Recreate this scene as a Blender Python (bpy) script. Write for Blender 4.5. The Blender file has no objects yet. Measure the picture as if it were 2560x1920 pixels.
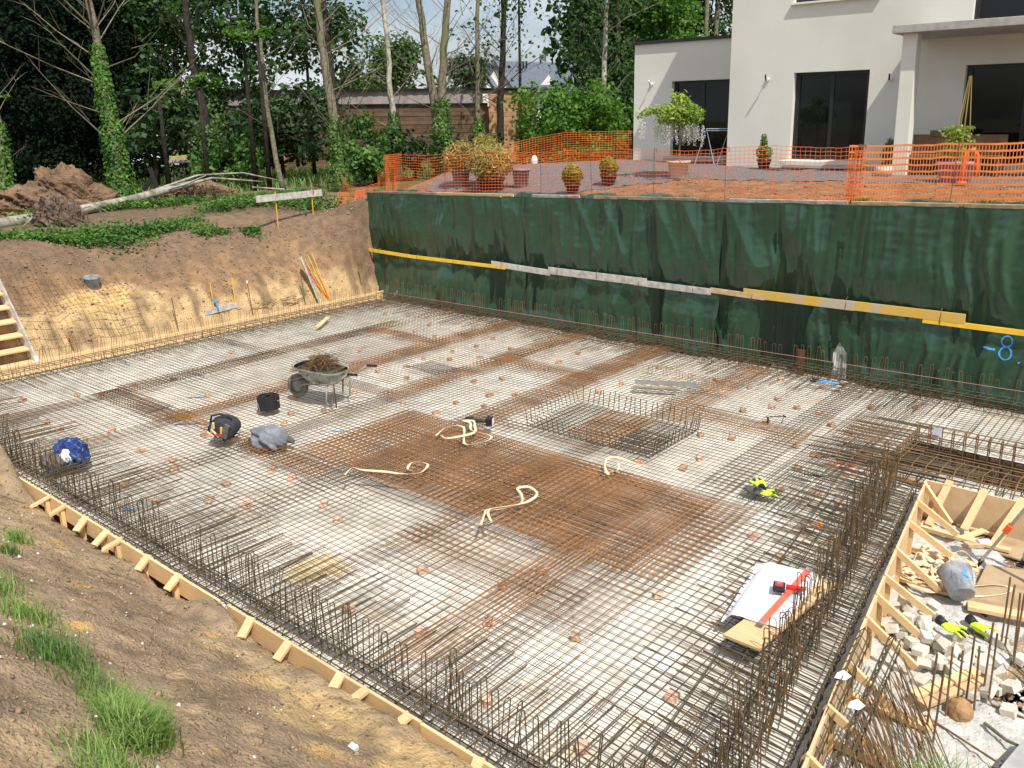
import bpy, math, random
import numpy as np
from mathutils import Vector, Matrix, Euler
R_ = random.Random(7)
NP = np.random.RandomState(11)
SC = bpy.context.scene
COL = SC.collection
rad = math.radians

# ------------------------------------------------------------------ camera
cd = bpy.data.cameras.new('camera'); cam = bpy.data.objects.new('camera', cd); COL.objects.link(cam)
cd.sensor_fit = 'HORIZONTAL'; cd.sensor_width = 36.0
cd.lens = 2133.4 / 2560 * 36.0
cd.shift_x = -(1340.2 - 1280) / 2560
cd.shift_y = (831.8 - 960) / 2560
cd.clip_start = 0.05; cd.clip_end = 2000
CR_ = Vector((0.77638184, 0.63017896, -0.01028203)); CU_ = Vector((-0.14406026, 0.19331731, 0.97050248)); CF_ = Vector((-0.61357794, 0.75199926, -0.24087179))
m_ = Matrix((CR_, CU_, -CF_)).transposed().to_4x4(); m_.translation = (17.069, -14.8236, 4.48)
cam.matrix_world = m_
SC.camera = cam

# ------------------------------------------------------------------ world, sun, exposure
SUN = Vector((0.60, -0.27, 1.0)).normalized()          # towards the sun
el = math.asin(SUN.z); az = math.atan2(SUN.x, SUN.y)
w = bpy.data.worlds.new('World'); SC.world = w; w.use_nodes = True
nt = w.node_tree; nt.nodes.clear()
out = nt.nodes.new('ShaderNodeOutputWorld'); bg = nt.nodes.new('ShaderNodeBackground'); bg.inputs['Strength'].default_value = 0.10
sky = nt.nodes.new('ShaderNodeTexSky'); sky.sky_type = 'NISHITA'; sky.sun_disc = False
sky.sun_elevation = el; sky.sun_rotation = az; sky.altitude = 50; sky.air_density = 1.0; sky.dust_density = 2.2; sky.ozone_density = 1.2
tc = nt.nodes.new('ShaderNodeTexCoord'); mp = nt.nodes.new('ShaderNodeMapping'); mp.inputs['Scale'].default_value = (1.0, 1.0, 2.6)
n1 = nt.nodes.new('ShaderNodeTexNoise'); n1.inputs['Scale'].default_value = 2.3; n1.inputs['Detail'].default_value = 9; n1.inputs['Roughness'].default_value = 0.58
cr = nt.nodes.new('ShaderNodeValToRGB'); cr.color_ramp.elements[0].position = 0.34; cr.color_ramp.elements[1].position = 0.66
mx = nt.nodes.new('ShaderNodeMix'); mx.data_type = 'RGBA'
mx.inputs['B'].default_value = (8.6, 8.9, 9.5, 1)
L = nt.links.new
L(tc.outputs['Generated'], mp.inputs['Vector']); L(mp.outputs[0], n1.inputs['Vector']); L(n1.outputs['Fac'], cr.inputs['Fac'])
L(cr.outputs['Color'], mx.inputs['Factor']); L(sky.outputs[0], mx.inputs['A']); L(mx.outputs['Result'], bg.inputs['Color']); L(bg.outputs[0], out.inputs['Surface'])
sd = bpy.data.lights.new('sun', 'SUN'); sd.energy = 4.3; sd.angle = rad(0.55); sd.color = (1.0, 0.955, 0.88)
so = bpy.data.objects.new('sun', sd); COL.objects.link(so); so.rotation_euler = SUN.to_track_quat('Z', 'Y').to_euler(); so.location = (10, -10, 40)
SC.view_settings.view_transform = 'Standard'; SC.view_settings.look = 'None'; SC.view_settings.gamma = 1; SC.view_settings.use_curve_mapping = False
SC.view_settings.exposure = 0.22
SC.render.engine = 'CYCLES'
SC.cycles.max_bounces = 6; SC.cycles.diffuse_bounces = 3; SC.cycles.glossy_bounces = 3; SC.cycles.transmission_bounces = 4; SC.cycles.transparent_max_bounces = 6
SC.cycles.use_denoising = True

# ------------------------------------------------------------------ noise in numpy
_P = np.random.RandomState(3).permutation(4096).astype(np.int64)
_G = np.random.RandomState(5).rand(4096)
def _h(i, j): return _G[_P[(_P[i & 4095] + j) & 4095]]
def vn(x, y):
    x = np.asarray(x, float); y = np.asarray(y, float)
    i = np.floor(x).astype(np.int64); j = np.floor(y).astype(np.int64); fx = x - i; fy = y - j
    fx = fx * fx * fx * (fx * (fx * 6 - 15) + 10); fy = fy * fy * fy * (fy * (fy * 6 - 15) + 10)
    a = _h(i, j); b = _h(i + 1, j); c = _h(i, j + 1); d = _h(i + 1, j + 1)
    return (a + (b - a) * fx) * (1 - fy) + (c + (d - c) * fx) * fy - 0.5
def fbm(x, y, o=4, g=0.5):
    s = 0; a = 1.0; x = np.asarray(x, float); y = np.asarray(y, float)
    for k in range(o):
        s = s + a * vn(x + 17.3 * k, y + 9.1 * k); a *= g; x = x * 2.03; y = y * 2.03
    return s
def sst(a, b, x):
    t = np.clip((np.asarray(x, float) - a) / (b - a), 0, 1); return t * t * (3 - 2 * t)

# ------------------------------------------------------------------ mesh helpers
def np_mesh(name, V, F, smooth=False, uv=None):
    """V (n,3), F (m,3|4) index array"""
    V = np.ascontiguousarray(V, dtype=np.float32); F = np.ascontiguousarray(F, dtype=np.int32)
    me = bpy.data.meshes.new(name); k = F.shape[1]
    me.vertices.add(len(V)); me.vertices.foreach_set('co', V.ravel())
    me.loops.add(F.size); me.loops.foreach_set('vertex_index', F.ravel())
    me.polygons.add(len(F)); me.polygons.foreach_set('loop_start', np.arange(0, F.size, k, dtype=np.int32))
    me.update(calc_edges=True)
    me.polygons.foreach_set('use_smooth', np.full(len(F), smooth, dtype=bool))
    return me
class MB:
    """collects boxes, bars, tubes and lathes; make() links them as one mesh"""
    def __init__(s): s.v = []; s.f = []; s.m = []; s.sm = []; s.mi = 0; s.smooth = False
    def add(s, vs, fs):
        b = len(s.v); s.v += [tuple(p) for p in vs]
        for f in fs: s.f.append([b + i for i in f]); s.m.append(s.mi); s.sm.append(s.smooth)
    def box(s, c, d, rz=0, M=None, bev=0):
        hx, hy, hz = d[0] / 2, d[1] / 2, d[2] / 2
        P = [Vector((x, y, z)) for x in (-hx, hx) for y in (-hy, hy) for z in (-hz, hz)]
        T = (M or Matrix.Rotation(rz, 3, 'Z')); c = Vector(c)
        P = [T @ p + c for p in P]
        s.add(P, [(0, 1, 3, 2), (4, 6, 7, 5), (0, 4, 5, 1), (2, 3, 7, 6), (0, 2, 6, 4), (1, 5, 7, 3)])
    def beam(s, a, b, w, h, roll=0):
        """rectangular timber from a to b, w wide, h high"""
        a = Vector(a); b = Vector(b); d = (b - a); L_ = d.length; d.normalize()
        up = Vector((0, 0, 1)) if abs(d.z) < 0.98 else Vector((0, 1, 0))
        sx = d.cross(up).normalized(); uz = sx.cross(d)
        if roll: q = Matrix.Rotation(roll, 3, d); sx = q @ sx; uz = q @ uz
        M = Matrix((d, sx, uz)).transposed(); s.box((a + b) / 2, (L_, w, h), M=M)
    def tube(s, pts, r, n=6, cap=True, rs=None):
        pts = [Vector(p) for p in pts]; k = len(pts); b = len(s.v); prev = None
        for i, p in enumerate(pts):
            d = (pts[min(i + 1, k - 1)] - pts[max(i - 1, 0)])
            d = d.normalized() if d.length > 1e-9 else Vector((0, 0, 1))
            if prev is None: prev = d.orthogonal().normalized()
            e = (prev - d * prev.dot(d)); e = e.normalized() if e.length > 1e-6 else d.orthogonal().normalized(); prev = e
            g = d.cross(e); rr = rs[i] if rs else r
            for j in range(n):
                t = 2 * math.pi * (j + 0.5) / n; s.v.append(tuple(p + (e * math.cos(t) + g * math.sin(t)) * rr))
        for i in range(k - 1):
            for j in range(n):
                q = (j + 1) % n; s.f.append([b + i * n + j, b + i * n + q, b + (i + 1) * n + q, b + (i + 1) * n + j]); s.m.append(s.mi); s.sm.append(n > 4 and s.smooth)
        if cap:
            s.f.append([b + j for j in range(n)][::-1]); s.m.append(s.mi); s.sm.append(False)
            s.f.append([b + (k - 1) * n + j for j in range(n)]); s.m.append(s.mi); s.sm.append(False)
    def lathe(s, prof, n=20, c=(0, 0, 0), M=None, open_=True):
        b = len(s.v); c = Vector(c)
        for (r, z) in prof:
            for j in range(n):
                t = 2 * math.pi * j / n; p = Vector((r * math.cos(t), r * math.sin(t), z)); p = (M @ p if M else p) + c; s.v.append(tuple(p))
        for i in range(len(prof) - 1):
            for j in range(n):
                q = (j + 1) % n; s.f.append([b + i * n + j, b + i * n + q, b + (i + 1) * n + q, b + (i + 1) * n + j]); s.m.append(s.mi); s.sm.append(s.smooth)
        if not open_:
            s.f.append([b + j for j in range(n)][::-1]); s.m.append(s.mi); s.sm.append(False)
            s.f.append([b + (len(prof) - 1) * n + j for j in range(n)]); s.m.append(s.mi); s.sm.append(False)
    def mesh(s, name, mats):
        me = bpy.data.meshes.new(name); me.from_pydata(s.v, [], s.f)
        for m in (mats if isinstance(mats, (list, tuple)) else [mats]): me.materials.append(m)
        me.polygons.foreach_set('material_index', s.m); me.polygons.foreach_set('use_smooth', s.sm); me.update(); return me
    def make(s, name, mats, parent=None, loc=None, rot=None, bevel=0):
        return link(name, s.mesh(name, mats), parent, loc, rot, bevel)
def link(name, me, parent=None, loc=None, rot=None, bevel=0):
    o = bpy.data.objects.new(name, me); COL.objects.link(o)
    if parent is not None: o.parent = parent
    if loc is not None: o.location = loc
    if rot is not None: o.rotation_euler = rot
    if bevel:
        b = o.modifiers.new('bevel', 'BEVEL'); b.width = bevel; b.segments = 2; b.limit_method = 'ANGLE'; b.angle_limit = rad(40)
    return o
def tag(o, label=None, cat=None, group=None, kind=None):
    if label: o['label'] = label
    if cat: o['category'] = cat
    if group: o['group'] = group
    if kind: o['kind'] = kind
    return o
def thing(name, label, cat, loc=(0, 0, 0), rot=(0, 0, 0), group=None):
    o = bpy.data.objects.new(name, None); COL.objects.link(o); o.location = loc; o.rotation_euler = rot; o.empty_display_size = 0.1
    return tag(o, label, cat, group)
def dup(root, loc, rot, label, group=None):
    def cp(o, par):
        c = o.copy(); COL.objects.link(c); c.parent = par
        for ch in o.children: cp(ch, c)
        return c
    r = cp(root, None); r.location = loc; r.rotation_euler = rot; r['label'] = label
    if group: r['group'] = group
    return r
def U(a, b): return R_.uniform(a, b)

# ------------------------------------------------------------------ materials
def mat(name, c1, c2=None, scale=8, rough=0.8, bump=0.0, bscale=None, detail=6, metal=0, spec=0.4, lo=0.35, hi=0.65, c3=None, s3=1.5, lo3=.5, hi3=.62, rand=0.0, attr=None, stretch=None, isl=0.0, trans=None, sheen=0, coat=0, alpha=None):
    m = bpy.data.materials.new(name); m.use_nodes = True; t = m.node_tree; B = t.nodes['Principled BSDF']; Lk = t.links.new
    B.inputs['Roughness'].default_value = rough; B.inputs['Metallic'].default_value = metal; B.inputs['Specular IOR Level'].default_value = spec
    if coat: B.inputs['Coat Weight'].default_value = coat
    c1 = tuple(c1) + (1,); c2 = tuple(c2) + (1,) if c2 else c1
    geo = t.nodes.new('ShaderNodeNewGeometry'); vec = geo.outputs['Position']
    if stretch:
        tc = t.nodes.new('ShaderNodeTexCoord'); mpn = t.nodes.new('ShaderNodeMapping'); mpn.inputs['Scale'].default_value = stretch
        Lk(tc.outputs['Object'], mpn.inputs['Vector']); vec = mpn.outputs[0]
    nz = t.nodes.new('ShaderNodeTexNoise'); nz.inputs['Scale'].default_value = scale; nz.inputs['Detail'].default_value = detail; nz.inputs['Roughness'].default_value = 0.62; Lk(vec, nz.inputs['Vector'])
    rp = t.nodes.new('ShaderNodeMapRange'); rp.inputs[1].default_value = lo; rp.inputs[2].default_value = hi; Lk(nz.outputs['Fac'], rp.inputs[0])
    mix = t.nodes.new('ShaderNodeMix'); mix.data_type = 'RGBA'; mix.inputs['A'].default_value = c1; mix.inputs['B'].default_value = c2; Lk(rp.outputs[0], mix.inputs['Factor'])
    col = mix.outputs['Result']
    if attr:
        at = t.nodes.new('ShaderNodeAttribute'); at.attribute_name = attr
        mm = t.nodes.new('ShaderNodeMix'); mm.data_type = 'RGBA'; mm.blend_type = 'MULTIPLY'; mm.inputs['Factor'].default_value = 1
        Lk(at.outputs['Color'], mm.inputs['A']); Lk(col, mm.inputs['B']); col = mm.outputs['Result']
    if c3:
        n3 = t.nodes.new('ShaderNodeTexNoise'); n3.inputs['Scale'].default_value = s3; n3.inputs['Detail'].default_value = 4; Lk(vec, n3.inputs['Vector'])
        r3 = t.nodes.new('ShaderNodeMapRange'); r3.inputs[1].default_value = lo3; r3.inputs[2].default_value = hi3; Lk(n3.outputs['Fac'], r3.inputs[0])
        m3 = t.nodes.new('ShaderNodeMix'); m3.data_type = 'RGBA'; m3.inputs['B'].default_value = tuple(c3) + (1,); Lk(r3.outputs[0], m3.inputs['Factor']); Lk(col, m3.inputs['A']); col = m3.outputs['Result']
    if rand or isl:
        if isl: src = geo.outputs['Random Per Island']; amt = isl
        else: oi = t.nodes.new('ShaderNodeObjectInfo'); src = oi.outputs['Random']; amt = rand
        mr = t.nodes.new('ShaderNodeMapRange'); mr.inputs[3].default_value = 1 - amt; mr.inputs[4].default_value = 1 + amt; Lk(src, mr.inputs[0])
        vm = t.nodes.new('ShaderNodeVectorMath'); vm.operation = 'SCALE'; Lk(col, vm.inputs[0]); Lk(mr.outputs[0], vm.inputs['Scale']); col = vm.outputs[0]
    Lk(col, B.inputs['Base Color'])
    if bump:
        nb = t.nodes.new('ShaderNodeTexNoise'); nb.inputs['Scale'].default_value = bscale or scale * 3; nb.inputs['Detail'].default_value = 8; Lk(vec, nb.inputs['Vector'])
        bp = t.nodes.new('ShaderNodeBump'); bp.inputs['Strength'].default_value = 1.0; bp.inputs['Distance'].default_value = bump; Lk(nb.outputs['Fac'], bp.inputs['Height']); Lk(bp.outputs[0], B.inputs['Normal'])
    if trans:
        tr = t.nodes.new('ShaderNodeBsdfTranslucent'); vt = t.nodes.new('ShaderNodeMix'); vt.data_type = 'RGBA'; vt.blend_type = 'MULTIPLY'; vt.inputs['Factor'].default_value = 1
        vt.inputs['B'].default_value = (1.3, 1.7, 0.5, 1); Lk(col, vt.inputs['A']); Lk(vt.outputs['Result'], tr.inputs['Color'])
        ms = t.nodes.new('ShaderNodeMixShader'); ms.inputs[0].default_value = trans; Lk(B.outputs[0], ms.inputs[1]); Lk(tr.outputs[0], ms.inputs[2]); Lk(ms.outputs[0], t.nodes['Material Output'].inputs['Surface'])
    return m
M = {}
M['soil'] = mat('soil', (.72, .72, .72), (1.18, 1.15, 1.1), 5, .95, .035, 34, attr='tint', spec=.15, detail=10)
M['far_ground'] = mat('meadow', (.10, .13, .045), (.16, .17, .07), .6, .95, .05, 8, spec=.1, c3=(.20, .15, .09), s3=.25)
M['gravel'] = mat('slate_gravel', (.085, .083, .085), (.27, .265, .265), 26, .9, .03, 60, spec=.2, lo=.3, hi=.7, detail=10)
M['wood'] = mat('new_spruce', (.70, .47, .235), (.80, .58, .33), 3, .7, .002, 50, stretch=(1.5, 30, 30), rand=.10, spec=.25)
M['wood_grain'] = mat('old_spruce', (.42, .29, .16), (.66, .47, .27), 6, .75, .003, 60, rand=.12, spec=.25)
M['grey_wood'] = mat('weathered_board', (.34, .32, .29), (.60, .57, .51), 9, .8, .003, 50, spec=.2, rand=.1)
M['grey_brown_wood'] = mat('weathered_brown_board', (.26, .20, .14), (.42, .34, .25), 9, .8, .003, 50, spec=.2, rand=.1)
M['yellow_panel'] = mat('yellow_formwork_panel', (.80, .47, .03), (.90, .58, .06), 5, .5, .001, 40, spec=.4, rand=.05)
M['worn_yellow'] = mat('worn_yellow_panel', (.62, .43, .12), (.72, .42, .05), 3, .6, .002, 40, spec=.3, c3=(.50, .43, .32), s3=2.2)
M['ply'] = mat('bare_plywood', (.60, .43, .24), (.70, .53, .33), 4, .75, .002, 60, spec=.2)
M['brick'] = mat('brick', (.52, .30, .20), (.68, .49, .37), 20, .9, .004, 60, rand=.18, spec=.2)
M['iron'] = mat('rebar', (.13, .085, .045), (.24, .145, .065), 9, .75, 0, metal=.2, spec=.35)
M['iron_dark'] = mat('dark_rebar', (.075, .062, .042), (.14, .105, .06), 7, .6, 0, metal=.35, spec=.4)
M['mesh1'] = mat('mesh_steel', (.095, .060, .034), (.20, .110, .050), 1.3, .8, 0, metal=.1, spec=.3, detail=3)
M['mesh2'] = mat('mesh_steel_grey', (.07, .056, .042), (.16, .095, .05), 1.1, .75, 0, metal=.2, spec=.3, detail=3)
M['mesh3'] = mat('mesh_steel_rusty', (.20, .098, .040), (.34, .165, .062), 2, .85, 0, metal=.05, spec=.25, detail=3)
M['black'] = mat('black_plastic', (.012, .012, .013), (.02, .02, .022), 20, .6, .001, 90)
M['white'] = mat('white_paint', (.78, .78, .77), None, 8, .5)
M['render'] = mat('wall_render', (.68, .67, .595), (.72, .71, .64), .9, .95, .002, 160, spec=.1, c3=(.62, .61, .53), s3=.35, lo3=.5, hi3=.75)
M['concrete'] = mat('cast_concrete', (.33, .32, .30), (.45, .44, .41), 5, .9, .003, 30, spec=.2)
M['anthracite'] = mat('anthracite_frame', (.02, .021, .024), None, 5, .4)
M['steel'] = mat('galvanised', (.45, .46, .46), (.60, .61, .60), 14, .35, 0, metal=.7)
M['paper'] = mat('plan_paper', (.80, .81, .85), (.86, .87, .90), 3, .8)
M['strap'] = mat('webbing_strap', (.66, .52, .33), (.80, .66, .45), 30, .9, spec=.1)
M['orange'] = mat('orange_net', (.86, .17, .035), (.90, .22, .05), 20, .55, spec=.3)
M['orange_tool'] = mat('orange_plastic', (.88, .13, .03), None, 10, .45)
M['red'] = mat('red_plastic', (.55, .02, .02), None, 10, .4)
M['yellow_pin'] = mat('yellow_paint', (.82, .45, .02), (.86, .52, .05), 8, .5)
M['fluo'] = mat('fluorescent_glove', (.55, .78, .03), (.62, .84, .06), 15, .8)
M['pink'] = mat('pink_string', (.70, .28, .25), None, 5, .8)
M['blue_paint'] = mat('blue_spray', (.03, .25, .66), (.08, .38, .80), 30, .7)
M['orange_paint'] = mat('orange_spray', (.90, .17, .05), (.78, .25, .14), 30, .8)
M['bucket'] = mat('mortar_stained_bucket', (.16, .18, .20), (.42, .44, .46), 9, .75, .003, 50)
M['terracotta'] = mat('terracotta', (.55, .33, .24), (.66, .45, .35), 9, .85)
M['grey_pot'] = mat('grey_pot', (.20, .175, .19), (.25, .22, .235), 5, .6)
M['red_pot'] = mat('glazed_red_pot', (.05, .018, .02), (.085, .03, .028), 5, .35)
M['purple_pot'] = mat('purple_pot', (.50, .20, .38), (.56, .25, .44), 5, .5)
M['pale_pot'] = mat('pale_stone_pot', (.62, .48, .38), (.70, .57, .46), 8, .8)
M['stone'] = mat('paving_cobble', (.50, .46, .38), (.66, .62, .53), 12, .9, .004, 40, rand=.10, spec=.2)
M['bark'] = mat('bark', (.10, .085, .06), (.22, .195, .145), 9, .95, .01, 30, spec=.1, c3=(.13, .135, .075), s3=1.2)
M['bark_dark'] = mat('dark_bark', (.018, .016, .013), (.05, .044, .033), 9, .95, .01, 30, spec=.1)
M['bark_white'] = mat('pale_bark', (.24, .22, .18), (.44, .41, .34), 7, .9, .008, 26, spec=.1, c3=(.16, .145, .11), s3=2)
M['twig'] = mat('twig', (.13, .115, .08), (.24, .21, .145), 6, .9, spec=.1)
M['root'] = mat('root_tangle', (.09, .06, .04), (.20, .14, .09), 9, .95, spec=.1)
M['pale_leaf'] = None
def leaf(name, c1, c2, tr=.35, isl=.35): return mat(name, c1, c2, .9, .55, 0, spec=.35, isl=isl, trans=tr, detail=2)
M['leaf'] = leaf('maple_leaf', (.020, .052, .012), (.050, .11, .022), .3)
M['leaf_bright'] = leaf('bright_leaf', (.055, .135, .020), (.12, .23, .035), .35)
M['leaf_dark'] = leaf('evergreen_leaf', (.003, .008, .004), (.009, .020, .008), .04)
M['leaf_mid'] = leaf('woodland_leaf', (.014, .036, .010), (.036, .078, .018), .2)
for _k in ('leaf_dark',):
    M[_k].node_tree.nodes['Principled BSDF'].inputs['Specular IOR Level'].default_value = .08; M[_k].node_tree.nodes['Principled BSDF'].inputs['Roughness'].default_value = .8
M['pale_leaf'] = leaf('birch_leaf', (.045, .085, .025), (.085, .15, .04), .3)
M['ivy'] = leaf('ivy_leaf', (.045, .115, .018), (.11, .23, .035), .2)
M['grass'] = leaf('grass_blade', (.10, .18, .045), (.22, .32, .09), .3)
M['weed'] = leaf('nettle_leaf', (.035, .10, .02), (.10, .20, .035), .25)
M['bamboo'] = leaf('dry_bamboo_leaf', (.30, .215, .075), (.46, .35, .13), .25)
M['box'] = leaf('golden_box_leaf', (.16, .17, .02), (.32, .29, .04), .2)
M['wisteria'] = leaf('wisteria_leaf', (.20, .28, .05), (.32, .40, .09), .3)
M['flower'] = leaf('wisteria_flower', (.50, .46, .60), (.66, .62, .72), .3, .15)
M['shrub'] = leaf('olive_shrub_leaf', (.10, .16, .06), (.20, .26, .11), .25)
gl = bpy.data.materials.new('window_glass'); gl.use_nodes = True; b_ = gl.node_tree.nodes['Principled BSDF']; b_.inputs['Base Color'].default_value = (.008, .009, .01, 1); b_.inputs['Roughness'].default_value = .03; b_.inputs['Specular IOR Level'].default_value = .35; M['glass'] = gl
# ------------------------------------------------------------------ terrain heights
_lx = [-60, -14, -8, -4.2, -3.0, -2.2, -1.75, -1.3, -1.0, -0.78, -0.62, -0.50, -0.38, -0.25, 0.0]
_lz = [1.75, 2.15, 2.22, 2.12, 1.98, 1.84, 1.62, 1.27, 1.06, 0.90, 0.62, 0.32, 0.02, -0.22, -0.6]
def ground_z(X, Y, detail=True):
    X = np.asarray(X, float); Y = np.asarray(Y, float)
    warp = 0.16 * fbm(Y * 1.1, X * .6, 3)
    xe = -0.30 + (X + 0.30) * (1 + 0.9 * sst(-2.2, -0.1, Y)) + warp * sst(-.4, -.8, X)
    left = np.interp(xe, _lx, _lz)
    left = left + 0.36 * sst(-6.6, -8.0, Y) * sst(-.9, -1.7, X) * sst(-3.6, -2.3, X) + 0.10 * fbm(X * .7, Y * .7, 3) * sst(-1.2, -3, X)
    # slope on the photographer's side
    y0 = -11.19 + 1.6 * sst(15.8, 16.5, X) + .05 * fbm(X * 2.2, 3, 3)
    d = y0 - Y
    fr = np.interp(d, [-.06, 0, .12, .4, 1.0, 2.0, 3.0, 3.8, 6, 40], [-.30, .02, .08, .19, .60, 1.32, 2.1, 2.66, 2.9, 3.0])
    hump = .52 * sst(6.2, 5.0, X) + .12 * np.exp(-((X - 10.2) / .28) ** 2) + .08 * np.exp(-((X - 12.9) / 1.1) ** 2) - .12 * np.exp(-((X - 7.3) / 1.1) ** 4) - .11 * np.exp(-((X - 9.35) / .5) ** 4) - .07 * np.exp(-((X - 11.1) / .45) ** 4)
    fr = fr + hump * np.exp(-(np.maximum(d, 0) / .28) ** 2) * (d > -.02)
    fr = fr + .07 * fbm(X * 1.3, Y * 1.3, 3) * sst(.1, .8, d)
    fr = np.where(X < -.3, fr + .35, fr)
    # terrace
    e = 2.66 + .028 * np.clip(X, -3, 22)
    te = e + (3.22 - e) * sst(.5, 3.8, Y) + .03 * fbm(X * .9, Y * .9, 3)
    te = te - 0.9 * sst(-.8, -4.5, X - .22 * Y * (Y < 9) - 2.0 * (Y >= 9)) * sst(0, 2, Y) * 1.0
    tm = sst(-3.0, -.55, X) * sst(-1.2, .25, Y)
    base = np.where((X > 14.3) & (Y < -4.1), -.30 + .03 * fbm(X * 3, Y * 3, 3), -.55)
    z = np.maximum(np.maximum(base, left), fr)
    terr_l = left + (np.maximum(te, left) - left) * tm
    z = np.where((X > -.63), np.where(Y > .12, te, z), np.maximum(z, terr_l))
    z = np.where((Y > .12) & (X > -.63), te, z)
    far = sst(14, 30, Y) ; z = np.where(Y > 14, z + (2.3 - z) * far, z)
    if detail:
        lm = ((X < -.3) & (Y < .3)).astype(float) * sst(3.5, 1.5, -X - 0)
        g = .20 * np.abs(vn(Y * 3.6 + .5 * X, X * .8)) * sst(.1, .5, z) * sst(2.0, 1.3, z) * lm + .09 * np.abs(fbm(Y * 9, X * 1.5, 2)) * sst(.1, .5, z) * sst(2.0, 1.6, z) * lm
        z = z - g + .05 * fbm(X * 4, Y * 4, 4) * lm
        fm = (d > 0).astype(float)
        z = z + fm * (.030 * fbm(X * 3.4, Y * 3.4, 4) - .03 * np.maximum(0, fbm(X * 7, Y * 7, 3) - .12) * 2 + .030 * fbm(X * 13, Y * 13, 3) - .020 * sst(.05, .0, np.abs(vn(X * 3.1 + 4, Y * 3.1))) * sst(-.1, .2, vn(X * 1.1, Y * 1.1)))
        z = z + .02 * fbm(X * 5, Y * 5, 3) * (Y > .3)
    return z
# ---- BUILD
def setcol(me, colors, name='tint'):
    a = me.color_attributes.new(name, 'FLOAT_COLOR', 'POINT'); c = np.ones((len(colors), 4), np.float32); c[:, :3] = colors; a.data.foreach_set('color', c.ravel())
def grid_mesh(name, xs, ys, zf, keep=None, smooth=True):
    X, Y = np.meshgrid(xs, ys, indexing='ij'); Z = zf(X, Y); nx, ny = X.shape
    V = np.stack([X, Y, Z], -1).reshape(-1, 3); idx = np.arange(nx * ny).reshape(nx, ny)
    F = np.stack([idx[:-1, :-1], idx[1:, :-1], idx[1:, 1:], idx[:-1, 1:]], -1).reshape(-1, 4)
    if keep is not None:
        cx = (X[:-1, :-1] + X[1:, 1:]) / 2; cy = (Y[:-1, :-1] + Y[1:, 1:]) / 2; F = F[keep(cx, cy).reshape(-1)]
    return np_mesh(name, V, F, smooth), V
def lin(a, b, s): return np.arange(a, b, s)
xs = np.concatenate([lin(-60, -16, 4), lin(-16, -6, .5), lin(-6, -2.5, .12), lin(-2.5, -.2, .045), lin(-.2, 4, .25), lin(4, 9, .09), lin(9, 17, .045), lin(17, 24, .3), lin(24, 60.1, 6)])
ys = np.concatenate([lin(-60, -20, 5), lin(-20, -14.6, .25), lin(-14.6, -11, .045), lin(-11, -9, .12), lin(-9, .1, .1), np.array([.115, .13, .16]), lin(.22, 4, .09), lin(4, 14, .4), lin(14, 90, 6)])
SUMP = lambda x, y: (x > 13.95) & (x < 17.2) & (y > -3.42) & (y < -2.36)
me, V = grid_mesh('ground', xs, ys, lambda X, Y: np.where(SUMP(X, Y), -1.35, ground_z(X, Y)))
X, Y, Z = V[:, 0].astype(float), V[:, 1].astype(float), V[:, 2].astype(float)
def mixc(a, b, t): t = np.clip(t, 0, 1)[:, None]; return np.array(a)[None] * (1 - t) + np.array(b)[None] * t if np.ndim(a) == 1 else a * (1 - t) + np.array(b)[None] * t
n_a = fbm(X * .9, Y * .9, 4); n_b = fbm(X * 3, Y * 3, 4); n_c = fbm(X * 2.2 + 50, Y * 6, 3)
brown = np.array([.27, .185, .115])
col = np.tile(brown, (len(X), 1))
leftm = (X < -.2) & (Y < .35)
cl = mixc(np.array([.56, .40, .215]), np.array([.29, .185, .105]), sst(.70, 1.0, Z + .5 * n_a + .35 * n_b + .20 * sst(-6, -3, Y)))
cl = mixc(cl, [.215, .145, .095], sst(1.0, 1.5, Z + .6 * n_a + .3 * n_b))
cl = mixc(cl, [.60, .41, .19], sst(.35, .65, np.exp(-((Y + 7.0) / .9) ** 2 - ((Z - .95) / .3) ** 2) + .4 * n_b))
cl = mixc(cl, [.15, .105, .07], sst(.12, .3, n_c) * sst(.9, .3, np.abs(Z - .75)) * .7)
cl = mixc(cl, [.13, .10, .065], sst(2.02, 2.2, Z) * .6)
col = np.where(leftm[:, None], cl, col)
fm = (Y < -8.7) & (X > -.2)
cf = mixc(np.array([.33, .245, .16]), np.array([.43, .32, .195]), sst(.0, .35, n_a + .25 * n_b))
cf = mixc(cf, [.50, .36, .185], sst(.05, .32, n_b * .8 + .9 * np.exp(-((X - 12.6) / 1.0) ** 2 - ((Y + 11.6) / .35) ** 2) - .25))
cf = mixc(cf, [.47, .29, .12], sst(.1, .3, n_b * .8 + .8 * np.exp(-((X - 13.6) / .5) ** 2 - ((Y + 12.2) / .5) ** 2) - .25))
cf = mixc(cf, [.19, .135, .085], sst(.05, .3, -n_b - .02) * .55)
col = np.where(fm[:, None], cf, col)
tm_ = (Y > .1) & (X > -4)
ct = mixc(np.array([.30, .175, .10]), np.array([.23, .135, .08]), sst(-.1, .3, n_b))
col = np.where(tm_[:, None], ct, col)
col = np.where(((Y > 11) | ((X < -5) & (Y > .3)) | (X < -10))[:, None], mixc(np.array([.10, .12, .045]), np.array([.20, .15, .09]), sst(-.2, .3, n_a)), col)
pm_ = (X > 14.3) & (Y < -4.1) & (Y > -10.8) & (Z < .1)
col = np.where(pm_[:, None], mixc(np.array([.42, .33, .21]), np.array([.14, .085, .05]), sst(-.05, .25, n_a * .6 + .9 * np.exp(-((X - 16.35) / .35) ** 2 - ((Y + 8.1) / .6) ** 2))), col)
col = np.where(SUMP(X, Y)[:, None], np.array([.13, .085, .05])[None], col)
setcol(me, col); me.materials.append(M['soil'])
tag(link('ground', me), kind='structure')
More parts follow.
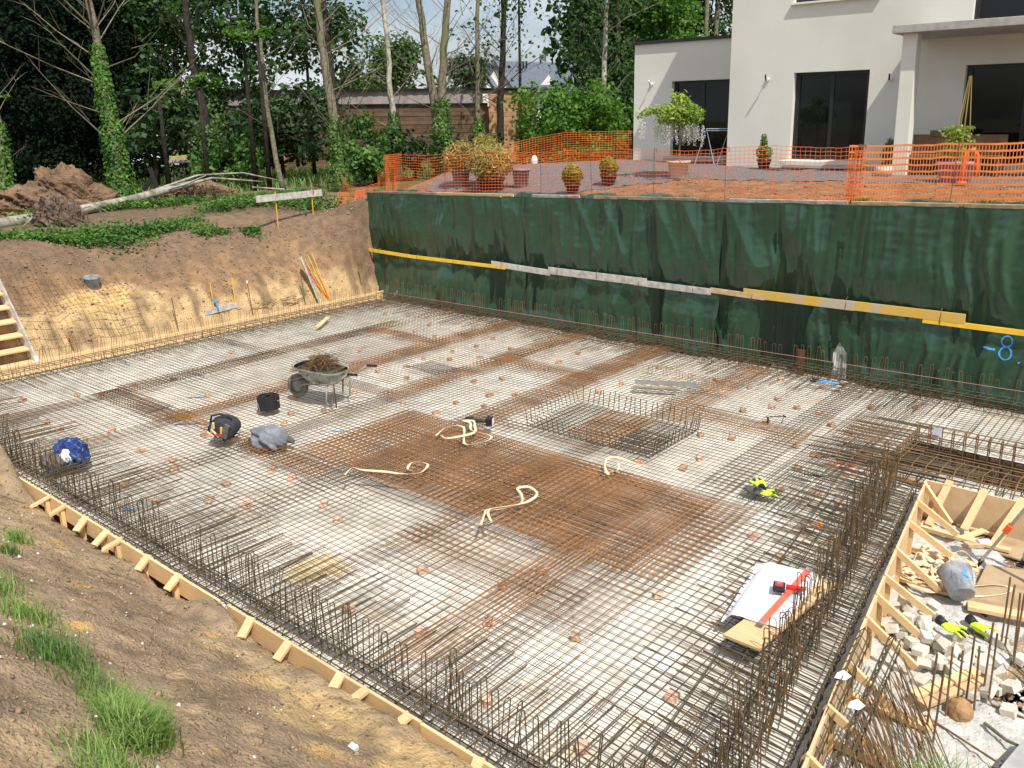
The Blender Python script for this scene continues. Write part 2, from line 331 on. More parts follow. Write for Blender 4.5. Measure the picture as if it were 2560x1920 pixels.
# horizon sheet
me, V = grid_mesh('far_ground', lin(-900, 901, 60), lin(-900, 901, 60), lambda X, Y: 1.45 + .4 * fbm(X * .01, Y * .01, 2), keep=lambda x, y: (np.abs(x) > 60) | (np.abs(y) > 60)); me.materials.append(M['far_ground'])
tag(link('far_ground', me), kind='structure')

# ------------------------------------------------------------------ blinding concrete with stains
def edge_x(y): return np.interp(y, [-11.2, -9.6, -4.3], [15.50, 15.26, 14.60])      # formwork line on the right side of the slab
ZC = -0.078
m = M['blinding'] = mat('blinding_concrete', (.50, .47, .40), (.70, .67, .59), 2.6, .95, .012, 22, spec=.1, attr='tint', detail=10, hi=.6)
def conc_z(X, Y): return ZC + .012 * fbm(X * .8, Y * .8, 3) + .006 * fbm(X * 9, Y * 9, 3)
cxs = lin(-.34, 21, .07); cys = lin(-11.11, .10, .07)
me, V = grid_mesh('blinding_concrete', cxs, cys, conc_z, keep=lambda x, y: ((x < edge_x(y) + .02) | (y > -4.22)) & ~SUMP(x, y))
X, Y = V[:, 0].astype(float), V[:, 1].astype(float)
t = np.ones((len(X), 3))
n1_ = fbm(X * 1.6, Y * 1.6, 4); n2_ = fbm(X * .5 + 9, Y * .5, 3)
def spot(cx_, cy_, r, ry=None): return np.exp(-((X - cx_) / r) ** 2 - ((Y - cy_) / (ry or r)) ** 2)
sand = spot(8.2, -9.55, .9, .5) + .8 * spot(10.3, -10.1, .8, .5) + .7 * spot(7.2, -9.0, .5, .3) + .5 * spot(6.8, -10.9, 1.2, .3) + .8 * spot(14.9, -9, .25, 1.2) + .5 * spot(9, -3.4, .5)
t = mixc(t, [1.0, .84, .56], sst(.45, 1.3, sand + 1.6 * n1_ - .1))
t = mixc(t, [.78, .78, .77], sst(.05, .45, n2_ + .3 * n1_) * .8)
t = mixc(t, [.62, .60, .55], sst(.02, -.1, X + .1) * .6)
setcol(me, t); me.materials.append(m)
tag(link('blinding_concrete', me), kind='structure')
# earth sides of the deep sump
b = MB()
for (c, d) in (((13.93, -2.89, -.72), (.04, 1.14, 1.26)), ((17.22, -2.89, -.72), (.04, 1.14, 1.26)), ((15.575, -3.44, -.72), (3.33, .04, 1.26)), ((15.575, -2.34, -.72), (3.33, .04, 1.26))): b.box(c, d)
M['earth_dark'] = mat('dark_earth', (.12, .075, .045), (.22, .13, .075), 4, .95, .03, 12)
tag(b.make('sump_walls', M['earth_dark']), kind='structure')

# gravel terrace following the ground
GP = [(.3, .95), (3.2, .75), (5.2, .9), (6.3, 2.2), (7.3, 2.75), (10.6, 3.05), (14.0, 3.2), (22, 3.2), (22, 6.9), (2.2, 8.6), (1.2, 8.3), (.9, 4.5), (-.2, 2.4)]
def inside(x, y, P):
    r = np.zeros(x.shape, bool); k = len(P)
    for i in range(k):
        (ax, ay), (bx, by) = P[i], P[(i + 1) % k]
        c = ((ay > y) != (by > y)) & (x < (bx - ax) * (y - ay) / (by - ay + 1e-12) + ax); r ^= c
    return r
me, V = grid_mesh('gravel_terrace', lin(-.6, 22, .06), lin(.6, 8.8, .06), lambda X, Y: ground_z(X, Y) + .012 + .02 * fbm(X * 12, Y * 12, 2), keep=lambda x, y: inside(x + .25 * fbm(x * 2, y * 2, 3), y + .25 * fbm(x * 2 + 7, y * 2, 3), GP))
me.materials.append(M['gravel']); tag(link('gravel_terrace', me), kind='structure')

# ------------------------------------------------------------------ house
hs = thing('rendered_house', 'white rendered flat roofed house with dark sliding doors and a concrete canopy', 'house')
YM, YW, ZT = 6.9, 8.65, 3.2
def wall_with_openings(x0, x1, z0, z1, y, th, ops):
    """front face at y, openings (xa,xb,za,zb)"""
    b = MB(); cols = sorted(set([x0, x1] + [o[0] for o in ops] + [o[1] for o in ops]))
    for i in range(len(cols) - 1):
        a, c = cols[i], cols[i + 1]; zs = [(o[2], o[3]) for o in ops if o[0] <= a + 1e-6 and o[1] >= c - 1e-6]; zs.sort(); lo = z0
        for (p, q) in zs:
            if p > lo + 1e-6: b.box(((a + c) / 2, y + th / 2, (lo + p) / 2), (c - a, th, p - lo))
            lo = q
        if z1 > lo: b.box(((a + c) / 2, y + th / 2, (lo + z1) / 2), (c - a, th, z1 - lo))
    return b
ops = [(7.90, 9.80, 3.44, 5.60), (11.93, 15.6, 3.44, 5.60), (11.95, 15.6, 6.42, 8.4), (7.78, 9.9, 7.26, 8.6)]
wall_with_openings(6.12, 24, 2.4, 10.4, YM, .32, ops).make('main_wall', M['render'], hs)
b = MB(); b.box((6.12 + .16, YM + .32 + 5.0, 6.4), (.32, 10, 8.0)); b.make('side_wall', M['render'], hs)
b = MB(); b.box((15, YM + 5.2, 10.43), (18.2, 10.6, .1)); b.make('roof', M['anthracite'], hs)
wall_with_openings(1.98, 6.11, 2.4, 6.72, YW, .3, [(3.33, 5.32, 3.40, 5.60)]).make('wing_wall', M['render'], hs)
b = MB(); b.box((2.13, YW + .3 + 3.5, 4.56), (.3, 7, 4.32)); b.make('wing_side_wall', M['render'], hs)
b = MB(); b.box((4.04, YW + 3.6, 6.765), (4.24, 7.36, .085)); b.make('roof_coping', M['anthracite'], hs)
def sliding_door(x0, x1, z0, z1, yf, n=2):
    f = MB(); w_ = .07
    f.box(((x0 + x1) / 2, yf + .04, z1 - w_ / 2), (x1 - x0, .08, w_)); f.box(((x0 + x1) / 2, yf + .04, z0 + w_ / 2), (x1 - x0, .08, w_))
    for x in (x0 + w_ / 2, x1 - w_ / 2): f.box((x, yf + .04, (z0 + z1) / 2), (w_, .08, z1 - z0 - 2 * w_))
    fr = f.make('window_frame', M['anthracite'], hs)
    for i in range(n):
        a = x0 + w_ + (x1 - x0 - 2 * w_) * i / n; c = x0 + w_ + (x1 - x0 - 2 * w_) * (i + 1) / n
        g = MB(); g.box(((a + c) / 2, yf + .055 - .012 * (i % 2), (z0 + z1) / 2), (c - a - .05, .008, z1 - z0 - 2 * w_)); g.make('pane', M['glass'], fr)
        s = MB(); s.box((c - .02, yf + .03, (z0 + z1) / 2), (.045, .05, z1 - z0 - 2 * w_ - .004)); s.make('sash', M['anthracite'], fr); s = MB(); s.box((a + .022, yf + .034, (z0 + z1) / 2), (.04, .045, z1 - z0 - 2 * w_ - .004)); s.make('sash', M['anthracite'], fr)
sliding_door(7.90, 9.80, 3.44, 5.60, YM + .16); sliding_door(11.93, 15.6, 3.44, 5.60, YM + .16, 3); sliding_door(11.95, 15.6, 6.42, 8.4, YM + .16, 3); sliding_door(7.78, 9.9, 7.30, 8.6, YM + .16)
sliding_door(3.33, 5.32, 3.40, 5.60, YW + .15)
b = MB(); b.box((8.85, YM - .17, 3.39), (2.06, .62, .09)); b.make('door_sill', M['render'], hs, bevel=.008)
b = MB(); b.box((8.84, YM + .02, 7.245), (2.2, .22, .05)); b.make('window_sill', M['render'], hs, bevel=.006)
b = MB(); b.box((8.95, YM - .33, 3.30), (1.9, .55, .085)); b.make('door_step', M['concrete'], hs, bevel=.01)
b = MB(); b.box((4.33, YW - .16, 3.32), (2.06, .42, .14)); b.make('door_step', M['concrete'], hs, bevel=.01)
b = MB(); b.box((17.4, 5.93, 6.30), (13.1, 1.92, .17)); b.make('canopy_slab', M['concrete'], hs, bevel=.012)
b = MB(); b.box((11.17, 5.34, 4.70), (.30, .32, 3.03)); b.make('canopy_pillar', M['render'], hs, bevel=.006)
for (x, y, z) in ((7.20, YM, 5.46), (10.30, YM, 5.36), (2.62, YW, 5.54)):
    b = MB(); b.smooth = True; b.tube([(x, y, z), (x, y - .05, z)], .05, 12); b.tube([(x, y - .04, z), (x, y - .1, z + .01)], .013, 6)
    b.mi = 1; b.tube([(x, y - .12, z - .02), (x + .05, y - .27, z + .10)], .022, 8)
    b.make('wall_lamp', [M['white'], M['anthracite'] if x > 3 else M['white']], hs)
# rooms behind the glass
b = MB(); b.mi = 0
b.box((10.4, YM + 4.4, 4.6), (8.4, .1, 2.8)); b.box((10.4, YM + 2.3, 3.37), (8.4, 4.1, .06)); b.box((10.4, YM + 2.3, 6.1), (8.4, 4.1, .06))
b.make('interior', mat('dark_interior', (.10, .085, .075), (.16, .14, .12), 2, .9), hs)

# ------------------------------------------------------------------ tarpaulins over the bank
def tarp_y(X, Z, seed):
    sh = X + .18 * fbm(X * .7 + seed, Z * .8, 2)
    tie = np.clip(np.abs(Z - 1.26) / .55, 0, 1); amp = .036 + .105 * tie
    cr_ = lambda a, b: (1 - np.abs(vn(a, b)) * 2.6).clip(0, 1) ** 1.7
    f = cr_(sh * 1.5 + seed, Z * .16 + 3 * seed) * .9 + .70 * cr_(sh * 3.4 + seed + .3 * Z, Z * .2) + .42 * cr_(sh * 7.5 + seed, Z * .3 + .2 * X) + .5 * fbm(sh * 1.3 + 5, Z * .25, 2) + .03 * fbm(sh * 16, Z * 2, 2)
    dia = .55 * cr_((X + .5 * Z) * 1.5 + seed, (Z - .3 * X) * .3) + .5 * cr_((X - .4 * Z) * 1.2 + seed * 2, Z * .3)
    fine = .018 * fbm(X * 5, Z * 14, 3)
    return -(f * .62 + dia * .6) * amp - .01 - fine * .4
def tarp(x0, x1, seed, label, zb=-.06):
    nx = int((x1 - x0) / .028); a = np.linspace(0, 1, nx); 
    Zp = np.concatenate([np.linspace(0, 1, 95), 1 + np.linspace(.004, .16, 12)])
    A, S = np.meshgrid(a, Zp, indexing='ij'); X = x0 + (x1 - x0) * A
    top = 2.70 + .028 * np.clip(X, -3, 22) + .03 * fbm(X * 2.2 + seed, 0 * X, 2)
    bot = zb + .05 * np.abs(fbm(X * 2.6 + seed, 0 * X + 4, 3)) + .03
    Z = bot + (top - bot) * np.clip(S, 0, 1); Yv = tarp_y(X, Z, seed)
    Yv = Yv - .10 * sst(.35, 0, Z) * (.5 + fbm(X * 2.5, Z, 2)) + .02
    over = np.clip(S - 1, 0, 1)
    Yv = np.where(over > 0, tarp_y(X, top, seed) + over * 3.2 * (1 + .5 * fbm(X * 1.4, 0 * X, 2)), Yv)
    lump = .09 * sst(.1, .3, fbm(X * 1.1 + seed, Yv * 2 + 3, 2)) + .03 * fbm(X * 6, Yv * 6, 2)
    Z = np.where(over > 0, np.maximum(ground_z(X, Yv) + .02 + lump * sst(0, .05, over), top * (over < .02) + 0), Z)
    Xe = X + .03 * fbm(Z * 2, A * 2, 2)
    V = np.stack([Xe, Yv, Z], -1).reshape(-1, 3); n, k = A.shape; idx = np.arange(n * k).reshape(n, k)
    F = np.stack([idx[:-1, :-1], idx[1:, :-1], idx[1:, 1:], idx[:-1, 1:]], -1).reshape(-1, 4)
    me = np_mesh('tarpaulin', V, F, True); me.materials.append(M['tarp'])
    o = link('tarpaulin', me); tag(o, label, 'tarpaulin', 'green tarpaulins hung over the excavated bank'); return o
tm = M['tarp'] = mat('green_tarpaulin', (.009, .046, .021), (.015, .064, .031), 2.0, .25, .0004, 50, spec=.7, detail=5)
tb = tm.node_tree.nodes['Principled BSDF']; tb.inputs['Sheen Weight'].default_value = .12
T1_ = tarp(-.66, 4.72, 1.3, 'leftmost green tarpaulin, beside the brown earth bank')
T2_ = tarp(4.66, 9.6, 4.1, 'middle green tarpaulin, behind the grey weathered boards')
T3_ = tarp(9.52, 22, 7.7, 'rightmost green tarpaulin with a blue number sprayed on it')
def front_y(x, z):
    s = 1.3 if x < 4.7 else 4.1 if x < 9.56 else 7.7
    return float(tarp_y(np.array(x), np.array(z), s)) + .02
# left return of the first tarp
b = MB(); n = 26
for i in range(n + 1):
    z = -.02 + 2.66 * i / n; y = front_y(-.62, z) - .01
    for (dx, dy) in ((.02, 0), (-.03, .05), (-.035, .16)): b.v.append((-.64 + dx + .03 * math.sin(z * 5), y + dy, z))
for i in range(n):
    for j in range(2): b.f.append([i * 3 + j, i * 3 + j + 1, i * 3 + j + 4, i * 3 + j + 3]); b.m.append(0); b.sm.append(True)
b.make('side_flap', M['tarp'], T1_)
# blue sprayed text on the tarp: -8.
def stroke(pts, wdt, nm, par, y_off=-.006):
    P = []; seg = []
    for i in range(len(pts) - 1):
        (x0, z0), (x1, z1) = pts[i], pts[i + 1]; k = max(2, int(math.hypot(x1 - x0, z1 - z0) / .012))
        for j in range(k + (i == len(pts) - 2)): t = j / k; P.append((x0 + (x1 - x0) * t, z0 + (z1 - z0) * t))
    b = MB()
    for i, (x, z) in enumerate(P):
        a = P[max(i - 1, 0)]; c = P[min(i + 1, len(P) - 1)]; dx, dz = c[0] - a[0], c[1] - a[1]; l = math.hypot(dx, dz) + 1e-9; nx_, nz_ = -dz / l, dx / l; ww = wdt * (1 + .25 * math.sin(i * .7))
        for k in (-1, -.33, .33, 1):
            xx, zz = x + nx_ * ww / 2 * k, z + nz_ * ww / 2 * k; b.v.append((xx, front_y(xx, zz) + y_off, zz))
    for i in range(len(P) - 1):
        for j in range(3): b.f.append([i * 4 + j, i * 4 + j + 1, i * 4 + j + 5, i * 4 + j + 4]); b.m.append(0); b.sm.append(True)
    return b.make(nm, M['blue_paint'], par)
M['blue_dark'] = M['blue_paint']
stroke([(14.22, .905), (14.45, .88)], .035, 'sprayed_minus', T3_)
e8 = [(14.60 + .075 * math.cos(t), 1.03 + .085 * math.sin(t)) for t in np.linspace(-1.4, 4.75, 22)]; stroke(e8, .024, 'sprayed_eight', T3_)
e8 = [(14.60 + .085 * math.cos(t), .84 + .10 * math.sin(t)) for t in np.linspace(1.7, 7.9, 24)]; stroke(e8, .024, 'sprayed_eight', T3_)
stroke([(14.80, .74), (14.815, .72)], .035, 'sprayed_dot', T3_)
stroke([(14.93, 1.10), (15.08, 1.10), (15.06, .97), (14.94, .95), (15.04, .90), (15.06, .82), (14.97, .74), (14.92, .76)], .024, 'sprayed_digit', T3_)
# ------------------------------------------------------------------ formwork
def nails(b, p, n=2): pass
f1 = thing('formwork', 'pale board formwork along the far left edge of the slab, below the sandy bank', 'formwork', group=None)
for (a, c) in ((-11.1, -7.3), (-7.28, -3.6), (-3.58, .0)):
    b = MB(); b.beam((-.185, a, .02), (-.19, c, .02), .03, .25); b.make('board', M['wood'], f1, bevel=.002)
for y in lin(-10.6, 0, .9):
    b = MB(); b.box((-.235, y, -.02), (.06, .07, .26), rz=U(-.2, .2)); b.make('stake', M['wood'], f1)
f2 = thing('formwork', 'half buried board formwork with short struts along the near left slab edge', 'formwork')
for (a, c) in ((5.3, 7.85), (7.86, 10.18), (10.30, 12.9), (12.91, 15.5)):
    b = MB(); b.beam((a, -11.135 + U(-.012, .012), .02), (c, -11.135 + U(-.012, .012), .02), .027, .205); b.make('board', M['wood'], f2, bevel=.002)
for (x, y) in [(6.43, 0), (6.85, 0), (7.37, 0), (7.9, 0), (8.23, 0), (8.81, 0), (9.43, 0), (10.68, 0), (11.26, 0), (11.97, 0), (12.29, 0), (12.78, 0), (13.5, 0), (14.2, 0)]:
    b = MB(); s = U(.8, 1.2); rx = U(-.12, .12)
    b.beam((x, -11.125, .128), (x + rx, -11.13 - .17 * s, .07 - .04 * s), .085, .030, roll=U(-.1, .1)); b.make('strut', M['wood'], f2, bevel=.002)
    if x < 10: b = MB(); b.beam((x - .03, -11.175, -.15), (x - .03, -11.175, .10), .06, .045); b.make('stake', M['wood'], f2)
f3 = thing('formwork', 'new plywood formwork with long diagonal struts beside the right edge of the slab', 'formwork')
for (a, c) in ((-11.0, -8.95), (-8.94, -6.7), (-6.69, -4.33)):
    b = MB(); b.beam((edge_x(a) + .03, a, -.07), (edge_x(c) + .03, c, -.07), .027, .48); b.make('board', M['ply'] if a > -20 else M['wood'], f3, bevel=.002)
    b = MB(); b.beam((edge_x(a) + .03, a, .172), (edge_x(c) + .03, c, .172), .03, .004)
b = MB(); b.beam((14.62, -4.30, -.07), (16.9, -4.30, -.07), .027, .47); b.make('board', M['ply'], f3, bevel=.002)
tops = [-4.42, -4.99, -5.59, -6.32, -6.93, -7.32, -7.76, -8.5, -9.14, -9.73, -10.4]
for i, y in enumerate(tops):
    x = edge_x(y) + .06; dx, dy = (.42, .04) if i else (.36, -.30)
    b = MB(); b.beam((x - .05, y, .165), (x + dx, y + dy + U(-.05, .05), -.14), .034, .068, roll=U(-.06, .06)); b.make('strut', M['wood'], f3, bevel=.002)
    b = MB(); b.beam((x - .008, y + .045, -.28), (x - .008, y + .045, .13), .05, .034); b.make('stake', M['wood'], f3, bevel=.002)
    if i in (1, 2, 3, 5, 7, 8, 9):
        l_ = .95 if i in (1, 5) else .62
        b = MB(); b.beam((x - .02, y + .11, -.205), (x + l_, y + .11 + U(-.03, .03), -.20), .075, .036); b.make('sleeper', M['wood'], f3, bevel=.002)
for (p, q, w_) in (((14.88, -4.24, .20), (14.80, -4.72, -.22), .085), ((15.27, -4.26, .20), (15.18, -4.70, -.17), .085), ((15.34, -4.42, -.24), (15.17, -4.80, -.245), .07), ((15.68, -4.26, .2), (15.52, -4.85, -.2), .10), ((14.72, -4.62, -.24), (14.86, -4.70, -.24), .07), ((15.05, -4.46, -.25), (15.5, -4.44, -.25), .05)):
    b = MB(); b.beam(p, q, w_, .03); b.make('strut', M['wood'], f3, bevel=.002)

# ------------------------------------------------------------------ bars, fast
def bars_np(lines, r):
    """axis aligned or free polylines -> square section bars"""
    V = []; F = []; b = 0
    for P in lines:
        P = np.asarray(P, float); n = len(P); d = P[-1] - P[0]; d = d / (np.linalg.norm(d) + 1e-9)
        up = np.array([0, 0, 1.]) if abs(d[2]) < .9 else np.array([0, 1., 0]); s = np.cross(d, up); s /= np.linalg.norm(s); u = np.cross(s, d)
        off = np.array([s, u, -s, -u]) * r
        V.append((P[:, None, :] + off[None]).reshape(-1, 3)); 
        for i in range(n - 1):
            for j in range(4): q = (j + 1) % 4; F.append((b + i * 4 + j, b + i * 4 + q, b + i * 4 + 4 + q, b + i * 4 + 4 + j))
        F.append((b, b + 3, b + 2, b + 1)); F.append((b + n * 4 - 4, b + n * 4 - 3, b + n * 4 - 2, b + n * 4 - 1)); b += n * 4
    return np.concatenate(V), np.array(F)
def sag(x, y, s): return .011 * fbm(np.array(x) * .9 + s, np.array(y) * .9, 2)
def mesh_sheet(name, x0, x1, y0, y1, z, m, label, group, rz=0, r=.0041, sp=.1, seed=0, drop=0, dx2=0):
    ln = []
    for x in np.arange(x0 + sp * .25, x1 + .001, sp):
        ys_ = np.linspace(y0, y1, max(2, int((y1 - y0) / .7) + 1)); e = R_.gauss(0, .003)
        ln.append(np.stack([x + e + .004 * fbm(ys_ * .8 + x, ys_ * 0 + seed, 1), ys_, z + sag(x + ys_ * 0, ys_, seed)], 1))
    for y in np.arange(y0 + sp * .25, y1 + .001, sp):
        xs_ = np.linspace(x0, x1 + dx2, max(2, int((x1 - x0) / .7) + 1)); e = R_.gauss(0, .003)
        ln.append(np.stack([xs_, y + e + xs_ * 0, z + 2 * r + sag(xs_, y + xs_ * 0, seed)], 1))
    V, F = bars_np(ln, r); cx, cy = (x0 + x1) / 2, (y0 + y1) / 2
    V[:, 0] -= cx; V[:, 1] -= cy
    if rz: c_, s_ = math.cos(rz), math.sin(rz); V[:, :2] = V[:, :2] @ np.array([[c_, s_], [-s_, c_]])
    me = np_mesh(name, V, F); me.materials.append(m)
    o = link(name, me, loc=(cx, cy, 0)); tag(o, label, 'steel mesh', group); return o
# lower mat: seven columns of sheets, overlapping like in the place
G1 = 'welded mesh sheets laid over the slab'
colx = [(.05, 2.75), (2.35, 4.82), (4.45, 6.75), (6.30, 8.75), (8.25, 10.65), (10.30, 12.75), (12.30, 15.1)]
spl = [[-11.0, -5.55, .0], [-11.0, -8.75, -2.95, 0], [-11, -5.9, 0], [-11, -8.65, -3.1, 0], [-11, -5.75, 0], [-11, -9.1, -3.35, 0], [-11, -5.65, 0]]
spots_ = ['', 'beside the far left board', 'under the wheelbarrow side', 'left of the tool bag', 'in the middle of the slab', 'near the upturned bar basket', 'under the big plan sheet']
names_c = ['first from the far left board', 'second from the far left board', 'third from the far left board', 'fourth from the far left board', 'third from the right formwork', 'second from the right formwork', 'next to the right formwork']
pos_c = {2: ['at the near soil side', 'at the tarpaulin side'], 3: ['at the near soil side', 'in mid slab', 'at the tarpaulin side']}
for i, (xa, xb) in enumerate(colx):
    s_ = spl[i]
    for j in range(len(s_) - 1):
        ya, yb = s_[j], s_[j + 1] + (.42 if j < len(s_) - 2 else 0)
        xb_ = xb
        if i == 6: xb_ = 14.82 if j == 0 else 14.6
        z = -.008 + .017 * ((i + j) % 2) + .004 * j
        mm = [M['mesh2'], M['mesh1'], M['mesh1'], M['mesh2'], M['mesh1'], M['mesh1'], M['mesh2']][i] if not (i == 3 and j == 2) else M['mesh1']
        mesh_sheet('welded_mesh_sheet', xa, xb_, ya + .03, yb - .05, z, mm, 'mesh sheet in the row %s, %s' % (names_c[i], pos_c[len(s_) - 1][j]), G1, seed=i * 3 + j)
for (xa, xb, t_) in ((14.55, 16.9, 'behind the sump on the right'), (16.6, 19.5, 'farthest right along the tarpaulin')):
    mesh_sheet('welded_mesh_sheet', xa, xb, -2.25, -.15, .0, M['mesh2'], 'grey welded mesh sheet ' + t_, G1, seed=int(xa))
# rusty overlap strips
G2 = 'narrow rusty mesh strips along the joints'
for (xa, xb, ya, yb, t) in [(2.30, 2.85, -8.4, -2.0, 'first joint strip from the far left board'), (4.35, 4.95, -8.6, -.6, 'joint strip left of the wheelbarrow'), (6.25, 6.82, -5.8, -.5, 'joint strip right of the wheelbarrow, running to the tarpaulin'), (8.20, 8.82, -6.1, -.4, 'joint strip left of the upturned bar basket'), (10.5, 11.0, -4.0, -.5, 'joint strip behind the bar basket'),
                            (2.4, 4.7, -8.85, -8.3, 'cross strip near the blue shirt side'), (2.7, 4.8, -3.1, -2.55, 'cross strip closest to the far corner'), (6.5, 8.6, -3.2, -2.65, 'cross strip in front of the grey boards'), (10.9, 12.8, -3.75, -3.2, 'cross strip right of the steel angles'), (6.7, 8.3, -8.75, -8.2, 'cross strip right of the grey jacket'), (4.4, 7.0, -8.62, -8.28, 'cross strip under the tool bag')]:
    mesh_sheet('mesh_joint_strip', xa, xb, ya, yb, .026, M['mesh3'] if xa > 2.6 else M['mesh1'], 'rusty mesh ' + t, G2, seed=int(xa * 10), sp=.092, r=.0052)
# stack of rusty sheets in the middle
G3 = 'rusty mesh sheets stacked in the middle of the slab'
st = [(7.35, 13.20, -8.25, -6.20, .055, 0.0, 'lowest'), (7.55, 13.35, -8.22, -6.15, .075, .006, 'second'), (7.45, 12.2, -8.30, -6.25, .105, -.006, 'third'), (8.9, 12.9, -8.45, -6.4, .135, -.004, 'topmost')]
for k, (xa, xb, ya, yb, z, rz, t) in enumerate(st):
    mesh_sheet('stacked_mesh_sheet', xa, xb, ya, yb, z, M['mesh3'], '%s rusty mesh sheet of the dense stack under the pale straps' % t.capitalize() if k else 'lowest rusty mesh sheet of the dense stack under the pale straps', G3, rz=rz, seed=30 + k, r=.0048, dx2=.0)
mesh_sheet('stacked_mesh_sheet', 10.45, 13.2, -9.35, -8.35, .035, M['mesh3'], 'small rusty mesh sheet sticking out at the near side of the stack', G3, seed=50)
b = [];
for i in range(9): x = 11.95 + .055 * i; b.append([(x, -10.75 + .05 * i, .03), (x + .02, -9.3, .045), (x + .03, -7.9, .06 + .006 * i)])
V, F = bars_np(b, .0075); me = np_mesh('long_bars', V, F); me.materials.append(M['mesh3']); tag(link('long_bars', me), 'bundle of long rusty bars running from the near left edge under the mesh stack', 'steel bars')
b = []
for i in range(10): x = 12.9 + .075 * i; b.append([(x, -5.9, .035), (x + .05, -3.5, .04), (x + .14, -.5, .035)])
V, F = bars_np(b, .007); me = np_mesh('long_bars', V, F); me.materials.append(M['mesh2']); tag(link('long_bars', me), 'long grey bars running from the yellow glove up to the tarpaulin', 'steel bars')

# ------------------------------------------------------------------ edge cages: stirrups, long bars, upright hoops
def hoop_mesh(h, wd, axis, m, name, r=.0055, base=0.0, lean=0.0, hook=False):
    """inverted U, wd wide along axis (0 = x, 1 = y), base at local z=0"""
    b = MB(); P = [(-wd / 2, base)] ; P.append((-wd / 2, h - wd / 2))
    for t in np.linspace(math.pi, 0, 6)[1:-1]: P.append((wd / 2 * math.cos(t), h - wd / 2 + wd / 2 * math.sin(t)))
    P += [(wd / 2, h - wd / 2), (wd / 2, base if not hook else h * .72)]
    Q = [((p + lean * z, 0, z) if axis == 0 else (0, p + lean * z, z)) for (p, z) in P]
    b.tube(Q, r, 4); me = b.mesh(name, m); return me
def place(name, me, par, loc, rz=0, rx=0, ry=0):
    o = bpy.data.objects.new(name, me); COL.objects.link(o); o.parent = par; o.location = loc; o.rotation_euler = (rx, ry, rz); return o
ID, IR = M['iron_dark'], M['iron']
# near left
e1 = thing('edge_cage', 'dark edge cage of hooked starter bars along the near left side of the slab', 'rebar cage')
hm = [hoop_mesh(h, .055, 1, ID, 'starter_hoop', r=.0050) for h in (.47, .52, .56, .43)]
x = .35
while x < 15.0:
    if R_.random() < .93: place('starter_hoop', R_.choice(hm), e1, (x, -10.86 + U(-.02, .02), -.03), rz=U(-.35, .35), rx=R_.gauss(0, .06), ry=R_.gauss(0, .05))
    if R_.random() < .12: place('starter_hoop', R_.choice(hm), e1, (x + .05, -10.80, -.02), rz=U(-.9, .9), rx=U(-.25, .1), ry=U(-.2, .2))
    x += .092 + U(-.02, .03)
def ubar(l1, l2, z1, z2, r, m, name):
    b = MB(); k = (z1 - z2) / 2; P = [(-l1, 0, z1), (-l1 * .5, 0, z1 + .006), (-k, 0, z1)]
    for t in np.linspace(math.pi / 2, -math.pi / 2, 6)[1:-1]: P.append((-k + k * .9 * math.cos(t), 0, (z1 + z2) / 2 + k * math.sin(t)))
    P += [(-k, 0, z2), (-l2, 0, z2)]; b.tube(P, r, 4); return b.mesh(name, m)
um = [ubar(l1, l2, .105, -.045, .0058, mm, 'edge_bar') for (l1, l2, mm) in ((1.2, 1.0, ID), (1.0, 1.15, ID), (1.35, .9, IR), (1.1, 1.2, ID))]
x = .3
while x < 15.2:
    place('edge_bar', R_.choice(um), e1, (x, -11.05 + U(-.015, .015), U(-.012, .012)), rz=-math.pi / 2 + R_.gauss(0, .035), rx=0)
    x += .135 + U(-.02, .02)
for k, (y, z) in enumerate(((-10.86, .115), (-10.90, .095), (-10.83, .03), (-11.0, .11), (-10.96, -.03), (-10.80, -.04), (-10.88, .06))):
    V, F = bars_np([[(xx, y + .012 * math.sin(xx * 1.3 + k), z + .006 * math.sin(xx * 2 + k)) for xx in lin(.1, 15.4, .6)]], .007); me = np_mesh('long_bar', V, F); me.materials.append(ID); link('long_bar', me, e1)
# right side
e2 = thing('edge_cage', 'dense dark edge cage with rounded bar ends along the right side of the slab', 'rebar cage')
um2 = [ubar(l1, l2, .10, -.045, .0068, mm, 'edge_bar') for (l1, l2, mm) in ((1.35, 1.1, ID), (1.1, 1.0, ID), (1.5, .9, ID), (1.25, 1.2, IR), (.9, .9, ID))]
y = -10.95
while y < -4.3:
    place('edge_bar', R_.choice(um2), e2, (edge_x(y) - .065 + U(-.012, .012), y, U(-.01, .012)), rz=R_.gauss(-.11, .03)); y += .083 + U(-.012, .012)
hm2 = [hoop_mesh(h, .055, 0, mm, 'starter_hoop', r=.0050) for h, mm in ((.46, IR), (.52, ID), (.55, IR), (.42, ID))]
for row, dx in enumerate((.33, .50)):
    y = -10.9 + .04 * row
    while y < -4.15:
        place('starter_hoop', R_.choice(hm2), e2, (edge_x(y) - dx + U(-.03, .03), y, -.03), rz=R_.gauss(0, .35), rx=R_.gauss(0, .05), ry=R_.gauss(0, .06)); y += .078 + U(-.015, .02)
for k, (dx, z) in enumerate(((.10, .08), (.10, -.02), (.34, .11), (.37, -.03), (.52, .10), (.55, -.04), (.75, .11), (.95, .10))):
    V, F = bars_np([[(edge_x(yy) - dx + .008 * math.sin(yy * 2 + k), yy, z) for yy in lin(-10.95, -4.1, .5)]], .007); me = np_mesh('long_bar', V, F); me.materials.append(ID); link('long_bar', me, e2)
